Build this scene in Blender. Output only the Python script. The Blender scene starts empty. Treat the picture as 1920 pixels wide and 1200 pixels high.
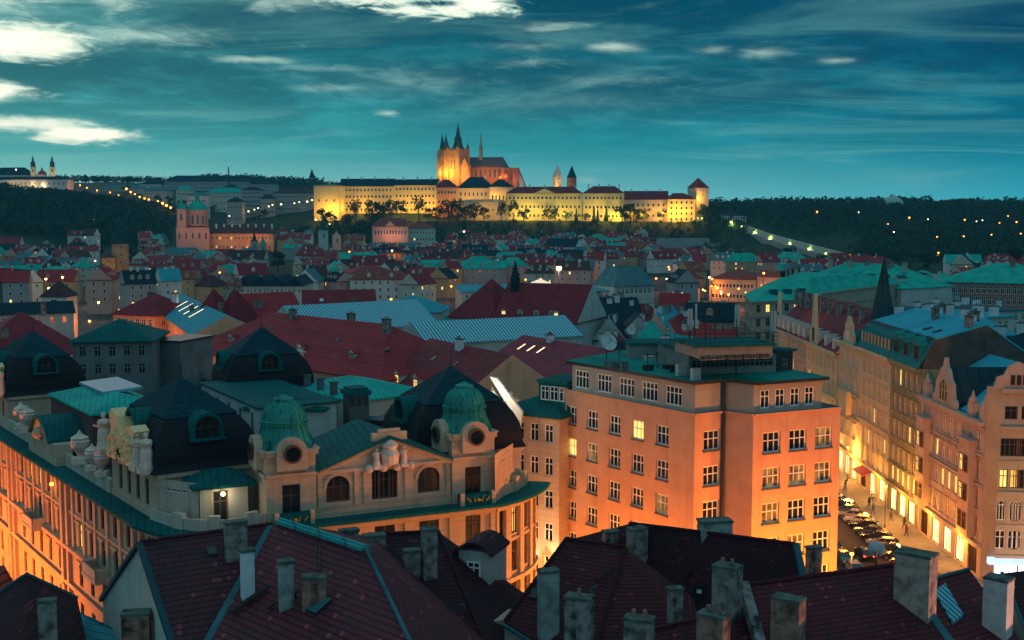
import bpy, math, random
from mathutils import Vector, Matrix
R = math.radians
rnd = random.Random(7)
SC = bpy.context.scene
COL = SC.collection

# ---------------------------------------------------------------- camera
FPX, EYE = 2223.0, 45.0
PITCH = math.atan(200.0 / FPX)
cam = bpy.data.objects.new("camera", bpy.data.cameras.new("camera"))
COL.objects.link(cam)
cam.location = (0, 0, EYE)
cam.rotation_euler = (math.pi / 2 - PITCH, 0, 0)
cam.data.sensor_width = 36.0
cam.data.lens = 36.0 * FPX / 1920.0
cam.data.clip_start = 0.5
cam.data.clip_end = 30000
SC.camera = cam

SC.view_settings.view_transform = 'Standard'
SC.view_settings.look = 'None'
SC.view_settings.exposure = 0.22
SC.view_settings.gamma = 1.0
SC.cycles.use_denoising = True
SC.cycles.max_bounces = 5
SC.cycles.diffuse_bounces = 2
SC.cycles.glossy_bounces = 3
SC.cycles.volume_bounces = 0
SC.cycles.sample_clamp_indirect = 3.0
SC.cycles.use_light_tree = True
SC.cycles.caustics_reflective = False
SC.cycles.caustics_refractive = False

_cp, _sp = math.cos(PITCH), math.sin(PITCH)
def ray(u, v):
    a, b = (u - 960) / FPX, (600 - v) / FPX
    return Vector((a, _cp + b * _sp, -_sp + b * _cp))
def PY(u, v, Y):            # photo pixel + distance north -> point
    d = ray(u, v); return d * (Y / d.y) + Vector((0, 0, EYE))
def PZ(u, v, z):            # photo pixel + height -> point
    d = ray(u, v); return d * ((z - EYE) / d.z) + Vector((0, 0, EYE))
def P2(u, v, z):
    p = PZ(u, v, z); return Vector((p.x, p.y))
def XU(u, Y, v=500):
    return PY(u, v, Y).x
def PX(p):                  # point -> photo pixel
    x, y, z = p[0], p[1], p[2] - EYE
    d = y * _cp - z * _sp
    return 960 + FPX * x / d, 600 - FPX * (y * _sp + z * _cp) / d

# ---------------------------------------------------------------- node helpers
class S:
    def __init__(s, t, k): s.t, s.k = t, k
    def _o(s, op, a, b=None, c=None, clamp=False):
        n = s.t.nodes.new('ShaderNodeMath'); n.operation = op; n.use_clamp = clamp
        for i, q in enumerate((a, b, c)):
            if q is None: continue
            if isinstance(q, S): s.t.links.new(q.k, n.inputs[i])
            else: n.inputs[i].default_value = q
        return S(s.t, n.outputs[0])
    def __add__(s, o): return s._o('ADD', s, o)
    def __radd__(s, o): return s._o('ADD', o, s)
    def __sub__(s, o): return s._o('SUBTRACT', s, o)
    def __rsub__(s, o): return s._o('SUBTRACT', o, s)
    def __mul__(s, o): return s._o('MULTIPLY', s, o)
    def __rmul__(s, o): return s._o('MULTIPLY', o, s)
    def __truediv__(s, o): return s._o('DIVIDE', s, o)
    def __rtruediv__(s, o): return s._o('DIVIDE', o, s)
    def f(s, op, b=None, c=None): return s._o(op, s, b, c)
    def cl(s): return s._o('ADD', s, 0.0, None, True)
    def step(s, a, b):      # smoothstep
        n = s.t.nodes.new('ShaderNodeMapRange'); n.interpolation_type = 'SMOOTHSTEP'
        s.t.links.new(s.k, n.inputs[0]); n.inputs[1].default_value = a; n.inputs[2].default_value = b
        n.inputs[3].default_value = 0; n.inputs[4].default_value = 1
        return S(s.t, n.outputs[0])
    def lin(s, a, b, c, d):
        n = s.t.nodes.new('ShaderNodeMapRange')
        s.t.links.new(s.k, n.inputs[0])
        for i, q in enumerate((a, b, c, d)): n.inputs[i + 1].default_value = q
        return S(s.t, n.outputs[0])
def put(t, q, inp):
    if isinstance(q, S): t.links.new(q.k, inp)
    elif isinstance(q, (tuple, list)): inp.default_value = tuple(q) + ((1,) if len(q) == 3 and len(inp.default_value) == 4 else ())
    else: inp.default_value = q
def cmix(t, f, a, b, mode='MIX'):
    n = t.nodes.new('ShaderNodeMix'); n.data_type = 'RGBA'; n.blend_type = mode
    put(t, f, n.inputs[0]); put(t, a, n.inputs[6]); put(t, b, n.inputs[7])
    return S(t, n.outputs[2])
def comb(t, x, y, z):
    n = t.nodes.new('ShaderNodeCombineXYZ')
    put(t, x, n.inputs[0]); put(t, y, n.inputs[1]); put(t, z, n.inputs[2])
    return S(t, n.outputs[0])
def noise(t, vec, scale, detail=3, rough=0.5, dist=0.0, w=None):
    n = t.nodes.new('ShaderNodeTexNoise')
    if vec is not None: t.links.new(vec.k, n.inputs['Vector'])
    n.inputs['Scale'].default_value = scale; n.inputs['Detail'].default_value = detail
    n.inputs['Roughness'].default_value = rough; n.inputs['Distortion'].default_value = dist
    return S(t, n.outputs[0])
def sep(t, vec):
    n = t.nodes.new('ShaderNodeSeparateXYZ'); t.links.new(vec.k, n.inputs[0])
    return [S(t, n.outputs[i]) for i in range(3)]
def lin(r, g, b):           # sRGB 0-255 -> linear
    f = lambda c: c / 12.92 if c <= 0.04045 else ((c + 0.055) / 1.055) ** 2.4
    return (f(r / 255), f(g / 255), f(b / 255))

# ---------------------------------------------------------------- sky
W = bpy.data.worlds.new("World"); SC.world = W; W.use_nodes = True
wt = W.node_tree; wt.nodes.clear()
tc = wt.nodes.new('ShaderNodeTexCoord')
dirv = S(wt, tc.outputs['Generated'])
dx, dy, dz = sep(wt, dirv)
A = dx.f('ARCTAN2', dy) * 57.2958
E = dz.f('ARCSINE') * 57.2958
ZZ = dz.f('MAXIMUM', 0.0)
inv = 1.0 / (ZZ + 0.10)
q = comb(wt, dx * inv, dy * inv, 0.0)
n1 = noise(wt, q, 0.55, 8, 0.55, 0.6)
q2 = comb(wt, dx * inv * 0.7 + dy * inv * 0.25, dy * inv * 1.5, 3.7)
n2 = noise(wt, q2, 1.1, 7, 0.6, 1.2)
n3 = noise(wt, comb(wt, A * 0.16 + E * 0.06, E * 0.75, 1.0), 1.0, 9, 0.62, 1.0)
n5 = noise(wt, comb(wt, A * 0.6 + E * 0.25, E * 2.1, 2.0), 1.0, 8, 0.62, 0.8)
# clear dusk gradient: pale teal over the horizon, deep blue higher and to the east
tl = A.lin(-24, 24, 0, 1).cl()
low = cmix(wt, tl, lin(186, 238, 222), lin(62, 184, 202))
mid = cmix(wt, tl, lin(62, 172, 172), lin(0, 124, 146))
top = cmix(wt, tl, lin(0, 108, 120), lin(0, 60, 94))
g = cmix(wt, E.step(-0.5, 3.4), low, mid)
g = cmix(wt, E.step(3.0, 10.0), g, top)
# heavier grey-teal cloud
dark = (n1 * .7 + n3 * .3 + n5 * .25 - .12).step(0.33, 0.58) * E.step(1.0, 6.5)
g = cmix(wt, dark * 0.72, g, cmix(wt, tl, lin(0, 70, 84), lin(0, 48, 82)))
# thin paler veils
veil = (n2.step(0.46, 0.80) + n5.step(.55, .8) * n3.step(.45, .7) * .7).cl() * (1.0 - E.step(9.5, 14)) * E.step(0.6, 2.5)
g = cmix(wt, veil * (0.55 - 0.30 * tl), g, lin(120, 192, 184))
# bright breaks in the cloud
br = None
def patch(u, v, ru, rv, k, soft=0.5, rough=1.3):
    global br; soft += .12
    a0, e0 = math.degrees(math.atan((u - 960) / FPX)), (400 - v) / FPX * 57.3
    ra, re = ru * .86 / FPX * 57.3, rv * .95 / FPX * 57.3
    x = (A - a0) / ra; y = (E - e0) / re
    d = (x * x + y * y).f('SQRT') + (n3 - 0.5) * rough * 2.8 + (n5 - 0.5) * rough * 2.6
    m = (1.0 - d.step(0.85 - soft * 1.6, 0.85 + soft * 1.5)) * k
    br = m if br is None else br.f('MAXIMUM', m)
for a in ((42, 108, 128, 36, 1.0, 0.3, 0.6), (0, 192, 78, 18, 0.95, 0.4, 0.7), (172, 264, 104, 15, 1.0, 0.3, 0.7), (25, 248, 150, 14, 0.8, 0.5, .8),
          (745, 6, 100, 17, 0.72, 0.5, 1.9), (820, 34, 110, 12, 0.78, 0.5, 1.8), (905, 22, 60, 20, 0.95, 0.45, 1.3), (480, 125, 80, 7, 0.85, 0.6, .7), (600, 138, 120, 7, 0.5, 0.7, 1), (1148, 98, 48, 9, 0.85, 0.6, .7), (1010, 62, 70, 10, 0.6, 0.7),
          (1422, 112, 44, 10, 0.75, 0.7, .8), (1336, 106, 36, 7, 0.62, 0.8, .8), (1562, 130, 36, 6, 0.72, 0.8, .8), (730, 216, 24, 6, 0.8, 0.7, .7), (990, 125, 80, 9, 0.5, 0.8), (985, 95, 60, 8, 0.5, 0.9),
          (1098, 339, 34, 9, 0.6, 0.7, .7), (1720, 340, 120, 18, 0.3, 0.8, .8), (1150, 160, 150, 12, 0.38, 0.9), (640, 172, 80, 7, 0.55, 0.8), (760, 160, 150, 26, 0.42, 1.0, 1.2), (290, 92, 130, 16, 0.5, 0.9, 1.2),
          (225, 24, 40, 22, 0.5, 0.9, 1.6), (20, 40, 80, 22, 0.5, 0.9, 1.6), (1080, 190, 220, 26, .3, 1, 1.2), (540, 20, 70, 14, .4, .9, 1.6)):
    patch(*a[:4], a[4] * (.5 if a[0] > 300 and a[1] > 50 else .95), *(tuple(a[5:6]) + ((a[6] if len(a) > 6 else 1.3),)))
br = br.cl(); g = cmix(wt, br.step(0.0, .75), g, lin(150, 205, 192)); g = cmix(wt, br * br, g, (1.3, 1.15, 0.92))
# the rest of the dome (overhead and east, behind the viewer): lilac dusk cloud
back = (E.step(15, 40)).f('MAXIMUM', 1.0 - dy.step(-0.15, 0.45))
lil = cmix(wt, n1, (0.115, 0.29, 0.385), (0.19, 0.36, 0.44))
g = cmix(wt, back, g, lil)
skt = wt.nodes.new('ShaderNodeTexSky'); skt.sky_type = 'NISHITA'; skt.sun_disc = False
SUN_EL, SUN_AZ = R(6), R(-24)
skt.sun_elevation = SUN_EL; skt.sun_rotation = SUN_AZ
bg1 = wt.nodes.new('ShaderNodeBackground'); put(wt, g, bg1.inputs[0]); bg1.inputs[1].default_value = 1.0
bg2 = wt.nodes.new('ShaderNodeBackground'); wt.links.new(skt.outputs[0], bg2.inputs[0]); bg2.inputs[1].default_value = 0.0004
ad = wt.nodes.new('ShaderNodeAddShader'); wt.links.new(bg1.outputs[0], ad.inputs[0]); wt.links.new(bg2.outputs[0], ad.inputs[1])
wo = wt.nodes.new('ShaderNodeOutputWorld'); wt.links.new(ad.outputs[0], wo.inputs[0])

sun = bpy.data.objects.new("sun", bpy.data.lights.new("sun", 'SUN')); COL.objects.link(sun)
sun.data.energy = 0.2; sun.data.angle = R(25); sun.data.color = (1.0, 0.80, 0.72)
_sd = Vector((math.sin(SUN_AZ) * math.cos(R(14)), math.cos(SUN_AZ) * math.cos(R(14)), math.sin(R(14))))
sun.rotation_euler = (-_sd).to_track_quat('-Z', 'Y').to_euler()

SODIUM, FLOOD, WARM, WHITE = (1.0, 0.21, 0.008), (1.0, 0.47, 0.05), (1.0, 0.46, 0.09), (1.0, 0.93, 0.75)
def light(p, power, color, name="lamp_or_added_light", rad=0.4, spot=None, to=None, blend=0.6):  # default name covers real lamps and added lights with no lamp
    d = bpy.data.lights.new(name, 'SPOT' if spot else 'POINT'); d.energy = power; d.color = color; d.shadow_soft_size = rad
    o = bpy.data.objects.new(name, d); COL.objects.link(o); o.location = p
    if spot:
        d.spot_size = R(spot); d.spot_blend = blend
        o.rotation_euler = (Vector(to) - Vector(p)).to_track_quat('-Z', 'Y').to_euler()
    return o
# ---------------------------------------------------------------- materials (procedural)
MATS = {}
def _new(name):
    m = bpy.data.materials.new(name); m.use_nodes = True
    t = m.node_tree; b = t.nodes['Principled BSDF']
    return m, t, b
def _pos(t):
    return S(t, t.nodes.new('ShaderNodeNewGeometry').outputs['Position'])
def plaster(name, c, amt=0.25, scale=0.35, streak=0.3, rough=0.9, bump=0.0, dirt=(0.35, 0.32, 0.30), groove=0):
    """painted render: mottling, rain streaks"""
    if name in MATS: return MATS[name]
    m, t, b = _new(name); p = _pos(t); x, y, z = sep(t, p)
    n = noise(t, p, scale, 5, 0.6)
    st = noise(t, comb(t, x * 1.1, y * 1.1, z * 0.07), 1.0, 4, 0.6)
    f = n.step(0.35, 0.75) * amt + st.step(0.5, 0.8) * streak
    cc = cmix(t, f.cl(), c, tuple(a * d for a, d in zip(c, dirt)))
    if groove: cc = cmix(t, (z / groove).f('FRACT').step(0.0, .09), tuple(a * .55 for a in c), cc)   # recessed joints of the banded render
    put(t, cc, b.inputs['Base Color'])
    b.inputs['Roughness'].default_value = rough; b.inputs['Specular IOR Level'].default_value = 0.25
    if bump:
        bn = t.nodes.new('ShaderNodeBump'); bn.inputs['Strength'].default_value = bump; bn.inputs['Distance'].default_value = 0.05
        put(t, noise(t, p, 6, 4, 0.6), bn.inputs['Height']); t.links.new(bn.outputs[0], b.inputs['Normal'])
    MATS[name] = m; return m
def tile(name, c, row=0.15, ang=None, col=0.28, amt=0.5, bump=0.6, c2=None, rough=0.75, moss=0):
    """clay tile roof: courses follow height, columns run down the slope"""
    if name in MATS: return MATS[name]
    m, t, b = _new(name); p = _pos(t); x, y, z = sep(t, p)
    n = noise(t, p, 0.25, 5, 0.6); n4 = noise(t, p, 1.7, 3, 0.6)
    zr = z / row; fr = zr.f('FRACT')
    if ang is None: s = (x + y) / col
    else: s = (x * math.cos(ang) + y * math.sin(ang)) / col
    wn = t.nodes.new('ShaderNodeTexWhiteNoise'); t.links.new(comb(t, zr.f('FLOOR'), (s + zr.f('FLOOR') * 0.5).f('FLOOR'), 0.0).k, wn.inputs['Vector'])
    rv = S(t, wn.outputs[0])
    c2 = c2 or tuple(a * 0.35 for a in c)
    f = (n.step(0.35, 0.7) * 0.6 + (rv - 0.5) * 1.1 + n4.step(0.5, 0.75) * 0.35) * amt
    colr = cmix(t, f.cl(), c, c2)
    if moss: colr = cmix(t, (noise(t, p, 0.5, 6, .7).step(.56, .74) * (rv * .7 + .3) * moss).cl(), colr, (.035, .05, .042)); colr = cmix(t, rv.step(.965, .97) * .8, colr, tuple(min(.5, a * 2.6) for a in c))
    joint = fr.step(0.05, 0.38)
    colr = cmix(t, joint, tuple(a * 0.16 for a in c), colr)
    if moss: colr = cmix(t, (s + zr.f('FLOOR') * 0.5).f('FRACT').step(0.0, .2), tuple(a * 0.25 for a in c), colr)
    put(t, colr, b.inputs['Base Color'])
    b.inputs['Roughness'].default_value = rough; b.inputs['Specular IOR Level'].default_value = 0.2
    if bump:
        h = (1.0 - fr) * 0.7 + (s.f('FRACT') - 0.5).f('ABSOLUTE') * 0.5 + rv * 0.25 + noise(t, p, .9, 3, .6) * 2.2
        bn = t.nodes.new('ShaderNodeBump'); bn.inputs['Strength'].default_value = bump; bn.inputs['Distance'].default_value = 0.06
        put(t, h, bn.inputs['Height']); t.links.new(bn.outputs[0], b.inputs['Normal'])
    MATS[name] = m; return m
def sheet(name, c, ang=0.0, seam=0.6, amt=0.4, rough=0.5, metal=0.0, c2=None, streak=0.5):
    """sheet metal roof with standing seams and streaky patina"""
    if name in MATS: return MATS[name]
    m, t, b = _new(name); p = _pos(t); x, y, z = sep(t, p)
    n = noise(t, p, 0.3, 6, 0.65); st = noise(t, comb(t, x * 2.5, y * 2.5, z * 0.25), 1.0, 4, 0.6)
    s = (x * math.cos(ang) + y * math.sin(ang)) / seam
    fr = (s.f('FRACT') - 0.5).f('ABSOLUTE')
    c2 = c2 or tuple(a * 0.35 for a in c)
    f = (n.step(0.38, 0.7) * amt + st.step(0.5, 0.75) * streak).cl()
    colr = cmix(t, fr.step(0.42, 0.48), cmix(t, f, c, c2), tuple(a * 0.45 for a in c))
    put(t, colr, b.inputs['Base Color']); b.inputs['Roughness'].default_value = max(rough, .8); b.inputs['Metallic'].default_value = metal; b.inputs['Specular IOR Level'].default_value = .04
    bn = t.nodes.new('ShaderNodeBump'); bn.inputs['Strength'].default_value = 0.5; bn.inputs['Distance'].default_value = 0.05
    put(t, fr.step(0.42, 0.5) + n * 0.4, bn.inputs['Height']); t.links.new(bn.outputs[0], b.inputs['Normal'])
    MATS[name] = m; return m
def plain(name, c, rough=0.6, metal=0.0, amt=0.25, scale=1.5, spec=0.4):
    if name in MATS: return MATS[name]
    m, t, b = _new(name); p = _pos(t)
    put(t, cmix(t, noise(t, p, scale, 4, 0.6).step(0.4, 0.7) * amt, c, tuple(a * 0.4 for a in c)), b.inputs['Base Color'])
    b.inputs['Roughness'].default_value = rough; b.inputs['Metallic'].default_value = metal; b.inputs['Specular IOR Level'].default_value = spec
    MATS[name] = m; return m
def glow(name, c, k, vary=0.5, scale=1.2, lo=(0.6, 0.45, 0.3)):
    """emissive surface: a lamp globe, a lit room seen through its window, painted pane reflections"""
    if name in MATS: return MATS[name]
    m, t, b = _new(name); p = _pos(t)
    put(t, tuple(a * 0.04 for a in c), b.inputs['Base Color'])
    put(t, cmix(t, noise(t, p, scale, 2, 0.5).step(0.3, 0.7) * vary, c, tuple(a * d for a, d in zip(c, lo))), b.inputs['Emission Color'])
    b.inputs['Emission Strength'].default_value = k
    MATS[name] = m; return m
def brick(name, c, c2):
    if name in MATS: return MATS[name]
    m, t, b = _new(name); p = _pos(t); x, y, z = sep(t, p)
    bt = t.nodes.new('ShaderNodeTexBrick'); t.links.new(comb(t, x + y, z, 0.0).k, bt.inputs['Vector'])
    bt.inputs['Scale'].default_value = 2.0; put(t, c, bt.inputs['Color1']); put(t, c2, bt.inputs['Color2']); put(t, tuple(a * .6 for a in c), bt.inputs['Mortar'])
    put(t, cmix(t, noise(t, p, 0.5, 4).step(.4, .7) * .6, S(t, bt.outputs[0]), tuple(a * .4 for a in c)), b.inputs['Base Color']); b.inputs['Roughness'].default_value = .95
    MATS[name] = m; return m
def leafy(name, c, c2):
    if name in MATS: return MATS[name]
    m, t, b = _new(name); p = _pos(t)
    f = noise(t, p, 0.22, 4, 0.6).step(0.35, 0.7)
    put(t, cmix(t, f, c, c2), b.inputs['Base Color']); b.inputs['Roughness'].default_value = 0.85; b.inputs['Specular IOR Level'].default_value = 0.1
    MATS[name] = m; return m

GLASS = plain('window_glass', (0.012, 0.02, 0.026), 0.12, 0, 0.5, 0.4, 0.5)
GLASSR = plain('window_glass_dark', (0.02, 0.012, 0.012), 0.3, 0, 0.5, 0.4, 0.3)
LIT = glow('lit_room_yellow', (1.0, 0.72, 0.18), 1.5)
LITO = glow('lit_room_amber', (1.0, 0.50, 0.10), 1.3)
DIM = glow('amber_pane_glow', (1.0, 0.50, 0.12), .34, 1.0, 1.1, (.03, .03, .04))  # emission painted into panes for yellowish reflections and warm glimpses
LITW = glow('lit_shop_white', (1.0, 0.82, 0.42), 2.2)
WFRAME = plain('window_paint_white', (0.82, 0.80, 0.74), 0.6, 0, .1)
WBROWN = plain('window_paint_brown', (0.10, 0.045, 0.03), 0.6)
WGREY = plain('window_paint_grey', (0.22, 0.22, 0.21), 0.6)
STONE = plaster('grey_stone', (0.36, 0.34, 0.30), 0.4, 0.8, 0.4)
DARKMETAL = plain('dark_metal', (0.03, 0.035, 0.04), 0.5, 0.3)
LEAD = sheet('lead_grey_sheet', (0.05, 0.13, 0.15), 0, 0.8)
CAPM = plaster('chimney_cap_mossy', (.10, .14, .12), .9, 1.5, .5, bump=.5, dirt=(.15, .2, .18))
SOOT = plain('soot_black', (0.015, 0.013, 0.015), 0.9)
CHIM = plaster('chimney_render', (0.28, 0.26, 0.24), 0.95, 1.6, 0.9, bump=0.6, dirt=(0.08, 0.11, 0.11))
CHIMR = plaster('chimney_render_rusty', (0.36, 0.20, 0.15), 0.95, 1.5, 0.9, bump=0.6, dirt=(0.1, 0.12, 0.12))
CHIMB = plaster('chimney_render_pale', (0.62, 0.68, 0.70), 0.35, 0.9, 0.35, bump=0.4, dirt=(0.3, 0.33, 0.33))

# ---------------------------------------------------------------- mesh builder
class MB:
    def __init__(s): s.v, s.f, s.m = [], [], []
    def poly(s, pts, mi=0):
        n = len(s.v); s.v.extend([tuple(p) for p in pts]); s.f.append(tuple(range(n, n + len(pts)))); s.m.append(mi); return s
    def box(s, cx, cy, z0, sx, sy, sz, rot=0.0, mi=0, top=None):
        c, k = math.cos(rot), math.sin(rot)
        q = [(cx + c * a * sx / 2 - k * b * sy / 2, cy + k * a * sx / 2 + c * b * sy / 2) for a, b in ((-1, -1), (1, -1), (1, 1), (-1, 1))]
        return s.prism(q, z0, z0 + sz, mi, top)
    def prism(s, q, z0, z1, mi=0, top=None, q1=None, tm=None):
        n = len(s.v); k = len(q); q1 = q1 or q
        zz = (lambda z, i: z[i] if isinstance(z, (list, tuple)) else z)
        s.v += [(q[i][0], q[i][1], zz(z0, i)) for i in range(k)] + [(q1[i][0], q1[i][1], zz(z1, i)) for i in range(k)]
        for i in range(k):
            j = (i + 1) % k; s.f.append((n + i, n + j, n + k + j, n + k + i)); s.m.append(mi)
        s.f.append(tuple(range(n + k, n + 2 * k))); s.m.append(mi if top is None else top)
        s.f.append(tuple(range(n + k - 1, n - 1, -1))); s.m.append(mi)
        return s
    def cone(s, q, z0, apex, mi=0):
        n = len(s.v); k = len(q); s.v += [(p[0], p[1], z0) for p in q] + [tuple(apex)]
        for i in range(k): s.f.append((n + i, n + (i + 1) % k, n + k)); s.m.append(mi)
        s.f.append(tuple(range(n + k - 1, n - 1, -1))); s.m.append(mi); return s
    def ring(s, cx, cy, r, n, rot=0.0): return [(cx + r * math.cos(rot + 2 * math.pi * i / n), cy + r * math.sin(rot + 2 * math.pi * i / n)) for i in range(n)]
    def lathe(s, cx, cy, prof, n=16, mi=0, rot=0.0, rib=0.0, ribn=0):
        b = len(s.v); k = len(prof)
        for r, z in prof:
            for i in range(n):
                a = rot + 2 * math.pi * i / n; rr = r
                if rib and ribn: rr = r * (1 + rib * abs(math.sin(ribn * a / 2 * 1.0)))
                s.v.append((cx + rr * math.cos(a), cy + rr * math.sin(a), z))
        for j in range(k - 1):
            for i in range(n):
                i2 = (i + 1) % n; s.f.append((b + j * n + i, b + j * n + i2, b + (j + 1) * n + i2, b + (j + 1) * n + i)); s.m.append(mi)
        s.f.append(tuple(b + (k - 1) * n + i for i in range(n))); s.m.append(mi)
        s.f.append(tuple(b + n - 1 - i for i in range(n))); s.m.append(mi); return s
    def tube(s, a, b, r0, r1=None, n=6, mi=0):
        a, b = Vector(a), Vector(b); r1 = r0 if r1 is None else r1
        d = (b - a).normalized(); x = d.orthogonal().normalized(); y = d.cross(x); k = len(s.v)
        for p, r in ((a, r0), (b, r1)):
            for i in range(n):
                w = 2 * math.pi * i / n; s.v.append(tuple(p + x * r * math.cos(w) + y * r * math.sin(w)))
        for i in range(n):
            j = (i + 1) % n; s.f.append((k + i, k + j, k + n + j, k + n + i)); s.m.append(mi)
        s.f.append(tuple(k + n + i for i in range(n))); s.m.append(mi); s.f.append(tuple(k + n - 1 - i for i in range(n))); s.m.append(mi); return s
    def ball(s, c, r, n=10, mi=0, sq=1.0):
        return s.lathe(c[0], c[1], [(max(0.001, r * math.sin(math.pi * i / n)), c[2] - r * sq * math.cos(math.pi * i / n)) for i in range(n + 1)], n + 2, mi)
    def slab(s, top, th, mi=0, under=None):
        """a planar polygon given thickness downward"""
        top = [Vector(p) for p in top]; bot = [p - Vector((0, 0, th)) for p in top]; k = len(top); u = mi if under is None else under
        s.poly(top, mi); s.poly(bot[::-1], u)
        for i in range(k):
            j = (i + 1) % k; s.poly([top[i], bot[i], bot[j], top[j]], u)
        return s
    def wall(s, Aq, Bq, z0, z1, holes=(), depth=0.22, mi=0, rmi=None):
        """outer wall face from A to B (left to right seen from outside) with real openings"""
        Aq, Bq = Vector(Aq[:2]), Vector(Bq[:2]); L = (Bq - Aq).length; d = (Bq - Aq) / L; n = Vector((d.y, -d.x)); rmi = mi if rmi is None else rmi
        pt = lambda a, z, i=0.0: (Aq.x + d.x * a - n.x * i, Aq.y + d.y * a - n.y * i, z)
        hs = [(max(0.02, h[0]), min(L - 0.02, h[1]), max(z0 + .02, h[2]), min(z1 - .02, h[3])) for h in holes]
        hs = [h for h in hs if h[1] - h[0] > 0.05 and h[3] - h[2] > 0.05]
        xs = sorted(set([0.0, L] + [round(c, 3) for h in hs for c in h[:2]])); zs = sorted(set([z0, z1] + [round(c, 3) for h in hs for c in h[2:]]))
        for j in range(len(zs) - 1):
            run = None
            for i in range(len(xs) - 1):
                cx, cz = (xs[i] + xs[i + 1]) / 2, (zs[j] + zs[j + 1]) / 2
                inh = any(h[0] < cx < h[1] and h[2] < cz < h[3] for h in hs)
                if not inh and run is None: run = xs[i]
                if run is not None and (inh or i == len(xs) - 2):
                    e = xs[i] if inh else xs[i + 1]
                    s.poly([pt(run, zs[j]), pt(e, zs[j]), pt(e, zs[j + 1]), pt(run, zs[j + 1])], mi); run = None
        for a, b, c, e in hs:
            s.poly([pt(a, c), pt(a, e), pt(a, e, depth), pt(a, c, depth)][::-1], rmi); s.poly([pt(b, c), pt(b, e), pt(b, e, depth), pt(b, c, depth)], rmi)
            s.poly([pt(a, c), pt(b, c), pt(b, c, depth), pt(a, c, depth)], rmi); s.poly([pt(a, e), pt(b, e), pt(b, e, depth), pt(a, e, depth)][::-1], rmi)
        return s
    def build(s, name, mats, parent=None, smooth=False, root=None):
        if not isinstance(mats, (list, tuple)): mats = [mats]
        o0 = root_of(parent)
        me = bpy.data.meshes.new(name)
        vs = [(x - o0[0], y - o0[1], z - o0[2]) for x, y, z in s.v]
        me.from_pydata(vs, [], s.f)
        for m in mats: me.materials.append(m)
        if len(mats) > 1: me.polygons.foreach_set('material_index', s.m)
        if smooth: me.polygons.foreach_set('use_smooth', [True] * len(s.f))
        me.update()
        o = bpy.data.objects.new(name, me); COL.objects.link(o)
        if parent is not None: o.parent = parent
        return o
def root_of(p):
    if p is None: return Vector((0, 0, 0))
    while p.parent is not None: p = p.parent
    return p.location
def tag(o, label, cat, group=None, kind=None):
    if label: o['label'] = label
    if cat: o['category'] = cat
    if group: o['group'] = group
    if kind: o['kind'] = kind
    return o
def thing(name, label, cat, loc=(0, 0, 0), group=None, rot=0.0):
    o = bpy.data.objects.new(name, None); COL.objects.link(o); o.location = loc; o.rotation_euler = (0, 0, rot); o.empty_display_size = 0.3
    return tag(o, label, cat, group)
def structure(o): o['kind'] = 'structure'; return o
def dup(root, loc, rot=0.0, label=None, group=None, scale=None):
    r = root.copy(); COL.objects.link(r); r.location = loc; r.rotation_euler = (0, 0, rot)
    if scale: r.scale = scale
    if label: r['label'] = label
    if group: r['group'] = group
    for ch in list(root.children):
        c = ch.copy(); COL.objects.link(c); c.parent = r
        for gch in list(ch.children):
            e = gch.copy(); COL.objects.link(e); e.parent = c
    return r

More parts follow.
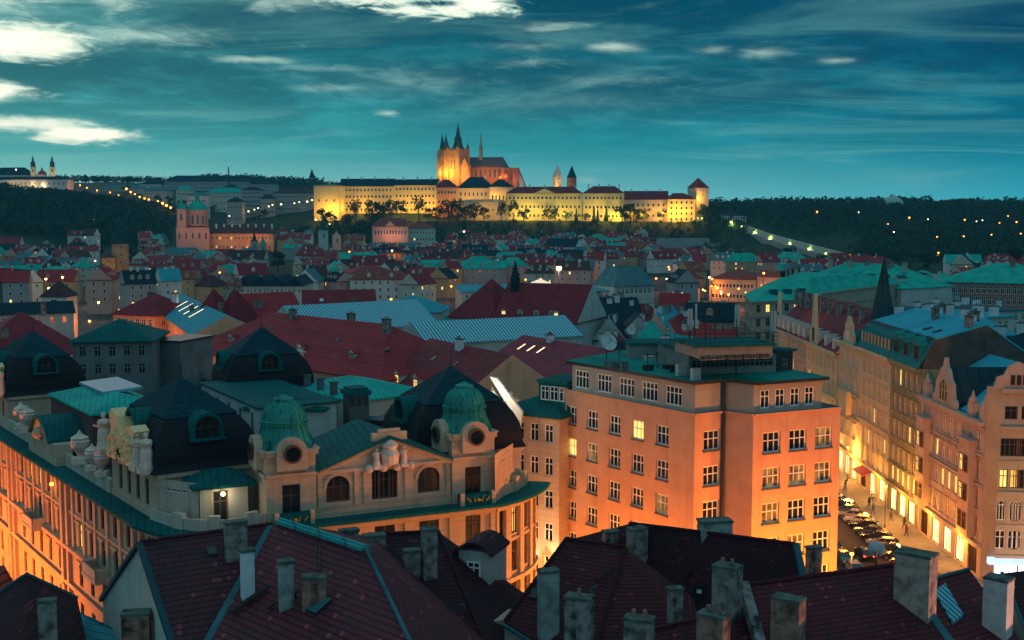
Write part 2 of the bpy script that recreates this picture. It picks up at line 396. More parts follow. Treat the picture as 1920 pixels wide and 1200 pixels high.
# ---------------------------------------------------------------- windows
WCACHE = {}
def _wmesh(w, h, style, lit, frame):
    k = (round(w, 1), round(h, 1), style, lit, frame.name)
    if k in WCACHE: return WCACHE[k]
    w, h = k[0], k[1]; fr, pn = MB(), MB(); t = 0.115 if h > 1.2 else 0.07
    gm = {0: GLASS, 1: LIT, 2: LITO, 3: LITW, 4: GLASSR, 5: DIM}[lit]
    arch = style.startswith('arch')
    if arch:
        r = w / 2; hz = h - r
        pts = [(-r, 0), (r, 0)] + [(r * math.cos(math.pi * i / 10), hz + r * math.sin(math.pi * i / 10)) for i in range(11)]
        pn.poly([(x, 0.0, z) for x, z in pts])
        for i in range(10):
            a0, a1 = math.pi * i / 10, math.pi * (i + 1) / 10
            fr.tube((r * math.cos(a0), -.03, hz + r * math.sin(a0)), (r * math.cos(a1), -.03, hz + r * math.sin(a1)), t * .7, n=4)
    elif style == 'round':
        r = w / 2; pn.poly([(r * math.cos(math.pi * i / 10), 0.0, h / 2 + r * math.sin(math.pi * i / 10)) for i in range(20)])
        for i in range(16):
            a0, a1 = math.pi * i / 8, math.pi * (i + 1) / 8
            fr.tube((r * math.cos(a0), -.04, h / 2 + r * math.sin(a0)), (r * math.cos(a1), -.04, h / 2 + r * math.sin(a1)), t, n=4)
    else: pn.poly([(-w / 2, 0, 0), (w / 2, 0, 0), (w / 2, 0, h), (-w / 2, 0, h)])
    bar = lambda x, z, a, b: fr.box(x, -.03, z, a, .07, b)
    if style not in ('round',):
        H = h - w / 2 if arch else h
        bar(-w / 2 + t / 2, t, t, H - 2 * t); bar(w / 2 - t / 2, t, t, H - 2 * t); bar(0, 0, w, t)
        if not arch: bar(0, h - t, w, t)
        nv = {'cross': 1, 'grid': 2, 'tall': 1, 'arch': 2, 'wide': 3, 'bars': 2, 'plain': 0, 'shop': 2}.get(style, 1)
        for i in range(nv): bar(-w / 2 + w * (i + 1) / (nv + 1), t, t * .8, (h if not arch else h * .93) - 2 * t)
        if style in ('cross', 'grid', 'tall', 'arch', 'wide'):
            zt = H if arch else (h * .62 if style != 'grid' else h * .55); bar(0, zt, w - 2 * t, t * .8)
    fm, pm = bpy.data.meshes.new('frame'), bpy.data.meshes.new('pane')
    fm.from_pydata(fr.v, [], fr.f); fm.materials.append(frame); pm.from_pydata(pn.v, [], pn.f); pm.materials.append(gm)
    jm = bpy.data.meshes.new('window'); n = len(fr.v)
    jm.from_pydata(fr.v + pn.v, [], fr.f + [tuple(i + n for i in f) for f in pn.f]); jm.materials.append(frame); jm.materials.append(gm)
    jm.polygons.foreach_set('material_index', [0] * len(fr.f) + [1] * len(pn.f))
    WCACHE[k] = (fm, pm, jm); return WCACHE[k]
WCOUNT = {}
def window(root, p, ang, w, h, style='cross', lit=0, frame=None, sub=False, name='window'):
    fm, pm, jm = _wmesh(w, h, style, lit, frame or WFRAME); rl = root_of(root)
    o = bpy.data.objects.new(name, fm if sub else jm); COL.objects.link(o); o.parent = root
    o.location = Vector(p) - rl; o.rotation_euler = (0, 0, ang)
    if sub:
        c = bpy.data.objects.new('pane', pm); COL.objects.link(c); c.parent = o
    return o
class Side:
    """one facade: collects openings, then builds wall and windows"""
    def __init__(s, Aq, Bq):
        s.A, s.B = Vector(Aq[:2]), Vector(Bq[:2]); s.L = (s.B - s.A).length; s.d = (s.B - s.A) / s.L; s.n = Vector((s.d.y, -s.d.x)); s.ang = math.atan2(s.d.y, s.d.x); s.w = []
    def at(s, a, out=0.0): return s.A + s.d * a + s.n * out
    def u(s, u):             # photo column -> distance along
        k = (u - 960) / FPX; # x = k*(y*cp - ...) ; use mid height
        y0 = s.A.y; best = None
        lo, hi = -0.3 * s.L, 1.3 * s.L
        f = lambda a: PX((s.at(a).x, s.at(a).y, s.zm))[0] - u
        if f(lo) * f(hi) > 0: return None
        for _ in range(40):
            m = (lo + hi) / 2
            if f(lo) * f(m) <= 0: hi = m
            else: lo = m
        return (lo + hi) / 2
    zm = 18.0
    def add(s, a, z, w, h, style='cross', lit=0, frame=None, sub=False): s.w.append((a, z, w, h, style, lit, frame, sub)); return s
    def grid(s, cols, rows, w, h, style='cross', lit=None, frame=None, sub=False):
        for r, z in enumerate(rows):
            for c, a in enumerate(cols):
                l = lit.get((c, r), 0) if isinstance(lit, dict) else (lit or 0)
                s.add(a, z, w, h, style, l, frame, sub)
        return s
    def even(s, n, m=0.0): return [m + (s.L - 2 * m) * (i + .5) / n for i in range(n)]
    def wall(s, mb, z0, z1, mi=0, depth=0.22, rmi=None):
        mb.wall(s.A, s.B, z0, z1, [(a - w / 2, a + w / 2, z, z + h) for a, z, w, h, *_ in s.w], depth, mi, rmi)
        s.depth = depth; return s
    def fill(s, root, sill=None):
        for a, z, w, h, st, lit, fr, sub in s.w:
            p = s.at(a, -getattr(s, 'depth', .22) * .8); o = window(root, (p.x, p.y, z), s.ang, w, h, st, lit, fr, sub)
            if sill:
                k = ('sill', round(w, 1))
                if k not in WCACHE: m = MB(); m.box(0, -.14, -.14, w + .16, .46, .13); me = bpy.data.meshes.new('sill'); me.from_pydata(m.v, [], m.f); me.materials.append(sill); WCACHE[k] = me
                c = bpy.data.objects.new('sill', WCACHE[k]); COL.objects.link(c); c.parent = o
        return s
    def stuck(s, root, out=0.03):  # windows of far small houses: frames standing on the wall face
        for a, z, w, h, st, lit, fr, sub in s.w:
            p = s.at(a, out); window(root, (p.x, p.y, z), s.ang, w, h, st, lit, fr, False)
    def band(s, mb, z, h, out, a0=0.0, a1=None, mi=0, inn=0.1):
        a1 = s.L if a1 is None else a1
        q = [s.at(a0, out), s.at(a1, out), s.at(a1, -inn), s.at(a0, -inn)]
        mb.prism([(p.x, p.y) for p in q], z, z + h, mi); return s

def cent(q): return Vector((sum(p[0] for p in q) / len(q), sum(p[1] for p in q) / len(q)))
def grow(q, o):
    """offset a convex polygon outward"""
    k = len(q); out = []
    for i in range(k):
        p0, p1, p2 = Vector(q[i - 1][:2]), Vector(q[i][:2]), Vector(q[(i + 1) % k][:2])
        d1, d2 = (p1 - p0).normalized(), (p2 - p1).normalized(); n1, n2 = Vector((d1.y, -d1.x)), Vector((d2.y, -d2.x))
        b = n1 + n2; b = b / max(.3, b.dot(n1)) if b.length > 1e-4 else n1
        out.append(p1 + b * o)
    return out
def rect(cx, cy, w, d, ang=0.0):
    c, s = math.cos(ang), math.sin(ang)
    return [Vector((cx + c * a * w / 2 - s * b * d / 2, cy + s * a * w / 2 + c * b * d / 2)) for a, b in ((-1, -1), (1, -1), (1, 1), (-1, 1))]
def roof(mb, q, z, h, kind='gable', over=0.4, mi=0, gmi=1, th=0.25, hip=0.5, flatw=0.0):
    """roof over the quad q (front edge q0-q1): gable / hip ridge runs along q0-q1; 'pyr' a pyramid; 'mansard'"""
    e = [Vector((p[0], p[1], z - 0.02)) for p in grow(q, over)]
    m1, m2 = (e[0] + e[3]) / 2, (e[1] + e[2]) / 2; up = Vector((0, 0, h))
    if kind == 'pyr': a = (m1 + m2) / 2 + up; r1 = r2 = a
    elif kind == 'hip':
        L = (m2 - m1).length; W = ((e[3] - e[0]).length + (e[2] - e[1]).length) / 4; k = min(.48, W * hip * 2 / L); r1, r2 = m1.lerp(m2, k) + up, m2.lerp(m1, k) + up
    else: r1, r2 = m1 + up, m2 + up
    if kind == 'mansard':
        i = [Vector((p.x, p.y, z + h)) for p in grow(q, -flatw)]
        for j in range(4): mb.poly([e[j], e[(j + 1) % 4], i[(j + 1) % 4], i[j]], mi)
        mb.poly(i, gmi)
    elif kind == 'pyr':
        for j in range(4): mb.poly([e[j], e[(j + 1) % 4], a], mi)
    else:
        mb.poly([e[0], e[1], r2, r1], mi); mb.poly([e[2], e[3], r1, r2], mi)
        mb.poly([e[1], e[2], r2], mi if kind == 'hip' else gmi); mb.poly([e[3], e[0], r1], mi if kind == 'hip' else gmi)
    lo = [p - Vector((0, 0, th)) for p in e]
    for j in range(4): mb.poly([e[j], lo[j], lo[(j + 1) % 4], e[(j + 1) % 4]], mi)
    mb.poly(lo[::-1], mi)
    return r1, r2
def chimney(root, x, y, z0, w, d, h, rot=0.0, mat=None, pots=0, cap=0.12, name='chimney', capm=None):
    mb = MB(); mb.box(x, y, z0, w, d, h, rot, 0); mb.box(x, y, z0 + h, w + 2 * cap, d + 2 * cap, 0.16, rot, 1)
    if w > .8: mb.box(x, y, z0 + h - .55, w + cap * .9, d + cap * .9, 0.14, rot, 0)
    for i in range(pots):
        a = (i - (pots - 1) / 2) * (w * .8 / max(1, pots)); mb.lathe(x + math.cos(rot) * a, y + math.sin(rot) * a, [(.14, z0 + h + .16), (.11, z0 + h + .55)], 8, 2)
    return mb.build(name, [mat or CHIM, capm or CAPM, CHIMR], root)
# ---------------------------------------------------------------- ground and hills
PROF = [(-700, [(850, 0), (1000, 6), (1100, 28), (1250, 60), (1400, 76), (1700, 86), (2300, 100), (4000, 96)]),
        (0, [(850, 0), (1000, 5), (1100, 24), (1250, 54), (1380, 68), (1500, 74), (1700, 80), (2300, 100), (4000, 96)]),
        (130, [(850, 0), (1000, 3), (1150, 20), (1300, 48), (1420, 62), (1700, 80), (2200, 104), (4000, 98)]),
        (230, [(850, 0), (1000, 3), (1150, 14), (1300, 36), (1420, 55), (1700, 72), (2250, 104), (4000, 98)]),
        (330, [(850, 0), (1100, 4), (1250, 12), (1330, 28), (1500, 47), (1700, 62), (2000, 86), (2300, 104), (4000, 98)]),
        (450, [(850, 0), (1100, 4), (1300, 15), (1500, 40), (1700, 60), (2000, 84), (2300, 103), (4000, 98)]),
        (590, [(850, 0), (1100, 4), (1250, 12), (1330, 24), (1400, 45), (1500, 53), (2000, 80), (2300, 98), (4000, 90)]),
        (700, [(850, 0), (1100, 3), (1230, 9), (1280, 18), (1325, 33), (1345, 36), (1372, 38), (1380, 45), (1600, 50), (2300, 74), (4000, 70)]),
        (1300, [(850, 0), (1100, 3), (1230, 9), (1280, 18), (1325, 33), (1345, 35), (1372, 37), (1380, 44), (1600, 50), (2300, 62), (4000, 60)]),
        (1345, [(850, 0), (1100, 2), (1180, 7), (1270, 23), (1350, 38), (1450, 48), (1700, 54), (4000, 50)]),
        (1600, [(850, 0), (1000, 4), (1100, 12), (1200, 23), (1300, 36), (1420, 48), (1550, 54), (2000, 56), (4000, 50)]),
        (1800, [(850, 0), (1000, 5), (1150, 22), (1300, 42), (1450, 50), (1600, 53), (4000, 46)]),
        (2600, [(850, 0), (1000, 9), (1150, 30), (1300, 44), (1450, 49), (1600, 50), (4000, 44)])]
def _ip(tb, x):
    if x <= tb[0][0]: return tb[0][1]
    for (a, p), (b, q_) in zip(tb, tb[1:]):
        if x <= b:
            t = (x - a) / (b - a); t = t * t * (3 - 2 * t) * .5 + t * .5; return p + (q_ - p) * t
    return tb[-1][1]
def T(x, y):
    if y < 850: return 0.0
    u = 960 + FPX * x / y
    if u <= PROF[0][0]: return _ip(PROF[0][1], y)
    for (a, p), (b, q_) in zip(PROF, PROF[1:]):
        if u <= b:
            t = (u - a) / (b - a); return _ip(p, y) * (1 - t) + _ip(q_, y) * t
    return _ip(PROF[-1][1], y)
def hsh(a, b): 
    v = math.sin(a * 12.9898 + b * 78.233) * 43758.5453; return v - math.floor(v)
mb = MB(); us = list(range(-700, 2601, 30)); ys = [850, 900, 950, 1000, 1050, 1100, 1140, 1180, 1210, 1240, 1270, 1300, 1325, 1345, 1360, 1372, 1380, 1400, 1450, 1500, 1560, 1640, 1720, 1820, 1950, 2100, 2300, 2700, 3300, 4000]
for y in ys:
    for u in us:
        x = (u - 960) / FPX * y; mb.v.append((x, y, T(x, y) + (hsh(u, y) - .5) * (3 if y > 1050 else 0) * (0 if 1320 < y < 1410 else 1)))
for j in range(len(ys) - 1):
    for i in range(len(us) - 1):
        a = j * len(us) + i; mb.f.append((a, a + 1, a + 1 + len(us), a + len(us))); mb.m.append(0)
structure(mb.build('hills', leafy('hillside_grass', (0.012, 0.03, 0.02), (0.022, 0.045, 0.022)), smooth=True))
mb = MB(); mb.poly([(-9000, -3000, -.06), (9000, -3000, -.06), (9000, 14000, -.06), (-9000, 14000, -.06)])
structure(mb.build('ground', plaster('city_ground', (0.07, 0.065, 0.06), .5, .1, .2)))

# ---------------------------------------------------------------- trees
BARK = plain('bark', (0.04, 0.03, 0.025), 0.9)
LEAFD = leafy('dark_leaves', (0.012, 0.03, 0.016), (0.03, 0.055, 0.022))
LEAFG = leafy('green_leaves', (0.035, 0.07, 0.02), (0.07, 0.10, 0.03))
LEAFH = leafy('hill_leaves', (0.008, 0.024, 0.02), (0.04, 0.075, 0.035))
def crown(mb, cx, cy, z, r, h, n, size, rr, cone=False):
    lobes = [(rr.uniform(-.68, .68) * r, rr.uniform(-.68, .68) * r, rr.uniform(.12, .9) * h, rr.uniform(.25, .55)) for _ in range(11)]
    for _ in range(n):
        if cone:
            t = rr.random() ** 1.3; a = rr.uniform(0, 6.283); q = r * (1 - t) * rr.uniform(.6, 1.05); p = Vector((cx + q * math.cos(a), cy + q * math.sin(a), z + h * t))
        else:
            lx, ly, lz, lr = rr.choice(lobes); a = rr.uniform(0, 6.283); b = math.asin(rr.uniform(-.7, 1)); q = rr.uniform(.6, 1.0) * lr
            p = Vector((cx + lx + q * r * math.cos(a) * math.cos(b), cy + ly + q * r * math.sin(a) * math.cos(b), z + lz + q * h * .5 * math.sin(b)))
        x = Vector((rr.gauss(0, 1), rr.gauss(0, 1), rr.gauss(0, .6))).normalized() * size * rr.uniform(.6, 1.3); y = x.orthogonal().normalized() * size * rr.uniform(.5, 1.0)
        mb.poly([p - x - y * .5, p + x * .3 - y, p + x + y * .4, p - x * .2 + y])
def tree_proto(kind, leaf, seed, label, group):
    rr = random.Random(seed); root = thing('tree', label, 'tree', (0, 0, 0), group)
    tk, cr = MB(), MB()
    if kind == 'cypress': tk.tube((0, 0, -1), (0, 0, 3), .25, .2); crown(cr, 0, 0, .8, 1.7, 11, 420, .55, rr, True)
    else:
        H = 10 if kind == 'round' else 13; r = 4.6 if kind == 'round' else 3.6
        tk.tube((0, 0, -1), (0, 0, H * .45), .38, .22)
        for i in range(5):
            a = i * 1.3; tk.tube((0, 0, H * .25 + i * .4), (math.cos(a) * r * .6, math.sin(a) * r * .6, H * .55 + i * .4), .16, .05)
        crown(cr, 0, 0, H * .22, r, H * .78, 520, .46, rr)
    tk.build('trunk', BARK, root); cr.build('crown', leaf, root); return root
TREES = {}
def tree(kind, leaf, x, y, z, s, label, group):
    k = (kind, leaf.name, rnd.randint(0, 1))
    if k not in TREES:
        r = TREES[k] = tree_proto(kind, leaf, len(TREES) + 3, label, group); r.location = (x, y, z); r.rotation_euler.z = rnd.uniform(0, 6); r.scale = (s, s, s); return r
    return dup(TREES[k], (x, y, z), rnd.uniform(0, 6), label, group, (s, s, s * rnd.uniform(.9, 1.1)))

def forest(name, label, pts, n, leaf, cat='forest'):
    mb = MB(); rr = random.Random(len(pts))
    for x, y, z, r in pts:
        mb.tube((x, y, z - 2), (x, y, z + r * .8), .35, .25, 4)
        crown(mb, x, y, z + r * .1, r, r * 1.7, n, r * .24, rr)
    o = mb.build(name, leaf); return tag(o, label, cat, None, 'stuff')
def scatter(n, u0, u1, y0, y1, ok=lambda u, y: True, r=(3.5, 6.5), seed=1):
    rr = random.Random(seed); out = []
    for _ in range(n):
        u, y = rr.uniform(u0, u1), rr.uniform(y0, y1)
        if ok(u, y): x = (u - 960) / FPX * y; out.append((x, y, T(x, y), rr.uniform(*r)))
    return out
vpix = lambda u, y: PX(((u - 960) / FPX * y, y, T((u - 960) / FPX * y, y)))[1]
forest('forest', 'dark wooded hillside below the white twin towered monastery', scatter(1100, -120, 345, 1120, 1480, lambda u, y: u < 335 - max(0, (1400 - y)) * .12 and vpix(u, y) > 352 + max(0, u - 20) * .13, seed=2), 38, LEAFH)
forest('forest', 'dark wooded plateau beyond the castle steps, dotted with lamps', scatter(1500, 1325, 2050, 1230, 1640, lambda u, y: y > 1330 or u > 1600 or u < 1400, seed=3) + scatter(420, 1620, 2050, 1090, 1240, seed=4) + scatter(330, 1600, 2050, 985, 1100, seed=24) + scatter(150, 1330, 2050, 1500, 1600, r=(5, 8.5), seed=14) + scatter(260, 1430, 1660, 1190, 1350, lambda u, y: vpix(u, y) < 408 + (u - 1352) * .28, (2.5, 4.5), 15), 40, LEAFH)
forest('forest', 'distant tree line on the ridge beyond the palaces', scatter(900, 380, 960, 2080, 2330, r=(5, 10), seed=5) + scatter(250, 100, 330, 2150, 2300, r=(4, 7), seed=6), 26, LEAFH)
forest('shrubbery', 'dark bushes and trees on the slope under the castle gardens', scatter(620, 600, 1345, 1240, 1322, r=(2.2, 4.0), seed=7) + scatter(160, 480, 720, 1270, 1345, r=(2.5, 5), seed=8) + scatter(240, 1300, 1620, 1080, 1260, lambda u, y: vpix(u, y) > 458 + (u - 1350) * .27, (2.2, 4), 9), 34, LEAFH, 'bushes')

# ---------------------------------------------------------------- far buildings, generic
TILE_FAR = tile('far_red_tiles', (0.36, 0.034, 0.045), .6, None, 1.2, .6, 0)
TILE_WINE = tile('far_wine_tiles', (0.26, 0.022, 0.038), .6, None, 1.2, .6, 0)
TILE_BRICK = tile('far_brick_tiles', (0.32, 0.07, 0.05), .6, None, 1.2, .6, 0)
TILE_BROWN = tile('far_brown_tiles', (0.09, 0.035, 0.035), .6, None, 1.2, .6, 0)
SLATE = sheet('slate_blue_roof', (0.015, 0.045, 0.06), 0, 1.5, .4, .7)
COPPER_FAR = sheet('far_copper_roof', (0.02, 0.46, 0.34), 0.4, 1.2, .6, .6, 0, (0.012, 0.20, 0.18), .7)
GREYROOF = sheet('grey_zinc_roof', (0.08, 0.20, 0.22), 0.2, 1.0, .35, .5)
CREAM = plaster('cream_walls', (0.58, 0.50, 0.36), .25, .1, .25)
WHITEW = plaster('white_walls', (0.66, 0.64, 0.58), .25, .1, .25)
PALEY = plaster('pale_yellow_walls', (0.60, 0.54, 0.27), .2, .1, .2)
OCHRE = plaster('ochre_walls', (0.48, 0.32, 0.16), .25, .1, .25)
GREYW = plaster('grey_walls', (0.34, 0.34, 0.33), .3, .1, .3)
PINKW = plaster('pink_walls', (0.58, 0.34, 0.27), .2, .1, .25)
GREENW = plaster('pale_green_walls', (0.44, 0.52, 0.42), .2, .1, .25)
SAND = plaster('sandstone', (0.42, 0.25, 0.13), .5, .25, .5)
SANDD = plaster('dark_sandstone', (0.26, 0.13, 0.085), .5, .25, .5)

def far_block(name, label, cat, u0, u1, ve, vr, Y, Y1=None, zb=None, depth=16, wall=None, rf=None, rows=0, cols=0, ww=1.5, wh=2.2, kind='hip', group=None, 
              lit=None, chim=0, litmat=1, root=None, first=None, step=None, pedim=0, hip=.5):
    """long building with its front edge between two photo columns at distance Y..Y1"""
    Y1 = Y if Y1 is None else Y1; a, b = PY(u0, ve, Y), PY(u1, ve, Y1); ze = a.z
    A2, B2 = Vector((a.x, a.y)), Vector((b.x, b.y)); d = (B2 - A2).normalized(); n = Vector((d.y, -d.x)); C2, D2 = B2 - n * depth, A2 - n * depth
    if Y > 1300: ww, wh = ww * 1.3, wh * 1.25
    m = (A2 + B2) / 2; zb = min(T(m.x, m.y), T(A2.x, A2.y), T(B2.x, B2.y)) - 3 if zb is None else zb
    zr = PY((u0 + u1) / 2, vr, (Y + Y1) / 2 + depth / 2).z; h = max(1.0, zr - ze)
    if root is None: root = thing(name, label, cat, (m.x, m.y, zb), group)
    wl, r_ = MB(), MB(); q = [A2, B2, C2, D2]; wl.prism([(p.x, p.y) for p in q], zb, ze)
    s0 = Side(A2, B2); s0.band(wl, ze - .9, .7, .35)
    if kind == 'flat': s0.band(wl, ze, .6, .3)
    r1, r2 = roof(r_, q, ze + .02, h, kind if kind != 'flat' else 'hip', .6, 0, 1, .4, hip)
    wo = wl.build('wall', [wall or CREAM], root); ro = r_.build('roof', [rf or TILE_FAR, wall or CREAM], root)
    if rows and cols:
        zt = ze - 1.2; fl = step or (zt - max(zb, T(m.x, m.y))) / max(rows, 1)
        cs = s0.even(cols, min(1.5, s0.L * .05)); rw = [zt - fl * (i + 1) + (fl - wh) * .6 for i in range(rows)]
        ls = set(lit or ())
        for i, z in enumerate(rw):
            for j, c in enumerate(cs): s0.add(c, z, ww, wh, 'plain', litmat if (i, j) in ls else 0)
        s0.stuck(root)
    if pedim:
        pm = MB(); c = s0.L * .5; w = s0.L * .28; pts = [s0.at(c - w / 2, .4), s0.at(c + w / 2, .4), s0.at(c, .4)]
        zt = [ze, ze, ze + pedim]; bk = [s0.at(c - w / 2, -3), s0.at(c + w / 2, -3), s0.at(c, -3)]
        F = [Vector((p.x, p.y, z)) for p, z in zip(pts, zt)]; K = [Vector((p.x, p.y, z)) for p, z in zip(bk, zt)]
        pm.poly(F); pm.poly(K[::-1]); pm.poly([F[0], F[2], K[2], K[0]]); pm.poly([F[1], K[1], K[2], F[2]]); pm.build('pediment', wall or CREAM, root)
    for i in range(chim):
        t = (i + .5) / chim; p = A2.lerp(B2, t) - n * depth * .45
        chimney(ro, p.x, p.y, ze + h * .6, 1.4, 1.0, h * .4 + 2.2, s0.ang, WHITEW)
    return root
FK = .55
def flood(u0, u1, v, Y, n, power, color=FLOOD, off=16, dz=2.0, Y1=None):
    off *= .72
    for i in range(n):
        t = (i + .5) / n; u = u0 + (u1 - u0) * t; y = Y + ((Y1 or Y) - Y) * t - off
        x = (u - 960) / FPX * y; light((x, y, (PY(u, v, y).z if v else T(x, y)) + dz), power * FK * (1 + .7 * math.sin(i * 2.3 + u0)), color, 'floodlight', .6)

# ---------------------------------------------------------------- castle hill
CG = 'castle palace wings on the ridge'
far_block('palace_wing', 'bright floodlit yellow end block where the castle ridge begins', 'palace', 588, 636, 348, 345, 1372, 1368, 34, 30, PALEY, GREYROOF, 1, 3, 1.6, 2.4, 'flat', CG, first=0)
far_block('palace_wing', 'long plain yellow castle wing under a dark roof, before the cathedral towers', 'palace', 637, 738, 349, 335, 1396, 1390, 36, 20, PALEY, SLATE, 4, 14, 1.7, 2.4, 'gable', CG, chim=4)
far_block('palace_wing', 'golden castle wing directly under the cathedral front, dotted with small windows', 'palace', 738, 818, 347, 336, 1390, 1376, 36, 20, PALEY, SLATE, 4, 11, 1.7, 2.4, 'gable', CG, chim=3)
far_block('palace_wing', 'orange brown corner wing with red roof under the great tower', 'palace', 818, 858, 351, 337, 1374, 1378, 36, 18, OCHRE, TILE_WINE, 3, 6, 1.8, 2.6, 'hip', CG)
far_block('palace_hall', 'tall dark roofed royal hall in front of the cathedral choir', 'palace', 858, 925, 352, 332, 1386, 1384, 36, 26, CREAM, SLATE, 2, 8, 1.4, 3.4, 'hip', None, chim=2)
far_block('palace_hall', 'hall with tall lit arched windows below the cathedral apse', 'palace', 918, 962, 350, 336, 1378, 1380, 36, 22, CREAM, SLATE, 1, 6, 1.5, 7, 'hip', None)
far_block('palace_terrace', 'pale terrace block projecting below the royal hall', 'terrace', 862, 950, 378, 374, 1360, 1362, 30, 14, CREAM, GREYROOF, 1, 9, 1.4, 2.2, 'flat', None)
far_block('palace_wing', 'yellow green palace front with three rows of windows and a pediment', 'palace', 950, 1092, 362, 350, 1366, 1360, 34, 22, PALEY, TILE_WINE, 3, 18, 1.8, 2.6, 'hip', CG, chim=5, pedim=5)
far_block('palace_wing', 'yellow green palace section with two arched niches beside the pedimented front', 'palace', 1093, 1170, 362, 349, 1358, 1352, 34, 22, PALEY, TILE_WINE, 3, 10, 1.8, 2.6, 'hip', CG, chim=4)
far_block('palace_wing', 'low amber palace wing with a long wine red roof beside the square tower', 'palace', 1170, 1252, 374, 358, 1356, 1350, 34, 20, CREAM, TILE_WINE, 2, 8, 1.8, 2.6, 'gable', CG, chim=3)
far_block('palace_wing', 'brightest square yellow block at the end of the castle, four window rows', 'palace', 1252, 1304, 373, 362, 1345, 1347, 30, 22, PALEY, TILE_WINE, 4, 5, 1.7, 2.4, 'hip', CG)
# black tower
def square_tower(name, label, u, Y, w, vtop, vtip, wall, rf, zb=30, ang=.5, group=None, over=.5, wins=3):
    c = PY(u, vtop, Y); root = thing(name, label, 'tower', (c.x, c.y, zb), group)
    m = MB(); q = rect(c.x, c.y, w, w, ang); m.prism(q, zb, c.z); m.build('wall', wall, root)
    m = MB(); roof(m, q, c.z, PY(u, vtip, Y).z - c.z, 'pyr', over); m.build('roof', rf, root)
    for k in (0, 3):
        s = Side(q[k], q[(k + 1) % 4])
        for i in range(wins): s.add(s.L * .5, c.z - 4 - i * 5.5, 1.3, 2.2, 'plain')
        s.stuck(root)
    return root
square_tower('castle_tower', 'square tower with a red pyramid roof at the castle end', 1309, 1362, 17, 352, 333, CREAM, TILE_FAR, wins=2)
for u, vt, vp, lab, wl in ((1045, 330, 309, 'pale floodlit stone tower with white conical spire, brighter of the slim twins', WHITEW), (1072, 333, 310, 'darker slim stone tower with a pointed spire beside its bright twin', SANDD)):
    r = square_tower('church_tower', lab, u, 1440, 8.5, vt, vp, wl, wl if wl is WHITEW else SLATE, 40, .4, 'twin basilica towers', .2, 3)
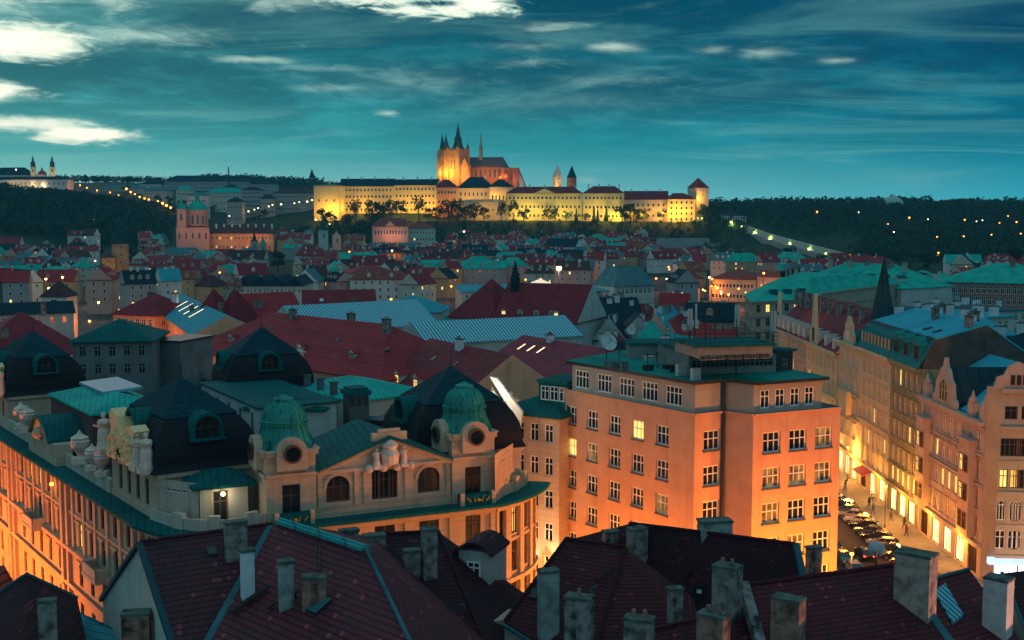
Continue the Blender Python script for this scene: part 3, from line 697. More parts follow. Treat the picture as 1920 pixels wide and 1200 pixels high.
# cathedral
def cathedral():
    Y = 1452; g = lambda u, v, y=Y: PY(u, v, y); c0 = g(880, 340)
    root = thing('cathedral', 'floodlit gothic cathedral with spired towers crowning the castle ridge', 'cathedral', (c0.x, c0.y, 48))
    def oct_(u, w, y=Y, n=8): p = g(u, 300, y); return MB().ring(p.x, p.y, w, n, .2)
    # two west towers
    for u, y, tip in ((829.5, 1456, 249), (836.5, 1446, 249)):
        m = MB(); p = g(u, 300, y); q = rect(p.x, p.y, 8, 8, .5); zt = g(u, 283, y).z
        m.prism(q, 48, zt)
        for k in range(4):
            for z in range(56, int(zt), 8):
                s = Side(q[k], q[(k + 1) % 4]); s.band(m, z, .7, .35)
            e = Vector(q[k]); d = (e - Vector((p.x, p.y))).normalized(); e = e + d * .2; m.box(e.x, e.y, 48, 1.8, 1.8, zt - 48 - 4, .5); m.cone(rect(e.x, e.y, 1.6, 1.6, .5), zt - 4, (e.x, e.y, zt + 4.5))
        t = m.build('west_tower', SAND, root)
        m = MB(); m.cone(MB().ring(p.x, p.y, 4.0, 8, .3), zt, (p.x, p.y, g(u, tip, y).z)); m.build('spire', LEAD, t)
        for k in (0, 3):
            s = Side(q[k], q[(k + 1) % 4]); s.add(s.L / 2, zt - 11, 2.2, 8, 'archbars'); s.add(s.L / 2, zt - 24, 2.2, 8, 'archbars'); s.stuck(t)
    # great south tower
    p = g(859, 300, 1440); zt = g(859, 281, 1440).z; q = rect(p.x, p.y, 16.5, 16.5, .82); m = MB(); m.prism(q, 48, zt)
    for k in range(4):
        e = Vector(q[k]); m.box(e.x, e.y, 48, 3.4, 3.4, zt - 46, .82); s = Side(q[k], q[(k + 1) % 4])
        for z, o in ((62, .5), (76, .5), (zt - 9, .6), (zt - .6, 1.1)): s.band(m, z, .8, o)
        for a in s.even(4): 
            c = s.at(a, .5); m.box(c.x, c.y, zt, 1.2, .5, 1.6, s.ang)
    t = m.build('great_tower', SAND, root)
    for k in (0, 3):
        s = Side(q[k], q[(k + 1) % 4])
        for z, h in ((zt - 24, 12), (64, 9)): s.add(s.L * .34, z, 2.4, h, 'archbars'); s.add(s.L * .66, z, 2.4, h, 'archbars')
        s.stuck(t, .1)
    zs = lambda v: g(859, v, 1440).z
    m = MB(); m.lathe(p.x, p.y, [(7.4, zt), (7.2, zs(277)), (5.6, zs(273)), (5.9, zs(271.5)), (4.9, zs(268)), (4.4, zs(262)), (4.7, zs(260)), (3.4, zs(256)), (2.2, zs(253)), (2.5, zs(250)), (2.6, zs(247.5)), (1.5, zs(246)), (1.7, zs(242)), (1.1, zs(240)), (.15, zs(229))], 8, 0, .3)
    m.build('spire', sheet('dark_green_spire', (0.05, 0.10, 0.09), 0, 2, .5, .5, 0, None, .4), t)
    for k in range(4):
        e = Vector(q[k]); m = MB(); m.lathe(e.x, e.y, [(1.5, zt), (1.6, zt + 3), (1.9, zt + 3.6), (1.2, zt + 5.2), (.3, zt + 6.5), (.1, zt + 10)], 8); m.build('turret', SANDD, t)
    # nave and choir
    a, b = g(862, 314, 1446), g(950, 314, 1434); A2, B2 = Vector((a.x, a.y)), Vector((b.x, b.y)); d = (B2 - A2).normalized(); n = Vector((d.y, -d.x))
    q = [A2, B2, B2 - n * 22, A2 - n * 22]; m = MB(); m.prism(q, 48, a.z); s = Side(A2, B2)
    s.band(m, a.z - .8, .9, .5)
    for x in s.even(11): c = s.at(x, 2.0); m.box(c.x, c.y, 48, 1.3, 4.5, 17, s.ang); c = s.at(x, 5.5); m.box(c.x, c.y, 48, 1.4, 2.2, 19, s.ang); m.cone(rect(c.x, c.y, 1.3, 1.3, s.ang), 67, (c.x, c.y, 75))
    # aisle and chapels
    lo = [s.at(0, 7), s.at(s.L, 7), s.at(s.L, -.5), s.at(0, -.5)]; m.prism(lo, 48, 57)
    m.build('nave_wall', SANDD, root)
    for i, x in enumerate(s.even(10)): s.add(x, a.z - 13, 3.0, 11, 'archbars', 0)
    s.stuck(root, .15)
    m = MB(); zr = g(905, 294, 1440).z; roof(m, [A2 - d * 3, B2 - d * 2, B2 - d * 2 - n * 22, A2 - d * 3 - n * 22], a.z + .1, zr - a.z, 'hip', .5, 0, 0, .4, .25); m.build('nave_roof', sheet('cathedral_roof', (0.13, 0.12, 0.13), .2, 2.5, .4, .6, 0, (0.06, 0.07, 0.09), .3), root)
    # transept gable by the great tower
    c = g(874, 300, 1436); m = MB(); qq = rect(c.x, c.y, 9, 16, s.ang); m.prism(qq, 48, a.z); roof(m, [qq[1], qq[2], qq[3], qq[0]], a.z, zr - a.z - 1, 'gable', .2, 0, 0); m.build('transept', SAND, root)
    # fleche
    c = g(901.5, 292, 1437); m = MB(); m.lathe(c.x, c.y, [(2.2, zr - 4), (2.2, g(901, 281).z), (2.6, g(901, 280).z), (1.7, g(901, 277).z), (.9, g(901, 265).z), (.1, g(901, 247).z)], 8); m.build('fleche', sheet('fleche_copper', (0.22, 0.24, 0.18), 0, 1, .4), root)
    # apse with flying buttress pinnacles
    c = g(957, 320, 1434); m = MB(); m.prism(MB().ring(c.x, c.y, 11, 10, .1), 48, a.z - 1); m.prism(MB().ring(c.x + 5, c.y, 19, 10, .1), 48, 58); m.build('apse', SANDD, root)
    for i in range(9):
        w = -2.2 + i * .42; ex, ey = c.x + 5 + 19 * math.cos(w), c.y + 19 * math.sin(w); m = MB(); m.box(ex, ey, 48, 1.6, 1.6, 20, w); m.cone(rect(ex, ey, 1.5, 1.5, w), 68, (ex, ey, 76 if i % 2 else 73)); m.tube((ex, ey, 64), (c.x + 10.5 * math.cos(w), c.y + 10.5 * math.sin(w), a.z - 3), .6, .6, 4); m.build('buttress', SANDD, root)
    return root
cathedral()
ORNG = (1.0, 0.42, 0.06)
flood(829, 840, 330, 1446, 2, 15000, (1, .5, .05), 18, 4); flood(846, 868, 326, 1432, 3, 17000, (1, .42, .04), 22, 0)
flood(875, 955, 331, 1436, 5, 9000, (1.0, 0.30, 0.06), 16, 0); light(PY(975, 338, 1415), 9000, (1, .3, .1), 'floodlight', 1); light(PY(962, 330, 1405), 6000, (1, .3, .1), 'floodlight', 1); light(PY(820, 325, 1448), 14000, FLOOD, 'floodlight', 1)
light(PY(829, 318, 1428), 13000, (1, .45, .05), 'floodlight', 1); light(PY(846, 310, 1415), 15000, (1, .5, .06), 'floodlight', 1); light(PY(1040, 348, 1425), 9000, FLOOD, 'floodlight', 1); light(PY(1069, 345, 1428), 1500, FLOOD, 'floodlight', 1)
flood(590, 634, 398, 1370, 2, 26000); flood(640, 684, 393, 1392, 2, 17000, FLOOD, 17, 2, 1390); flood(738, 815, 393, 1386, 4, 20000, FLOOD, 17, 2, 1374); flood(822, 855, 392, 1374, 2, 7000, SODIUM); flood(862, 958, 372, 1380, 5, 7000, FLOOD, 12, 2)
flood(865, 950, 400, 1358, 4, 7000, FLOOD, 14)
YG = (1.0, 0.62, 0.085)
flood(955, 1088, 404, 1364, 6, 17000, YG, 18, 2, 1360); flood(1097, 1168, 404, 1356, 3, 21000, YG, 18); flood(1175, 1250, 405, 1352, 4, 12000, FLOOD, 14); flood(1258, 1300, 402, 1346, 2, 26000, FLOOD, 15); light(PY(1316, 372, 1345), 10000, FLOOD, 'floodlight', 1)
light(PY(1365, 400, 1340), 5000, SODIUM, 'floodlight', 1)
# garden lawn terrace with retaining wall
mb = MB(); a, b = PY(940, 417, 1338), PY(1255, 417, 1332); 
G_ = 'trees in the gardens under the castle'
rt = random.Random(31)
spots = [(612, 'round', LEAFD, 1.25), (668, 'tall', LEAFG, 1.2), (700, 'round', LEAFD, 1.3), (716, 'round', LEAFD, 1.25), (735, 'tall', LEAFD, 1.1), (752, 'tall', LEAFG, 1.1), (786, 'tall', LEAFG, 1.25), (803, 'round', LEAFG, 1.0), (822, 'round', LEAFD, 1.0),
         (842, 'round', LEAFD, 1.25), (858, 'tall', LEAFG, 1.1), (873, 'round', LEAFD, 1.0), (890, 'round', LEAFD, 1.15), (907, 'round', LEAFD, .9), (940, 'tall', LEAFD, 1.0), (963, 'tall', LEAFG, 1.05), (982, 'round', LEAFD, .9),
         (1028, 'round', LEAFD, .95), (1040, 'round', LEAFD, .8), (1080, 'cypress', LEAFD, .95), (1098, 'round', LEAFD, .6), (1113, 'cypress', LEAFD, 1.1), (1120, 'cypress', LEAFD, .9), (1136, 'cypress', LEAFD, 1.05), (1166, 'round', LEAFD, 1.15), (1182, 'round', LEAFD, 1.2), (1192, 'round', LEAFD, .9),
         (1206, 'round', LEAFG, .9), (1240, 'round', LEAFD, .8), (1318, 'round', LEAFD, 1.1), (1335, 'round', LEAFD, 1.0), (655, 'round', LEAFD, .7), (628, 'round', LEAFG, .6), (1062, 'round', LEAFG, .7)]
GN = {'round': 'broad', 'tall': 'slender open', 'cypress': 'narrow cypress'}
for i, (u, k, lf, s) in enumerate(spots):
    y = 1346 + rt.uniform(-6, 6); x = (u - 960) / FPX * y
    near = 'yellow end block' if u < 640 else 'long plain castle wing' if u < 738 else 'golden wing' if u < 818 else 'corner wing' if u < 860 else 'royal hall' if u < 945 else 'pedimented palace front' if u < 1092 else 'niched palace section' if u < 1165 else 'low amber wing' if u < 1250 else 'castle end tower'
    tree(k, lf, x, y, T(x, y) - .3, s * (1.75 if k != 'cypress' else 1.35), '%s %s %s tree standing before the %s' % ({.6: 'very small', .7: 'small'}.get(s, 'tall' if s > 1.15 else 'short' if s < .95 else 'medium'), 'dark' if lf is LEAFD else 'lit green', GN[k], near), G_)
x = (1256 - 960) / FPX * 1420
tree('round', LEAFD, x, 1420, 52, 1.7, 'large bushy tree rising above the palace roofs near the square tower', G_); tree('cypress', LEAFD, (1229 - 960) / FPX * 1420, 1420, 56, 1.1, 'single dark conifer rising above the long wine red roof', G_)
# castle steps: stepped wall running down the hillside with lamps
sp = [PY(1352, 416, 1348), PY(1389, 427, 1290), PY(1443, 447, 1200), PY(1516, 467, 1080), PY(1590, 487, 970)]
root = thing('stair_wall', 'long pale wall of the castle steps descending the dark hillside', 'wall', (sp[0].x, sp[0].y, sp[0].z - 6)); m = MB(); m2 = MB()
for a, b in zip(sp, sp[1:]):
    for i in range(4):
        p, q_ = a.lerp(b, i / 4), a.lerp(b, (i + 1) / 4); d = Vector((q_.x - p.x, q_.y - p.y)); n = Vector((d.y, -d.x)).normalized()
        f = [Vector((p.x, p.y)), Vector((q_.x, q_.y)), Vector((q_.x, q_.y)) - n * 1.2, Vector((p.x, p.y)) - n * 1.2]; m.prism(f, [p.z - 5, q_.z - 5, q_.z - 5, p.z - 5], [p.z + 4.6, q_.z + 4.6, q_.z + 4.6, p.z + 4.6])
        f2 = [Vector((p.x, p.y)) + n * 4, Vector((q_.x, q_.y)) + n * 4, Vector((q_.x, q_.y)), Vector((p.x, p.y))]; m2.prism(f2, [p.z - 7, q_.z - 7, q_.z - 7, p.z - 7], [p.z - .4, q_.z - .4, q_.z - .4, p.z - .4])
m.build('retaining_wall', GREENW, root); m2.build('stair_flight', GREYW, root)
LAMPG = glow('lamp_globe_greenish', (0.62, 1.0, 0.16), 3.2, 0); LAMPO = glow('lamp_globe_sodium', (1.0, 0.34, 0.05), 4.5, 0); LAMPW = glow('lamp_globe_white', (1.0, 0.74, 0.32), 5, 0)
def lamp(p, h, r, mat, label, group, power=0, color=SODIUM, cat='street lamp', zb=None):
    """post with a bracket and a globe; p is the globe's place"""
    zb = p.z - h if zb is None else zb; root = thing('street_lamp', label, cat, (p.x, p.y, zb), group)
    m = MB(); m.tube((p.x, p.y, zb), (p.x, p.y, p.z - r * .6), max(.06, r * .25), max(.04, r * .16), 6); m.lathe(p.x, p.y, [(max(.14, r * .5), zb), (max(.1, r * .4), zb + .5), (.07, zb + .7)], 8); m.build('post', DARKMETAL, root)
    m = MB(); m.ball((p.x, p.y, p.z), r, 8); m.build('globe', mat, root)
    m = MB(); m.lathe(p.x, p.y, [(r * .75, p.z + r * .72), (r * .3, p.z + r * 1.25), (.02, p.z + r * 1.5)], 8); m.build('cap', DARKMETAL, root)
    if power: light((p.x, p.y - r * 1.5 - .2, p.z - r - .2), power, color)
    return root
ORD = ['first', 'second', 'third', 'fourth', 'fifth', 'sixth', 'seventh', 'eighth', 'ninth', 'tenth', 'eleventh', 'twelfth', 'thirteenth', 'fourteenth', 'fifteenth', 'sixteenth']
for i, (u, v, y) in enumerate(((1316, 409, 1343), (1370, 416, 1316), (1389, 424, 1286), (1414, 435, 1244), (1443, 445, 1196), (1480, 456, 1135), (1516, 466, 1076), (1548, 475, 1027), (1580, 484, 980))):
    lamp(PY(u, v, y), 4, .85 if i else .7, LAMPG, '%s greenish lamp down the castle steps, counted from the castle' % ORD[i], 'greenish lamps along the castle steps', 1500, (0.7, 1.0, 0.2))
# ---------------------------------------------------------------- landmarks of the far town
def onion(m, x, y, z0, r, h, n=10, mi=0):
    m.lathe(x, y, [(r * 1.05, z0), (r * 1.1, z0 + h * .06), (r * .8, z0 + h * .12), (r * 1.0, z0 + h * .25), (r * .85, z0 + h * .38), (r * .35, z0 + h * .5), (r * .42, z0 + h * .54), (r * .4, z0 + h * .64), (r * .5, z0 + h * .68), (r * .15, z0 + h * .78), (.08, z0 + h)], n, mi)
far_block('monastery', 'long floodlit white monastery range at the top of the wooded hill', 'monastery', -20, 125, 337, 331, 1720, 1690, 72, 16, WHITEW, SLATE, 1, 16, 1.6, 2.4, 'hip', chim=2)
far_block('library', 'dark roofed monastery library behind the white range', 'library', -20, 52, 328, 314, 1760, 1750, 72, 24, WHITEW, SLATE, 1, 7, 1.8, 3.2, 'hip')
for u, lab in ((62, 'white onion spired monastery tower nearer the dark roofed library'), (98, 'white onion spired monastery tower farther from the dark roofed library')):
    c = PY(u, 313, 1735); r = thing('bell_tower', lab, 'tower', (c.x, c.y, 75), 'twin monastery towers'); m = MB(); q = rect(c.x, c.y, 7, 7, .3); m.prism(q, 75, c.z); s = Side(q[0], q[1]); s.band(m, c.z - 1, 1, .6); s.band(m, 92, .8, .4); m.build('wall', WHITEW, r)
    s.add(s.L / 2, c.z - 8, 2.2, 4.5, 'archbars').stuck(r); m = MB(); onion(m, c.x, c.y, c.z, 3.6, PY(u, 290, 1735).z - c.z); m.build('onion_spire', LEAD, r)
c = PY(79, 327, 1740); r = thing('church_dome', 'small red roofed chapel between the twin monastery towers', 'chapel', (c.x, c.y, 78)); m = MB(); m.prism(MB().ring(c.x, c.y, 7, 8), 78, c.z); m.build('wall', WHITEW, r); m = MB(); m.lathe(c.x, c.y, [(7.4, c.z), (5, c.z + 4), (1.5, c.z + 6), (1.2, c.z + 8), (.1, c.z + 11)], 8); m.build('roof', TILE_FAR, r)
flood(8, 120, 350, 1705, 5, 5200, (1, .62, .25), 10); light(PY(60, 325, 1722), 1600, FLOOD, 'floodlight', 1); light(PY(97, 325, 1722), 2600, FLOOD, 'floodlight', 1)
far_block('palace', 'very long dark palace with a flat roofline on the skyline ridge', 'palace', 308, 462, 340, 329, 1960, 1960, 70, 30, GREYW, SLATE, 2, 26, 1.6, 2.6, 'hip')
for a in (('palace', 'pale long palace halfway up the ridge above the lamp lined road', 'palace', 186, 262, 353, 347, 1820, 1800, 60, 20, CREAM, GREYROOF, 2, 16), ('townhouse', 'narrow pale block beside the lamp lined road top', 'house', 268, 312, 358, 350, 1640, 1630, 50, 16, CREAM, GREYROOF, 2, 8),
          ('palace', 'grey green palace with a copper roof below the skyline', 'palace', 385, 450, 362, 352, 1560, 1540, 40, 20, GREENW, COPPER_FAR, 3, 10), ('palace', 'grey stone palace with many stacked window rows above the white lamps', 'palace', 452, 490, 356, 350, 1480, 1480, 34, 20, GREYW, SLATE, 6, 9),
          ('palace', 'broad grey palace with close set windows just before the castle end block', 'palace', 512, 580, 362, 351, 1470, 1460, 36, 22, GREYW, TILE_BROWN, 3, 16), ('townhouse', 'low grey block tucked between the two grey palaces', 'house', 488, 514, 372, 366, 1450, 1450, 34, 12, GREYW, SLATE, 2, 6),
          ('townhouse', 'pale house under the skyline beside the mast', 'house', 418, 446, 352, 346, 1700, 1700, 50, 14, WHITEW, SLATE, 2, 6), ('townhouse', 'small greenish hall with a curved copper roof on the ridge', 'house', 330, 362, 356, 349, 1620, 1620, 50, 14, GREENW, COPPER_FAR, 2, 6),
          ('townhouse', 'dim white house on the slope above the domed church', 'house', 352, 388, 366, 360, 1420, 1420, 38, 14, WHITEW, GREYROOF, 2, 7), ('townhouse', 'grey house next to the grey stone palace on the slope', 'house', 425, 455, 378, 370, 1420, 1420, 30, 14, GREYW, SLATE, 2, 6), ('townhouse', 'pale house on the ridge between palace and road', 'house', 262, 300, 345, 340, 1900, 1900, 70, 14, WHITEW, SLATE, 2, 8),
          ('townhouse', 'dark house by the ridge tree line', 'house', 470, 520, 345, 339, 1900, 1900, 70, 14, GREYW, SLATE, 2, 9)):
    far_block(*a, 1.4, 2.2, 'hip', None)
for k, (u, y) in enumerate(((300, 1560), (322, 1600), (345, 1540), (400, 1480), (436, 1500), (498, 1430), (372, 1640), (286, 1720), (240, 1760), (452, 1620), (540, 1560), (575, 1520))):
    x = (u - 960) / FPX * y; tree('round', LEAFD, x, y, T(x, y), 1.3, 'dark round tree among the palaces of the ridge', 'dark trees among the ridge palaces')
for u, v0, lab in ((585, 316, 'thin dark church spire on the wooded skyline'),):
    c = PY(u, 333, 2250); r = thing('church_spire', lab, 'spire', (c.x, c.y, 85)); m = MB(); q = rect(c.x, c.y, 8, 8, .2); m.prism(q, 85, c.z); m.build('wall', GREYW, r); m = MB(); m.cone(MB().ring(c.x, c.y, 6, 8), c.z, (c.x, c.y, PY(u, v0, 2250).z)); m.build('spire', SLATE, r)
c = PY(429, 345, 1900); r = thing('chimney_mast', 'tall thin dark mast standing up from the ridge roofs', 'mast', (c.x, c.y, 70)); m = MB(); m.tube((c.x, c.y, 70), (c.x, c.y, PY(429, 313, 1900).z), 1.4, .9, 8); m.build('shaft', DARKMETAL, r); m = MB(); m.lathe(c.x, c.y, [(2, 70), (2.2, 80), (1.6, 86)], 8); m.build('base', STONE, r)
# hill road lamps
OL = [(150, 347), (163, 352), (182, 357), (206, 361), (222, 366), (237, 354), (245, 360), (253, 364), (262, 369), (271, 372), (279, 374), (296, 377), (305, 381), (312, 385), (320, 389)]
for i, (u, v) in enumerate(OL):
    lamp(PY(u, v, 1690 - (u - 150) * 1.75), 7, rnd.uniform(1.0, 1.7), LAMPO, '%s sodium lamp down the road over the wooded hill, from the monastery' % ORD[i], 'sodium lamps along the hill road', 5200 if i % 2 == 0 else 0, SODIUM)
OL = [(466, 396), (477, 393), (484, 390), (504, 387), (511, 384), (527, 383), (552, 381), (561, 379), (576, 378), (585, 375)]
for i, (u, v) in enumerate(OL):
    lamp(PY(u, v, 1425 - (u - 460) * .25), 6, rnd.uniform(.7, 1.1), LAMPW, '%s pale lamp up the street climbing to the castle end block' % ORD[i], 'pale lamps on the street climbing to the castle', 1500 if i % 3 == 0 else 0, WARM)
# domed church
def dome_church():
    Y = 1180; c = PY(371, 426, Y); b = thing('domed_church', 'baroque church with a green dome and a square bell tower', 'church', (c.x, c.y, 8))
    m = MB(); dr = c.z; top = PY(371, 394, Y).z; m.prism(MB().ring(c.x, c.y, 9.6, 16), dr - 2, top); m.lathe(c.x, c.y, [(10.6, top - 1), (10.8, top), (10.2, top + .3)], 24)
    for i in range(12):
        a = i * math.pi / 6; m.box(c.x + 9.7 * math.cos(a), c.y + 9.7 * math.sin(a), dr, 1.2, 1.2, top - dr - 1, a)
    m.build('drum', PINKW, b)
    for i in range(12):
        a = i * math.pi / 6 + math.pi / 12
        if math.sin(a) < .3: window(b, (c.x + 9.65 * math.cos(a), c.y + 9.65 * math.sin(a), dr + 3), a + math.pi / 2, 2.0, 9, 'archbars')
    m = MB(); h = PY(371, 377, Y).z - top; m.lathe(c.x, c.y, [(10, top)] + [(9.8 * math.cos(R(i * 9)), top + h * math.sin(R(i * 9))) for i in range(1, 9)] + [(2, top + h), (2, top + h + 3.5), (2.4, top + h + 3.7), (.3, top + h + 7)], 24, 0, 0, .03, 12); m.build('dome', COPPER_FAR, b)
    t = PY(340.5, 392, 1165); m = MB(); q = rect(t.x, t.y, 8.2, 8.2, .15); m.prism(q, 4, t.z); s = Side(q[0], q[1]); s2 = Side(q[3], q[0])
    for z in (t.z - .8, t.z - 14, t.z - 15.2, t.z - 30): s.band(m, z, .9, .7); s2.band(m, z, .9, .7)
    tw = m.build('bell_tower', PINKW, b)
    for sd in (s,): sd.add(sd.L / 2, t.z - 11.5, 2.6, 7, 'archbars').add(sd.L / 2, t.z - 27, 2.6, 8, 'archbars').stuck(tw)
    m = MB(); m.lathe(t.x, t.y, [(4.6, t.z), (4.2, t.z + 2), (3, t.z + 4.5), (1.4, t.z + 5.5), (1.5, t.z + 8), (.4, t.z + 9), (.1, t.z + 12)], 8); m.build('tower_cap', COPPER_FAR, tw)
    m = MB(); a = PY(348, 426, 1172); q = [PY(u, 426, y) for u, y in ((330, 1160), (392, 1164), (392, 1210), (330, 1210))]; m.prism([(p.x, p.y) for p in q], 4, dr); s = Side(q[0], q[1]); s.band(m, dr - 1, .9, .6)
    m.build('nave', PINKW, b); nr = MB(); roof(nr, [Vector((p.x, p.y)) for p in q], dr, 4, 'hip', .5, 0, 0); nr.build('nave_roof', TILE_WINE, b); s.grid(s.even(5), [dr - 11], 2.0, 6, 'archbars').stuck(b)
dome_church()
far_block('college', 'long orange lit college with arcaded windows beside the domed church', 'college', 392, 512, 437, 424, 1172, 1160, 6, 18, PLAST := plaster('college_walls', (.55, .36, .2), .2, .1, .2), TILE_BROWN, 2, 16, 1.6, 2.4, 'hip', lit=[(0, 2), (0, 5), (1, 1), (1, 9), (0, 11), (1, 5)], litmat=2, chim=8)
flood(396, 508, 452, 1160, 6, 2600, SODIUM, 9, 1); flood(335, 388, 440, 1160, 2, 2300, (1, .42, .2), 22, 6); light(PY(365, 405, 1140), 4500, (1, .45, .3), 'floodlight', 1)
far_block('pink_palace', 'floodlit pink palace with a pediment and red mansard roof below the castle', 'palace', 698, 765, 424, 409, 1196, 1192, 6, 20, PINKW, TILE_BRICK, 2, 11, 1.7, 4.2, 'hip', None, pedim=5, hip=.3)
far_block('town_palace', 'white annex with lit windows joined to the pink palace', 'palace', 766, 816, 428, 418, 1200, 1205, 6, 16, GREENW, TILE_BRICK, 3, 8, 1.6, 2.2, 'hip', None, lit=[(2, 0), (2, 3), (2, 4), (1, 1), (2, 6), (2, 7)])
flood(702, 762, 444, 1194, 4, 2300, (1, .45, .25), 11, 1)
square_tower('bridge_tower', 'dark medieval bridge tower with a steep wedge roof', 225, 880, 11.5, 456, 424, SAND, SLATE, 0, .35, None, .6, 3)
square_tower('bridge_tower', 'lower stubby gate tower lit yellow beside the wedge roofed tower', 203, 872, 9, 482, 474, SAND, TILE_BROWN, 0, .35, None, .4, 2)
light(PY(206, 500, 858), 1300, FLOOD, 'floodlight', .5); light(PY(232, 490, 862), 500, FLOOD, 'floodlight', .5)
def slim_spire(lab, u, Y, vb, vm, vt, w, wall, rf, base=COPPER_FAR):
    c = PY(u, vm, Y); r = thing('church_tower', lab, 'tower', (c.x, c.y, 3)); m = MB(); q = rect(c.x, c.y, w, w, .3); m.prism(q, 3, c.z); s = Side(q[0], q[1]); s.band(m, c.z - .8, .8, .5); m.build('wall', wall, r); s.add(s.L / 2, c.z - 7, 1.8, 4, 'archbars').stuck(r)
    m = MB(); h = PY(u, vt, Y).z - c.z; m.lathe(c.x, c.y, [(w * .6, c.z), (w * .55, c.z + h * .06), (w * .3, c.z + h * .16), (w * .3, c.z + h * .25), (w * .36, c.z + h * .27), (w * .18, c.z + h * .4), (.08, c.z + h)], 8); m.build('spire', rf, r)
slim_spire('slim dark green church spire rising over the red roofs', 606, 1120, 450, 432, 394, 8, GREENW, sheet('spire_dark_green', (.03, .10, .10), 0, 1, .4))
slim_spire('small pink gabled turret near the green spire', 631, 1060, 458, 441, 433, 7, PINKW, PINKW); light(PY(631, 452, 1045), 600, (1, .5, .3), 'floodlight', .5)
slim_spire('slender grey church tower among roofs before the college', 477, 1090, 470, 452, 430, 6, GREYW, SLATE)
slim_spire('little copper capped turret beside the slender grey tower', 493, 1080, 470, 456, 440, 6, GREYW, COPPER_FAR)
c = PY(1673, 386, 1490); r = thing('domed_pavilion', 'pale green domed pavilion among the trees of the far plateau', 'pavilion', (c.x, c.y, 45)); m = MB(); m.prism(MB().ring(c.x, c.y, 14, 16), 40, c.z); m.build('wall', WHITEW, r); m = MB(); m.lathe(c.x, c.y, [(15, c.z)] + [(14.5 * math.cos(R(i * 10)), c.z + 12 * math.sin(R(i * 10))) for i in range(1, 9)] + [(.2, c.z + 12.5)], 20); m.build('dome', plaster('dome_pale_copper', (.35, .5, .42), .2), r)
far_block('white_house', 'white house with a dark roof at the head of the castle steps', 'house', 1352, 1400, 404, 396, 1330, 1325, 34, 16, WHITEW, SLATE, 2, 9, 1.4, 2.1, 'hip')
far_block('garden_pavilion', 'small lit pavilion with a hipped roof beside the castle steps', 'pavilion', 1410, 1430, 443, 437, 1262, 1262, 14, 10, CREAM, SLATE, 2, 4, 1.4, 2.2, 'hip', lit=[(0, 0), (0, 1), (0, 2), (0, 3)])
far_block('villa', 'lit hillside villa with a red mansard roof under the dark trees', 'villa', 1694, 1748, 458, 447, 1120, 1120, 8, 18, CREAM, TILE_WINE, 2, 9, 1.6, 2.2, 'hip', lit=[(0, 0), (0, 3), (1, 1), (1, 2), (0, 6)], litmat=2)
far_block('villa', 'unlit dark roofed villa in front of the lit hillside villa', 'villa', 1706, 1766, 482, 472, 1050, 1050, 0, 18, GREYW, SLATE, 2, 9, 1.5, 2.2, 'hip')
light(PY(1720, 466, 1105), 2600, SODIUM); light(PY(1685, 470, 1100), 1500, SODIUM)  # assumed lights by the villas, no lamp fixtures
for i, (u, v, p) in enumerate(((1532, 397, 3), (1610, 398, 1), (1705, 408, 3), (1740, 411, 1), (1809, 412, 2.4), (1831, 415, 1), (1842, 413, 1), (1874, 418, 1.6), (1890, 405, 1.4), (1906, 416, 2.4), (1757, 444, 1.8), (1807, 443, 1.8), (1859, 440, 1.6), (1914, 438, 1.8), (1665, 420, 1.4), (1676, 435, 1.2), (1644, 477, 1.6), (1760, 474, 3), (1786, 477, 1.8), (1837, 483, 1.8), (1592, 478, 3))):
    y = 1000 if v > 470 else 1075 if v > 430 else 1190
    lamp(PY(u, v, y), 7, .42 + .16 * p, LAMPO if p > 1.2 else LAMPW, ('bright' if p > 2 else 'dim' if p < 1.3 else 'middling') + ' path lamp on the dark wooded hillside', 'path lamps on the dark hillside', 900 if p > 2 else 0)

# ---------------------------------------------------------------- houses of the far town, one by one
LM = [('the domed church', 365, 440), ('the wedge roofed bridge tower', 225, 470), ('the orange lit college', 450, 446), ('the dark green spire', 606, 438), ('the pink palace', 732, 430), ('the castle lawn', 1000, 430), ('the star bright lamp', 1048, 503),
      ('the lit white canopy', 1010, 532), ('the grey mansard pavilion', 1190, 515), ('the orange lit hall', 1380, 520), ('the hillside villa', 1720, 465), ('the zigzag dark roofs', 480, 520), ('the lamp lit trees', 45, 515), ('the terraced garden slope', 1290, 455), ('the copper roofed blocks', 1590, 515),
      ('the foot of the castle steps', 1585, 487), ('the white gabled house', 1050, 455), ('the long yellow palace', 900, 475), ('the pale arcaded hall', 690, 485), ('the riverside lamps', 560, 455), ('the wooded hill foot', 90, 450), ('the big lone tree', 522, 490)]
USED = set()
def uniq(base, extras):
    for e in extras:
        l = (base + ' ' + e).strip()
        if l not in USED and len(l.split()) <= 16: USED.add(l); return l
    return None
def near_phrase(u, v):
    d = sorted(((abs(u - a) + abs(v - b) * 2.2, n, a, b) for n, a, b in LM))[:4]; out = []
    for k, (dd, n, a, b) in enumerate(d):
        rel = 'close to' if dd < 40 else ('beyond' if v < b - 8 else 'in front of' if v > b + 8 else 'some way from' if dd > 90 else 'level with')
        out.append(rel + ' ' + n)
    return out
WALLS = [(WHITEW, 'white'), (CREAM, 'cream'), (GREYW, 'grey'), (GREENW, 'pale green'), (OCHRE, 'ochre'), (PINKW, 'pink'), (WHITEW, 'white')]
ROOFS = [(TILE_FAR, 'red'), (TILE_WINE, 'wine red'), (TILE_BRICK, 'brick red'), (TILE_BROWN, 'brown'), (SLATE, 'slate blue'), (GREYROOF, 'zinc grey'), (TILE_FAR, 'red'), (TILE_WINE, 'wine red'), (COPPER_FAR, 'copper green')]
NUM = ['no', 'one', 'two', 'three', 'four', 'five']
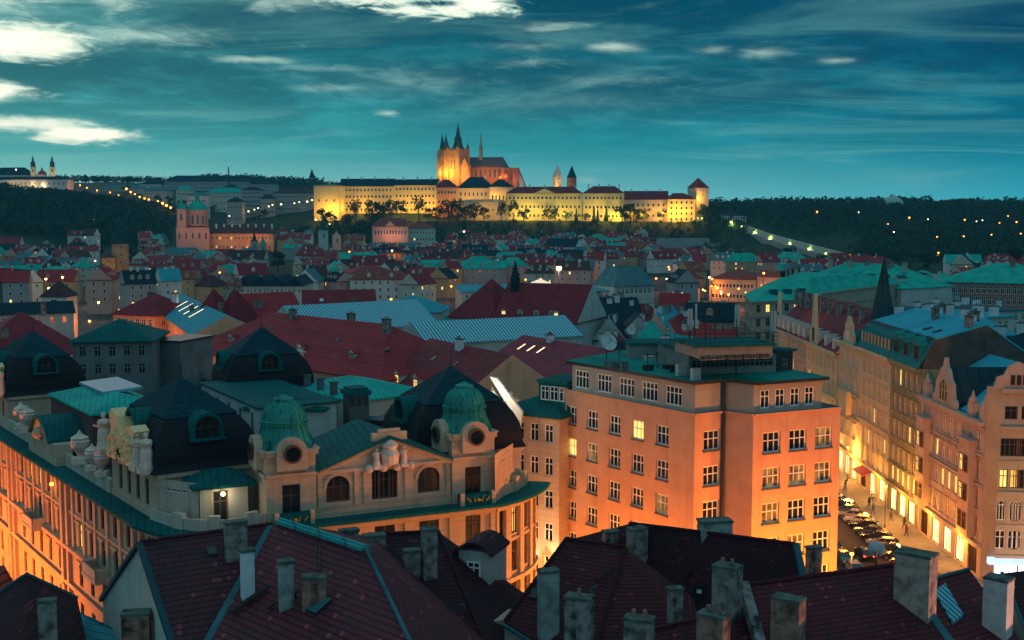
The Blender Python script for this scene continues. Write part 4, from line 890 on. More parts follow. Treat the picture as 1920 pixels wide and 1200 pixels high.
def house(x, y, z, w, d, hw, hr, ang, rr, wall=None, rf=None, kind=None, nch=None, litp=.09, group='houses of the far town', cat='house', name='house', dorm=None, label=None, ww=1.1, wh=1.7):
    wall = wall or rr.choice(WALLS); rf = rf or rr.choice(ROOFS); kind = kind or rr.choice(('gable', 'gable', 'hip')); nch = rr.randint(0, 3) if nch is None else nch
    q = rect(x, y, w, d, ang); pu, pv = PX((x, y, z + hw)); dorm = (rr.randint(0, 3) if hr > 3.5 and w > 12 else 0) if dorm is None else dorm
    lits = 0; root = thing(name, '', cat, (x, y, z - 2), group)
    m = MB(); m.prism(q, z - 3, z + hw); r_ = MB(); r1, r2 = roof(r_, q, z + hw + .02, hr, kind, .45, 0, 1, .3)
    if kind == 'gable':
        pass
    m.build('wall', wall[0], root); ro = r_.build('roof', [rf[0], wall[0]], root)
    ax = Vector((math.cos(ang), math.sin(ang)))
    for i in range(4):
        s = Side(q[i], q[(i + 1) % 4]); mid = s.at(s.L / 2)
        if s.n.dot(-mid) <= 0.25 * mid.length: continue
        nc = max(1, int(s.L / 4.2)); nr = max(1, int(hw / 3.6)); nr = min(nr, 2 if y > 800 else 3)
        for k in range(nr):
            for a in s.even(nc, 1.0):
                if rr.random() < .12: continue
                l = 1 if rr.random() < litp else 0; lits += l; s.add(a, z + hw - 2.6 - k * 3.5, ww, wh, 'cross' if y < 500 else 'plain', (rr.choice((1, 2, 1))) if l else 0)
        s.stuck(root)
    for i in range(nch):
        t = (i + .5 + rr.uniform(-.2, .2)) / nch; o = rr.uniform(-.2, .2) * d; c = Vector((x, y)) + ax * (t - .5) * w * .8 + Vector((-ax.y, ax.x)) * o
        chimney(ro, c.x, c.y, z + hw + hr * (1 - abs(o) / (d / 2)) - 1.2, rr.uniform(.8, 1.6), .8, rr.uniform(2.0, 3.2), ang, rr.choice((CHIM, WHITEW, CHIMB)))
    for i in range(dorm):
        sgn = -1 if Vector((ax.y, -ax.x)).dot(Vector((-x, -y))) > 0 else 1; nn = Vector((-ax.y, ax.x)) * sgn; c = Vector((x, y)) + ax * ((i + .5) / dorm - .5) * w * .75 + nn * d * .3
        dm = MB(); dq = [c + ax * -.9 + nn * .8, c + ax * .9 + nn * .8, c + ax * .9 - nn * 1.6, c - ax * .9 - nn * 1.6]; zd = z + hw + hr * .35
        if sgn > 0: dq = [dq[1], dq[0], dq[3], dq[2]]
        dm.prism([(p.x, p.y) for p in dq], zd - .6, zd + 1.3, 1); roof(dm, [dq[1], dq[2], dq[3], dq[0]], zd + 1.3, .8, 'gable', .15, 0, 1, .1); do = dm.build('dormer', [rf[0], wall[0]], ro)
    size = 'tiny' if w < 11 else 'small' if w < 15 else 'broad' if w < 21 else 'long' if w < 27 else 'very long'
    base = '%s %s house with %s %s roof' % (size, wall[1], rf[1], 'gabled' if kind == 'gable' else 'hipped')
    ph = near_phrase(pu, pv + 5); ex = []
    for p_ in ph:
        ex += [p_]
        if nch: ex += ['and %s chimney%s, %s' % (NUM[nch], '' if nch == 1 else 's', p_)]
        if dorm: ex += ['and %s dormer%s, %s' % (NUM[dorm], '' if dorm == 1 else 's', p_)]
        if lits: ex += ['and lit windows, ' + p_]
    root['label'] = label or uniq(base, ex) or uniq(base.replace(' house', ' one'), ex) or uniq(base, ['by ' + ph[1].split(' the ')[1]]) or ' '.join((base + ' ' + ph[0]).split()[:16])
    return root
RES = [(328, 372, 515, 462), (690, 400, 822, 452), (186, 420, 245, 506), (590, 390, 620, 456), (985, 518, 1042, 545), (1140, 490, 1240, 540), (865, 515, 1160, 600), (1325, 495, 1450, 560), (1340, 395, 1620, 470), (1690, 440, 1770, 500), (505, 470, 540, 505), (625, 430, 640, 460)]
TOWN = []
def town():
    rr = random.Random(77); n = 0; y = 1262.0
    while y > 560:
        x = -0.45 * y + rr.uniform(0, 8)
        while x < 0.45 * y:
            w = rr.choice((8, 10, 12, 14, 17, 21, 26)) * (1 + (1000 - y) / 2500); d = rr.uniform(9, 13); ang = rr.gauss(0, .38) + (1.45 if rr.random() < .34 else 0) + (.15 if x < 0 else -.12)
            hw = rr.uniform(8, 13); hr = rr.uniform(3.5, 6.5); cx = x + w / 2; cy = y + rr.uniform(-14, 14); z = T(cx, cy)
            u, v = PX((cx, cy, z + hw)); u0, u1 = u - w * FPX / y / 2, u + w * FPX / y / 2; x += w * .80 + rr.uniform(0, 4)
            if u < -40 or u > 1960: continue
            if any(u1 > a - 2 and u0 < c_ + 2 and v > b - 4 and PX((cx, cy, z + hw + hr))[1] < e_ + 2 for a, b, c_, e_ in RES): continue
            if u < 120 and v < 455 or u < 330 and v < 440 or u > 1230 and y > 1000 or u > 1600 and y > 820 or (v < 437 and 560 < u): continue
            if u > 1240 and y > 760 and rr.random() < .25: continue
            if n >= 560: return
            if sum(1 for p in TOWN if p[1] >= 800) >= 296 and cy >= 800: continue
            house(cx, cy, z, w, d, hw, hr, ang, rr, name='house' if cy >= 800 else 'townhouse', cat='house' if cy >= 800 else 'townhouse'); TOWN.append((cx, cy, z)); n += 1
        y -= 40 + (1262 - y) * .004
town()
print('town houses', len(TOWN))
rl = random.Random(5)
for i, (u, v) in enumerate(((22, 499), (92, 541), (86, 523), (24, 534), (117, 520), (30, 318), (156, 489), (260, 519), (336, 513), (412, 511), (592, 412), (618, 420), (1308, 409), (905, 498), (918, 495), (934, 488), (988, 495), (1005, 497), (1014, 500), (1022, 501), (870, 434), (1255, 505), (1330, 520), (1352, 547), (1366, 551), (1318, 543), (1345, 540), (655, 472), (700, 500), (1250, 523), (1264, 535), (1271, 532), (430, 405), (175, 411), (735, 470))):
    y = 1250 if v < 425 else 1050 if v < 470 else 820 if v < 505 else 560
    if v == 318: y = 1600
    lamp(PY(u, v, y), 6, rl.uniform(.45, .75) * (y / 900) ** .5 * (1.3 if u in (92, 1352, 24) else 1), LAMPW if i % 3 else LAMPO, 'street lamp glowing between town houses ' + near_phrase(u, v)[0], 'street lamps among the far houses', 1600 if i % 2 == 0 else 0, WARM if i % 3 else SODIUM)
GT = 'trees among the far town houses'
for i, (u, v, s, k) in enumerate(((522, 512, 1.3, 'round'), (62, 560, 1.3, 'round'), (30, 562, 1.0, 'tall'), (85, 545, .8, 'tall'), (132, 545, .9, 'round'), (905, 512, .9, 'round'), (935, 515, 1.0, 'round'), (962, 512, .9, 'round'), (1000, 478, .8, 'round'), (1100, 470, 1.0, 'round'), (1150, 478, .9, 'round'), (1330, 505, 1.2, 'round'), (1390, 560, .9, 'tall'), (1372, 556, .8, 'round'), (1480, 500, 1.1, 'round'), (1300, 500, 1.0, 'round'), (180, 470, 1.2, 'round'), (250, 480, 1., 'round'), (690, 470, .9, 'round'), (850, 455, 1.0, 'round'), (1540, 510, 1., 'round'), (1700, 520, 1.1, 'round'), (1740, 515, 1.2, 'round'), (1790, 512, 1.2, 'round'), (1850, 515, 1.1, 'round'), (1900, 512, 1.2, 'round'))):
    p = PZ(u, v, 0) if v > 500 else PY(u, v, 1000); 
    if p.y > 1000: p = PY(u, v, 1000)
    tree(k, LEAFD if i % 3 else LEAFG, p.x, p.y, T(p.x, p.y), s * (1.25 if p.y > 700 else .9), '%s tree among the house roofs %s' % ('dark bushy' if k == 'round' else 'lamp lit slender', near_phrase(u, v - 20)[0]), GT)
# terraced garden walls
for i, (u0, u1, v, y) in enumerate(((1215, 1330, 446, 1240), (1235, 1350, 455, 1215), (1260, 1395, 466, 1180), (1300, 1420, 476, 1150), (1340, 1450, 485, 1120), (1235, 1300, 474, 1160))):
    a, b = PY(u0, v, y), PY(u1, v + 3, y - 8); m = MB(); s = Side(a, b); s.band(m, a.z - 7, 7, .6, mi=0); r = thing('terrace_wall', '%s pale garden terrace wall down the slope below the castle, from the top' % ORD[i], 'wall', (a.x, a.y, a.z - 7), 'garden terrace walls'); m.build('wall', GREYW, r)
# big lit white gabled house and yellow long palace near the slope
far_block('white_house', 'white house with twin gables close under the castle slope', 'house', 1022, 1078, 462, 447, 1000, 985, 0, 14, WHITEW, SLATE, 2, 6, 1.3, 2, 'gable', lit=[(0, 2)])
far_block('town_palace', 'long yellow palace with many pale windows before the castle slope', 'palace', 857, 946, 478, 468, 900, 890, 0, 14, PALEY, SLATE, 2, 14, 1.3, 2.2, 'hip', lit=[(0, 5), (1, 12)])
far_block('arcaded_hall', 'pale hall with a row of tall windows among red roofs', 'hall', 656, 700, 477, 467, 870, 875, 0, 14, GREENW, TILE_FAR, 2, 7, 1.5, 2.6, 'hip')
far_block('arcaded_hall', 'broad pale green hall under a wide hipped red roof', 'hall', 660, 745, 512, 497, 640, 650, 0, 20, GREENW, TILE_FAR, 2, 12, 1.2, 2.6, 'hip')
# ---------------------------------------------------------------- middle distance, block by block
TRED = tile('red_tiles', (0.42, 0.030, 0.038), .3, None, .5, .55, .4)
TWINE = tile('wine_tiles', (0.26, 0.022, 0.036), .3, None, .5, .55, .4)
TPLUM = tile('plum_tiles', (0.32, 0.040, 0.065), .3, None, .5, .5, .4)
PATINA = sheet('patina_sheet', (0.02, 0.42, 0.34), .3, .6, .4, .55, 0, (0.02, 0.13, 0.14), .5)
PATINAD = sheet('dark_patina_sheet', (0.008, 0.12, 0.115), .3, .6, .4, .55, 0, (0.008, 0.04, 0.05), .5)
TURQ = sheet('blue_zinc_sheet', (0.04, 0.34, 0.40), .7, .6, .35, .45, 0, (0.02, 0.17, 0.22), .4)
PALEWALL = plaster('pale_render', (0.52, 0.50, 0.40), .3, .3, .4)
COOLWALL = plaster('cool_render', (0.42, 0.48, 0.44), .3, .3, .4)
PEACH = plaster('peach_render', (0.62, 0.37, 0.22), .25, .3, .35)
def striped(name, c, c2, ang, pitch, duty=.3):
    m, t, b = _new(name); x, y, z = sep(t, _pos(t)); s = ((x * math.cos(ang) + y * math.sin(ang)) / pitch).f('FRACT')
    n = noise(t, _pos(t), .5, 4); k = (s - .5).f('ABSOLUTE').step(duty - .05, duty + .05)
    put(t, cmix(t, k, c, cmix(t, n, c2, tuple(a * .6 for a in c2))), b.inputs['Base Color']); put(t, k.lin(0, 1, .45, .8), b.inputs['Roughness']); MATS[name] = m; return m
def mid_block(name, label, cat, u0, v0, u1, v1, z, depth, hr, kind='gable', wall=None, rf=None, rows=0, cols=0, ww=1.2, wh=1.9, lit=None, chim=0, over=.5, group=None, hip=.5, frame=None, litmat=1, side=False, chm=None, style='cross', step=3.6, flatw=2, topm=None, z0=0):
    A_, B_ = P2(u0, v0, z), P2(u1, v1, z); d = (B_ - A_).normalized(); n = Vector((d.y, -d.x)); q = [A_, B_, B_ - n * depth, A_ - n * depth]
    m = (A_ + B_) / 2; root = thing(name, label, cat, (m.x, m.y, z0), group); w, r = MB(), MB(); ss = []
    for i in range(4):
        s = Side(q[i], q[(i + 1) % 4])
        if rows and (i == 0 or (side and i in (1, 3))):
            nc = cols if i == 0 else max(2, int(s.L / 4)); s.zm = z - 3
            s.grid(s.even(nc, min(1, s.L * .05)), [z - 1.0 - wh - step * k for k in range(rows)], ww, wh, style, {(c_, r_): litmat for r_, c_ in (lit or ())} if i == 0 else 0, frame)
        s.wall(w, z0 - .5, z, 0, .2); ss.append(s)
        s.band(w, z - .35, .3, .3)
    r1, r2 = roof(r, q, z + .02, hr, kind, over, 0, 1, .25, hip, flatw)
    w.build('wall', wall or PALEWALL, root); ro = r.build('roof', [rf or TRED, topm or wall or PALEWALL], root)
    for s in ss: s.fill(root)
    rr = random.Random(int(u0 * 7 + v0))
    for i in range(chim):
        t = (i + .5 + rr.uniform(-.25, .25)) / chim; o = rr.uniform(.2, .8); p = A_.lerp(B_, t) - n * depth * o
        chimney(ro, p.x, p.y, z + hr * (1 - abs(o - .5) * 2) - .8, rr.uniform(1.0, 2.4), .9, rr.uniform(1.8, 3.0), math.atan2(d.y, d.x), chm or rr.choice((CHIM, CHIMB, CHIMR)), rr.randint(0, 3))
    root['_q'] = 0; root['_m'] = 0
    return root, q, ro, math.atan2(d.y, d.x), n
def skylight(ro, q, z, hr, depth, t, o, w, h, mat, ang, n):
    """roof window lying on the front slope: t along, o fraction up the slope"""
    A_, B_ = q[0], q[1]; d = (B_ - A_).normalized(); sl = hr / (depth / 2); c = A_.lerp(B_, t) - n * depth * .5 * o; zc = z + hr * o + .1; u_ = Vector((d.x, d.y, 0)); s_ = Vector((-n.x, -n.y, sl)).normalized()
    c3 = Vector((c.x, c.y, zc)); up = u_.cross(s_); m = MB(); pts = [c3 - u_ * w / 2, c3 + u_ * w / 2, c3 + u_ * w / 2 + s_ * h, c3 - u_ * w / 2 + s_ * h]
    m.slab([p + Vector((0, 0, .12)) for p in pts], .3, 0, 1); return m.build('skylight', [mat, DARKMETAL], ro)
def dormer(ro, q, z, hr, depth, t, o, w, h, ang, n, lit=0, rf=None, wl=None, arch=False):
    A_, B_ = q[0], q[1]; d = (B_ - A_).normalized(); c = A_.lerp(B_, t) - n * depth * .5 * o; zc = z + hr * o - .1; L = h / (hr / (depth / 2)) + 1
    m = MB(); dq = [c - d * w / 2 + n * .1, c + d * w / 2 + n * .1, c + d * w / 2 - n * L, c - d * w / 2 - n * L]; m.prism([(p.x, p.y) for p in dq], zc - .5, zc + h, 1)
    roof(m, [dq[1], dq[2], dq[3], dq[0]], zc + h, w * .35, 'gable', .2, 0, 1, .1); o_ = m.build('dormer', [rf or TRED, wl or PALEWALL], ro)
    p = c + n * .14; window(o_, (p.x, p.y, zc + .2), ang, w * .7, h * .8, 'cross', lit); return o_
HOT = glow('skylight_lit', (1, .85, .55), 1.6); COLDSKY = plain('skylight_glass', (.5, .62, .62), .1)
# street and long roofs, left half
b = mid_block('tenement', 'orange lit street front with a glass skylit roof, receding beside the big red roof', 'tenement', 289, 578, 362, 628, 18.5, 15, 4, 'gable', PEACH, TURQ, 4, 11, 1.3, 2.1, chim=3)
for i in range(4): skylight(b[2], b[1], 18.5, 4, 15, .3 + i * .12, .35, 1.2, 4, HOT, b[3], b[4])
mid_block('tenement', 'orange lit corner house with a balcony across from the skylit roof', 'tenement', 212, 588, 290, 592, 19, 16, 5, 'hip', PEACH, TWINE, 4, 6, 1.3, 2.1, chim=2, side=True)
for p, w_ in (((300, 612), 2600), ((318, 640), 3200), ((340, 662), 3200)): light(PZ(p[0], p[1] + 60, 7), w_ * 1.3, SODIUM)  # assumed street lights without lamps, added for the orange fronts
light(PZ(255, 690, 8), 4200, SODIUM); light(PZ(215, 690, 9), 2200, SODIUM)  # two more assumed lights with no lamp built
b = mid_block('tiled_hall', 'huge hall with a long hipped red tile roof behind the black pavilions', 'hall', 348, 656, 716, 714, 16.5, 25, 8, 'hip', PEACH, TRED, 2, 18, 1.2, 2, hip=.55)
for t in (.18, .55, .8): dormer(b[2], b[1], 16.5, 8, 25, t, .3, 1.6, 1.1, b[3], b[4])
for t, o in ((.3, .62), (.42, .2), (.66, .55), (.72, .25), (.9, .5), (.25, .2)): skylight(b[2], b[1], 16.5, 8, 25, t, o, 1.0, .9, GLASS, b[3], b[4])
for t, o in ((.35, .9), (.6, 1.08), (.82, .85)): p = b[1][0].lerp(b[1][1], t) - b[4] * 12.5 * o; chimney(b[2], p.x, p.y, 22.4, 1.6, .9, 3.2, b[3], CHIM, 2)
light(PZ(352, 740, 8), 3000, SODIUM)  # assumed lampless light beside the hall
b = mid_block('tiled_hall', 'red hipped roof joined behind the huge hall, edged with snow guards', 'hall', 650, 700, 800, 690, 16, 24, 7.5, 'hip', PALEWALL, TRED, 0, 0)
b = mid_block('townhouse', 'wine red roofed house with two lit dormers behind the chimneyed copper roof', 'house', 700, 725, 838, 768, 14.5, 23, 8, 'gable', PEACH, TWINE, 3, 8, 1.2, 1.9, chim=1)
dormer(b[2], b[1], 14.5, 8, 23, .22, .16, 2.0, 1.7, b[3], b[4], 1); dormer(b[2], b[1], 14.5, 8, 23, .48, .16, 2.2, 1.9, b[3], b[4], 2)
for t in (.3, .6): skylight(b[2], b[1], 14.5, 8, 23, t, .62, .8, 1.2, GLASS, b[3], b[4])
light(PZ(810, 790, 8), 2600, SODIUM); light(PZ(735, 760, 9), 1200, SODIUM)  # assumed sodium lights, no lamps stand here
b = mid_block('townhouse', 'plum tiled roof with five glowing skylights between palace and plain block', 'house', 874, 702, 1085, 752, 16, 25, 6.5, 'gable', PALEWALL, TPLUM, 1, 8, 1.2, 1.8, chim=2)
for t, o in ((.12, .66), (.21, .66), (.30, .66), (.70, .52), (.80, .52)): skylight(b[2], b[1], 16, 6.5, 25, t, o, .55, 1.9, HOT, b[3], b[4])
def glass_hall(label, u0, v0, u1, v1, z, depth, hr):
    A_, B_ = P2(u0, v0, z), P2(u1, v1, z); d = B_ - A_; nm = 'glazed_roof_%d' % u0
    st = striped(nm, (.26, .58, .64), (.045, .24, .30), math.atan2(d.y, d.x), .8, .24)
    return mid_block('glass_roofed_hall', label, 'hall', u0, v0, u1, v1, z, depth, hr, 'gable', COOLWALL, st, 0, 0, over=.3)
glass_hall('long hall under a striped glass roof, the wider one farther off', 572, 623, 822, 607, 17.5, 22, 5.5)
glass_hall('narrower striped glass roof with chimneys before it', 800, 645, 1092, 629, 17.5, 17, 4)
b = mid_block('townhouse', 'red roof with a gold oculus gable left of the copper sheet roof', 'house', 570, 590, 705, 588, 18, 20, 6, 'gable', PALEWALL, TWINE, 2, 9, chim=1); skylight(b[2], b[1], 18, 6, 20, .25, .5, 1.0, 1.2, COLDSKY, b[3], b[4])
mid_block('townhouse', 'plain copper sheet roof above the wider glass roof', 'house', 700, 584, 824, 585, 18, 18, 4, 'hip', COOLWALL, TURQ, 2, 8)
mid_block('townhouse', 'red gabled roof beside two steep mansards', 'house', 455, 604, 572, 598, 18, 18, 6.5, 'gable', PALEWALL, TRED, 2, 8, chim=2)
for i, (u, lab) in enumerate(((378, 'steep pointed red mansard roof nearer the skylit street front'), (418, 'steep pointed red mansard roof nearer the gabled roofs'))):
    mid_block('townhouse', lab, 'house', u - 24, 612 - i * 2, u + 22, 614 - i * 2, 17.5, 11, 9, 'hip', PEACH, TWINE, 2, 4, chim=1, hip=.35, group='steep mansard roofed houses')
b = mid_block('museum_block', 'long red roof with lit dormers, a dark turret and a white end gable', 'house', 925, 600, 1080, 606, 18, 22, 9, 'gable', COOLWALL, TWINE, 1, 12)
for t in (.1, .3, .5, .68, .74): dormer(b[2], b[1], 18, 9, 22, t, .14, 1.4, 1.2, b[3], b[4], rnd.choice((0, 1, 2)))
r, q_ = b[0], b[1]; c = q_[0].lerp(q_[1], .1) - b[4] * 9; m = MB(); m.prism(rect(c.x, c.y, 1.8, 1.8, b[3]), 20, 27.5); m.cone(MB().ring(c.x, c.y, 1.4, 8), 27.5, (c.x, c.y, 33)); m.build('turret', SLATE, r)
mid_block('townhouse', 'red hipped roof meeting the turreted long roof', 'house', 842, 594, 926, 598, 18, 22, 9.5, 'hip', PALEWALL, TWINE, 1, 6, hip=.4)
mid_block('statued_house', 'pale ornate house with a row of roof figures before the hipped red roof', 'house', 800, 602, 858, 600, 15, 12, 2, 'hip', PALEWALL, PATINA, 2, 5)
A_, B_ = P2(866, 547, 14), P2(1156, 545, 14)
mid_block('market_hall', 'long low hall with a flat teal metal roof in front of the star bright lamp', 'hall', 866, 547, 1156, 545, 13.5, 46, 1.6, 'hip', COOLWALL, TURQ, 1, 30, 1.4, 1.8)
mid_block('mansard_pavilion', 'grey mansard pavilion with a glazed flat top beside the teal hall', 'pavilion', 1152, 537, 1226, 535, 15.5, 18, 7.5, 'mansard', COOLWALL, GREYROOF, 1, 8, 1.4, 2.2, flatw=4, topm=PATINAD)
for i in range(4):   # zigzag dark roofs
    u = 440 + i * 32; mid_block('zigzag_shed', 'dark blue %s of the sawtooth sheds with pale ridges' % ('first gable', 'second gable', 'third gable', 'last gable')[i], 'shed', u, 537, u + 31, 537, 12, 30, .1, 'gable', COOLWALL, SLATE, 1, 3, over=.1, group='sawtooth sheds')
    A_, B_ = P2(u, 537, 12), P2(u + 31, 537, 12); d = (B_ - A_).normalized(); n = Vector((d.y, -d.x)); m = MB(); roof(m, [B_, B_ - n * 30, A_ - n * 30, A_], 12.2, 4.2, 'gable', .3, 0, 0); o = m.build('sawtooth_roof', [SLATE], COL.objects[-1] if False else [x for x in bpy.data.objects if x.name.startswith('zigzag_shed')][-1])
# white canopy and star lamp
c = PZ(1013, 541, 6); r = thing('event_tent', 'white peaked canopy glowing in front of the teal hall', 'tent', (c.x, c.y, 0)); m = MB(); q = rect(c.x, c.y, 13, 9, 0); TENT = glow('lit_tent_fabric', (1, .9, .7), .9); roof(m, q, 8, 3.2, 'pyr', .5); m.build('canopy', TENT, r)
for p in q: m = MB(); m.tube((p.x, p.y, 0), (p.x, p.y, 8), .12); m.build('leg', DARKMETAL, r)
light((c.x, c.y, 6.5), 900, WARM); light((c.x, c.y - 8, 5), 1200, WARM)  # added tent lights, one inside and one in front, without fixtures
p = PY(1048, 503, 470); lamp(p, p.z, 1.1, LAMPW, 'tall floodlight mast shining like a star over the teal hall', None, 3000, WHITE)
far_block('orange_hall', 'orange lit hall under a plain hipped red roof', 'hall', 1330, 1418, 522, 503, 610, 600, 0, 26, CREAM, TILE_BRICK, 2, 12, 1.3, 2, 'hip'); far_block('orange_hall', 'smaller orange lit house with dormers joined to the hipped hall', 'house', 1420, 1500, 518, 507, 590, 580, 0, 16, CREAM, TILE_BRICK, 2, 10, 1.3, 2, 'gable')
for u, v, pw in ((1430, 540, 3500), (1400, 545, 2600), (1340, 552, 3000), (1372, 560, 3000), (1312, 545, 1500)): light(PY(u, v, 560), pw, SODIUM)  # extra lampless lights assumed for the glow of the square
for u, v in ((1352, 551), (1366, 553), (1335, 523), (1322, 545), (1385, 541), (1432, 512), (1398, 548), (1255, 532)): lamp(PY(u, v, 540), 8, rnd.uniform(.35, .6), LAMPO, 'sodium lamp on the square before the orange lit hall', 'sodium lamps on the orange square', 350)
light(PY(1262, 528, 540), 1500, SODIUM); light(PY(1275, 520, 555), 1000, SODIUM)  # assumed lights with no lamp posts
# copper roofed blocks on the right
def green_block():
    z = 22.5; pts = [(1398, 552), (1412, 566), (1520, 561), (1540, 549)]; P = [P2(u, v, z) for u, v in pts]; bk = [P2(1700, 529, z), P2(1480, 524, z)]; q = P + bk
    r = thing('copper_roofed_block', 'rounded corner office block under a bright copper roof with a lit corner room', 'building', (P[1].x, P[1].y, 0)); m = MB()
    lit = {(1, 0): 1, (5, 1): 1, (6, 2): 1, (6, 1): 1}
    for i in range(len(q)):
        s = Side(q[i], q[(i + 1) % len(q)]); n_ = max(1, int(s.L / 3.0)); s.zm = 18
        if i < 3: s.grid(s.even(n_, .3), [z - 2.9 - 3.6 * k for k in range(5)], 1.4, 2.1, 'cross', {(1, 0): 1, (n_ - 2, 0): 1, (n_ // 2, 1): 1, (2, 1): 1, (3, 1): 2, (n_ - 3, 2): 1} if i == 1 else {(0, 0): 1} if i == 2 else 0, WGREY)
        s.wall(m, 0, z); s.band(m, z - .4, .5, .5); s.band(m, z - 4.0, .35, .35); s.band(m, z - 7.7, .35, .3); s.fill(r)
    m.build('wall', GREENW if False else plaster('dim_office_stone', (.33, .31, .24), .3, .3, .3), r)
    m = MB(); c = cent(q); top = [c + (p - c) * .45 for p in q]; e = grow(q, .8) if False else [c + (p - c) * 1.03 for p in q]
    m.prism([(p.x, p.y) for p in e], z + .1, z + 4.2, 0, None, [(p.x, p.y) for p in top]); ro = m.build('roof', COPPER_FAR, r)
    for t in (.1, .2, .3, .42, .55, .65, .8, .9): p = top[0].lerp(top[-1], t); chimney(ro, p.x, p.y, z + 3, 1.3, 1, 2.8, 0, (STONE, SOOT)[int(t * 10) % 2])
    for t in (.2, .5, .8): p = e[1].lerp(e[2], t).lerp(c, .2); d_ = MB(); d_.box(p.x, p.y, z + .6, 1.8, 2.4, 1.8); d_.box(p.x, p.y, z + 2.4, 2.1, 2.7, .15); d_.build('dormer', PATINAD, ro)
green_block()
m1 = mid_block('copper_roofed_block', 'long ridge of bright copper roofing with dark dormers behind the rounded corner block', 'building', 1486, 528, 1690, 541, 21, 26, 7, 'hip', COOLWALL, COPPER_FAR, 3, 20, chim=2)
for i in range(7): p = m1[1][0].lerp(m1[1][1], .12 + .12 * i) - m1[4] * (13 + 4 * math.sin(i * 2)); chimney(m1[2], p.x, p.y, 25.5, 1.4, 1, 3.4, m1[3], (STONE, CHIM)[i % 2])
for t in (.12, .3, .42, .52, .65, .78, .9): dormer(m1[2], m1[1], 21, 7, 26, t, .2, 2.4, 1.8, m1[3], m1[4], 0, PATINAD)
mid_block('copper_roofed_block', 'wide low copper roof over a dark colonnaded hall at the plateau foot', 'building', 1766, 528, 2010, 533, 22, 34, 6, 'hip', plaster('terracotta_trim', (.34, .16, .12), .3), COPPER_FAR, 3, 20, 1.3, 2.8, chim=1)
mid_block('flat_roofed_block', 'flat pale teal roof deck between the copper ridges and the dark hall', 'building', 1640, 556, 1800, 551, 18, 24, .8, 'hip', COOLWALL, TURQ, 2, 12)
mid_block('flat_roofed_block', 'cluttered grey flat roofs beyond the blue mansards', 'building', 1760, 588, 1930, 580, 19, 22, 1, 'hip', COOLWALL, LEAD, 2, 12, chim=7, chm=CHIMB)
# left edge
mid_block('tiled_hall', 'broad wine red roof at the edge behind the ball finial pavilion', 'hall', -60, 672, 168, 660, 15, 30, 8, 'hip', PALEWALL, TWINE, 1, 12, chim=2)
mid_block('flat_roofed_block', 'long dark blue roof between lamp lit trees and the broad wine red roof', 'building', -60, 592, 138, 585, 16.5, 9, 3, 'gable', COOLWALL, SLATE, 1, 8)
mid_block('white_house', 'white box house with a brown pyramid roof near the lamp lit trees', 'house', 77, 556, 124, 556, 17, 10, 5, 'hip', WHITEW, TILE_BROWN, 1, 1, 2.2, 2.2, hip=.8)
# ordinary houses filling the middle distance
MRES = [(280, 560, 372, 640), (210, 560, 292, 600), (345, 592, 800, 720), (700, 630, 840, 770), (870, 640, 1100, 750), (555, 578, 825, 632), (795, 612, 1090, 650), (355, 545, 830, 605), (842, 532, 1085, 606), (866, 518, 1160, 548), (1148, 494, 1232, 540), (438, 508, 566, 538), (985, 520, 1042, 545), (1328, 498, 1500, 558), (1396, 520, 1545, 680), (1480, 500, 1700, 542), (1760, 500, 1920, 535), (1630, 545, 1930, 592), (-10, 560, 170, 680), (70, 525, 128, 572), (1480, 560, 1920, 800), (1130, 500, 1240, 545)]
def mid_town():
    rr = random.Random(41); y = 548.0
    while y > 215:
        x = -0.46 * y + rr.uniform(0, 8)
        while x < 0.46 * y:
            w = rr.choice((9, 11, 13, 16, 20)); d = rr.uniform(8, 12); ang = rr.gauss(0, .3) + (1.4 if rr.random() < .3 else 0); hw = rr.uniform(10.5, 15.5); hr = rr.uniform(4, 6.5); cx, cy = x + w / 2, y + rr.uniform(-9, 9); x += w * .86 + rr.uniform(0, 4)
            u, v = PX((cx, cy, hw)); vt = PX((cx, cy, hw + hr + 2))[1]; du = w * FPX / y / 2
            if u < -60 or u > 1980 or (u > 1500 and y < 330) or (u > 1380 and y < 250) or (u < 250 and y < 250): continue
            if any(u + du > a + 4 and u - du < c_ - 4 and v + 26 > b and vt < e_ - 6 for a, b, c_, e_ in MRES): continue
            house(cx, cy, 0, w, d, hw, hr, ang, rr, litp=.12, group='houses of the middle distance', cat='townhouse', name='townhouse', wall=rr.choice(((COOLWALL, 'pale'), (PALEWALL, 'cream'), (WHITEW, 'white'), (GREYW, 'grey'), (PINKW, 'pink'))), rf=rr.choice(((TRED, 'red'), (TWINE, 'wine red'), (TWINE, 'wine red'), (SLATE, 'slate'), (TURQ, 'blue zinc'), (PATINA, 'copper'))), nch=rr.randint(1, 4)); TOWN.append((cx, cy, 0))
        y -= 19
mid_town()
print('all houses', len(TOWN))

# lamps added in gaps between the middle houses for warm street glow
rl = random.Random(23); k = 0
for _ in range(400):
    if k >= 34: break
    y = rl.uniform(270, 980); x = rl.uniform(-.42, .4) * y; u, v = PX((x, y, 8))
    if any(abs(x - a) < 14 and abs(y - b) < 12 for a, b, c_ in TOWN) or (y < 420 and u > 560) or (u > 1480): continue
    lamp(Vector((x, y, T(x, y) + 8)), 8, .3 + y * .0004, LAMPO if k % 3 else LAMPW, 'street lamp in a gap between roofs ' + near_phrase(u, v)[0], 'street lamps in the gaps between roofs', 2600 if y > 500 else 1300, SODIUM if k % 3 else WARM); k += 1
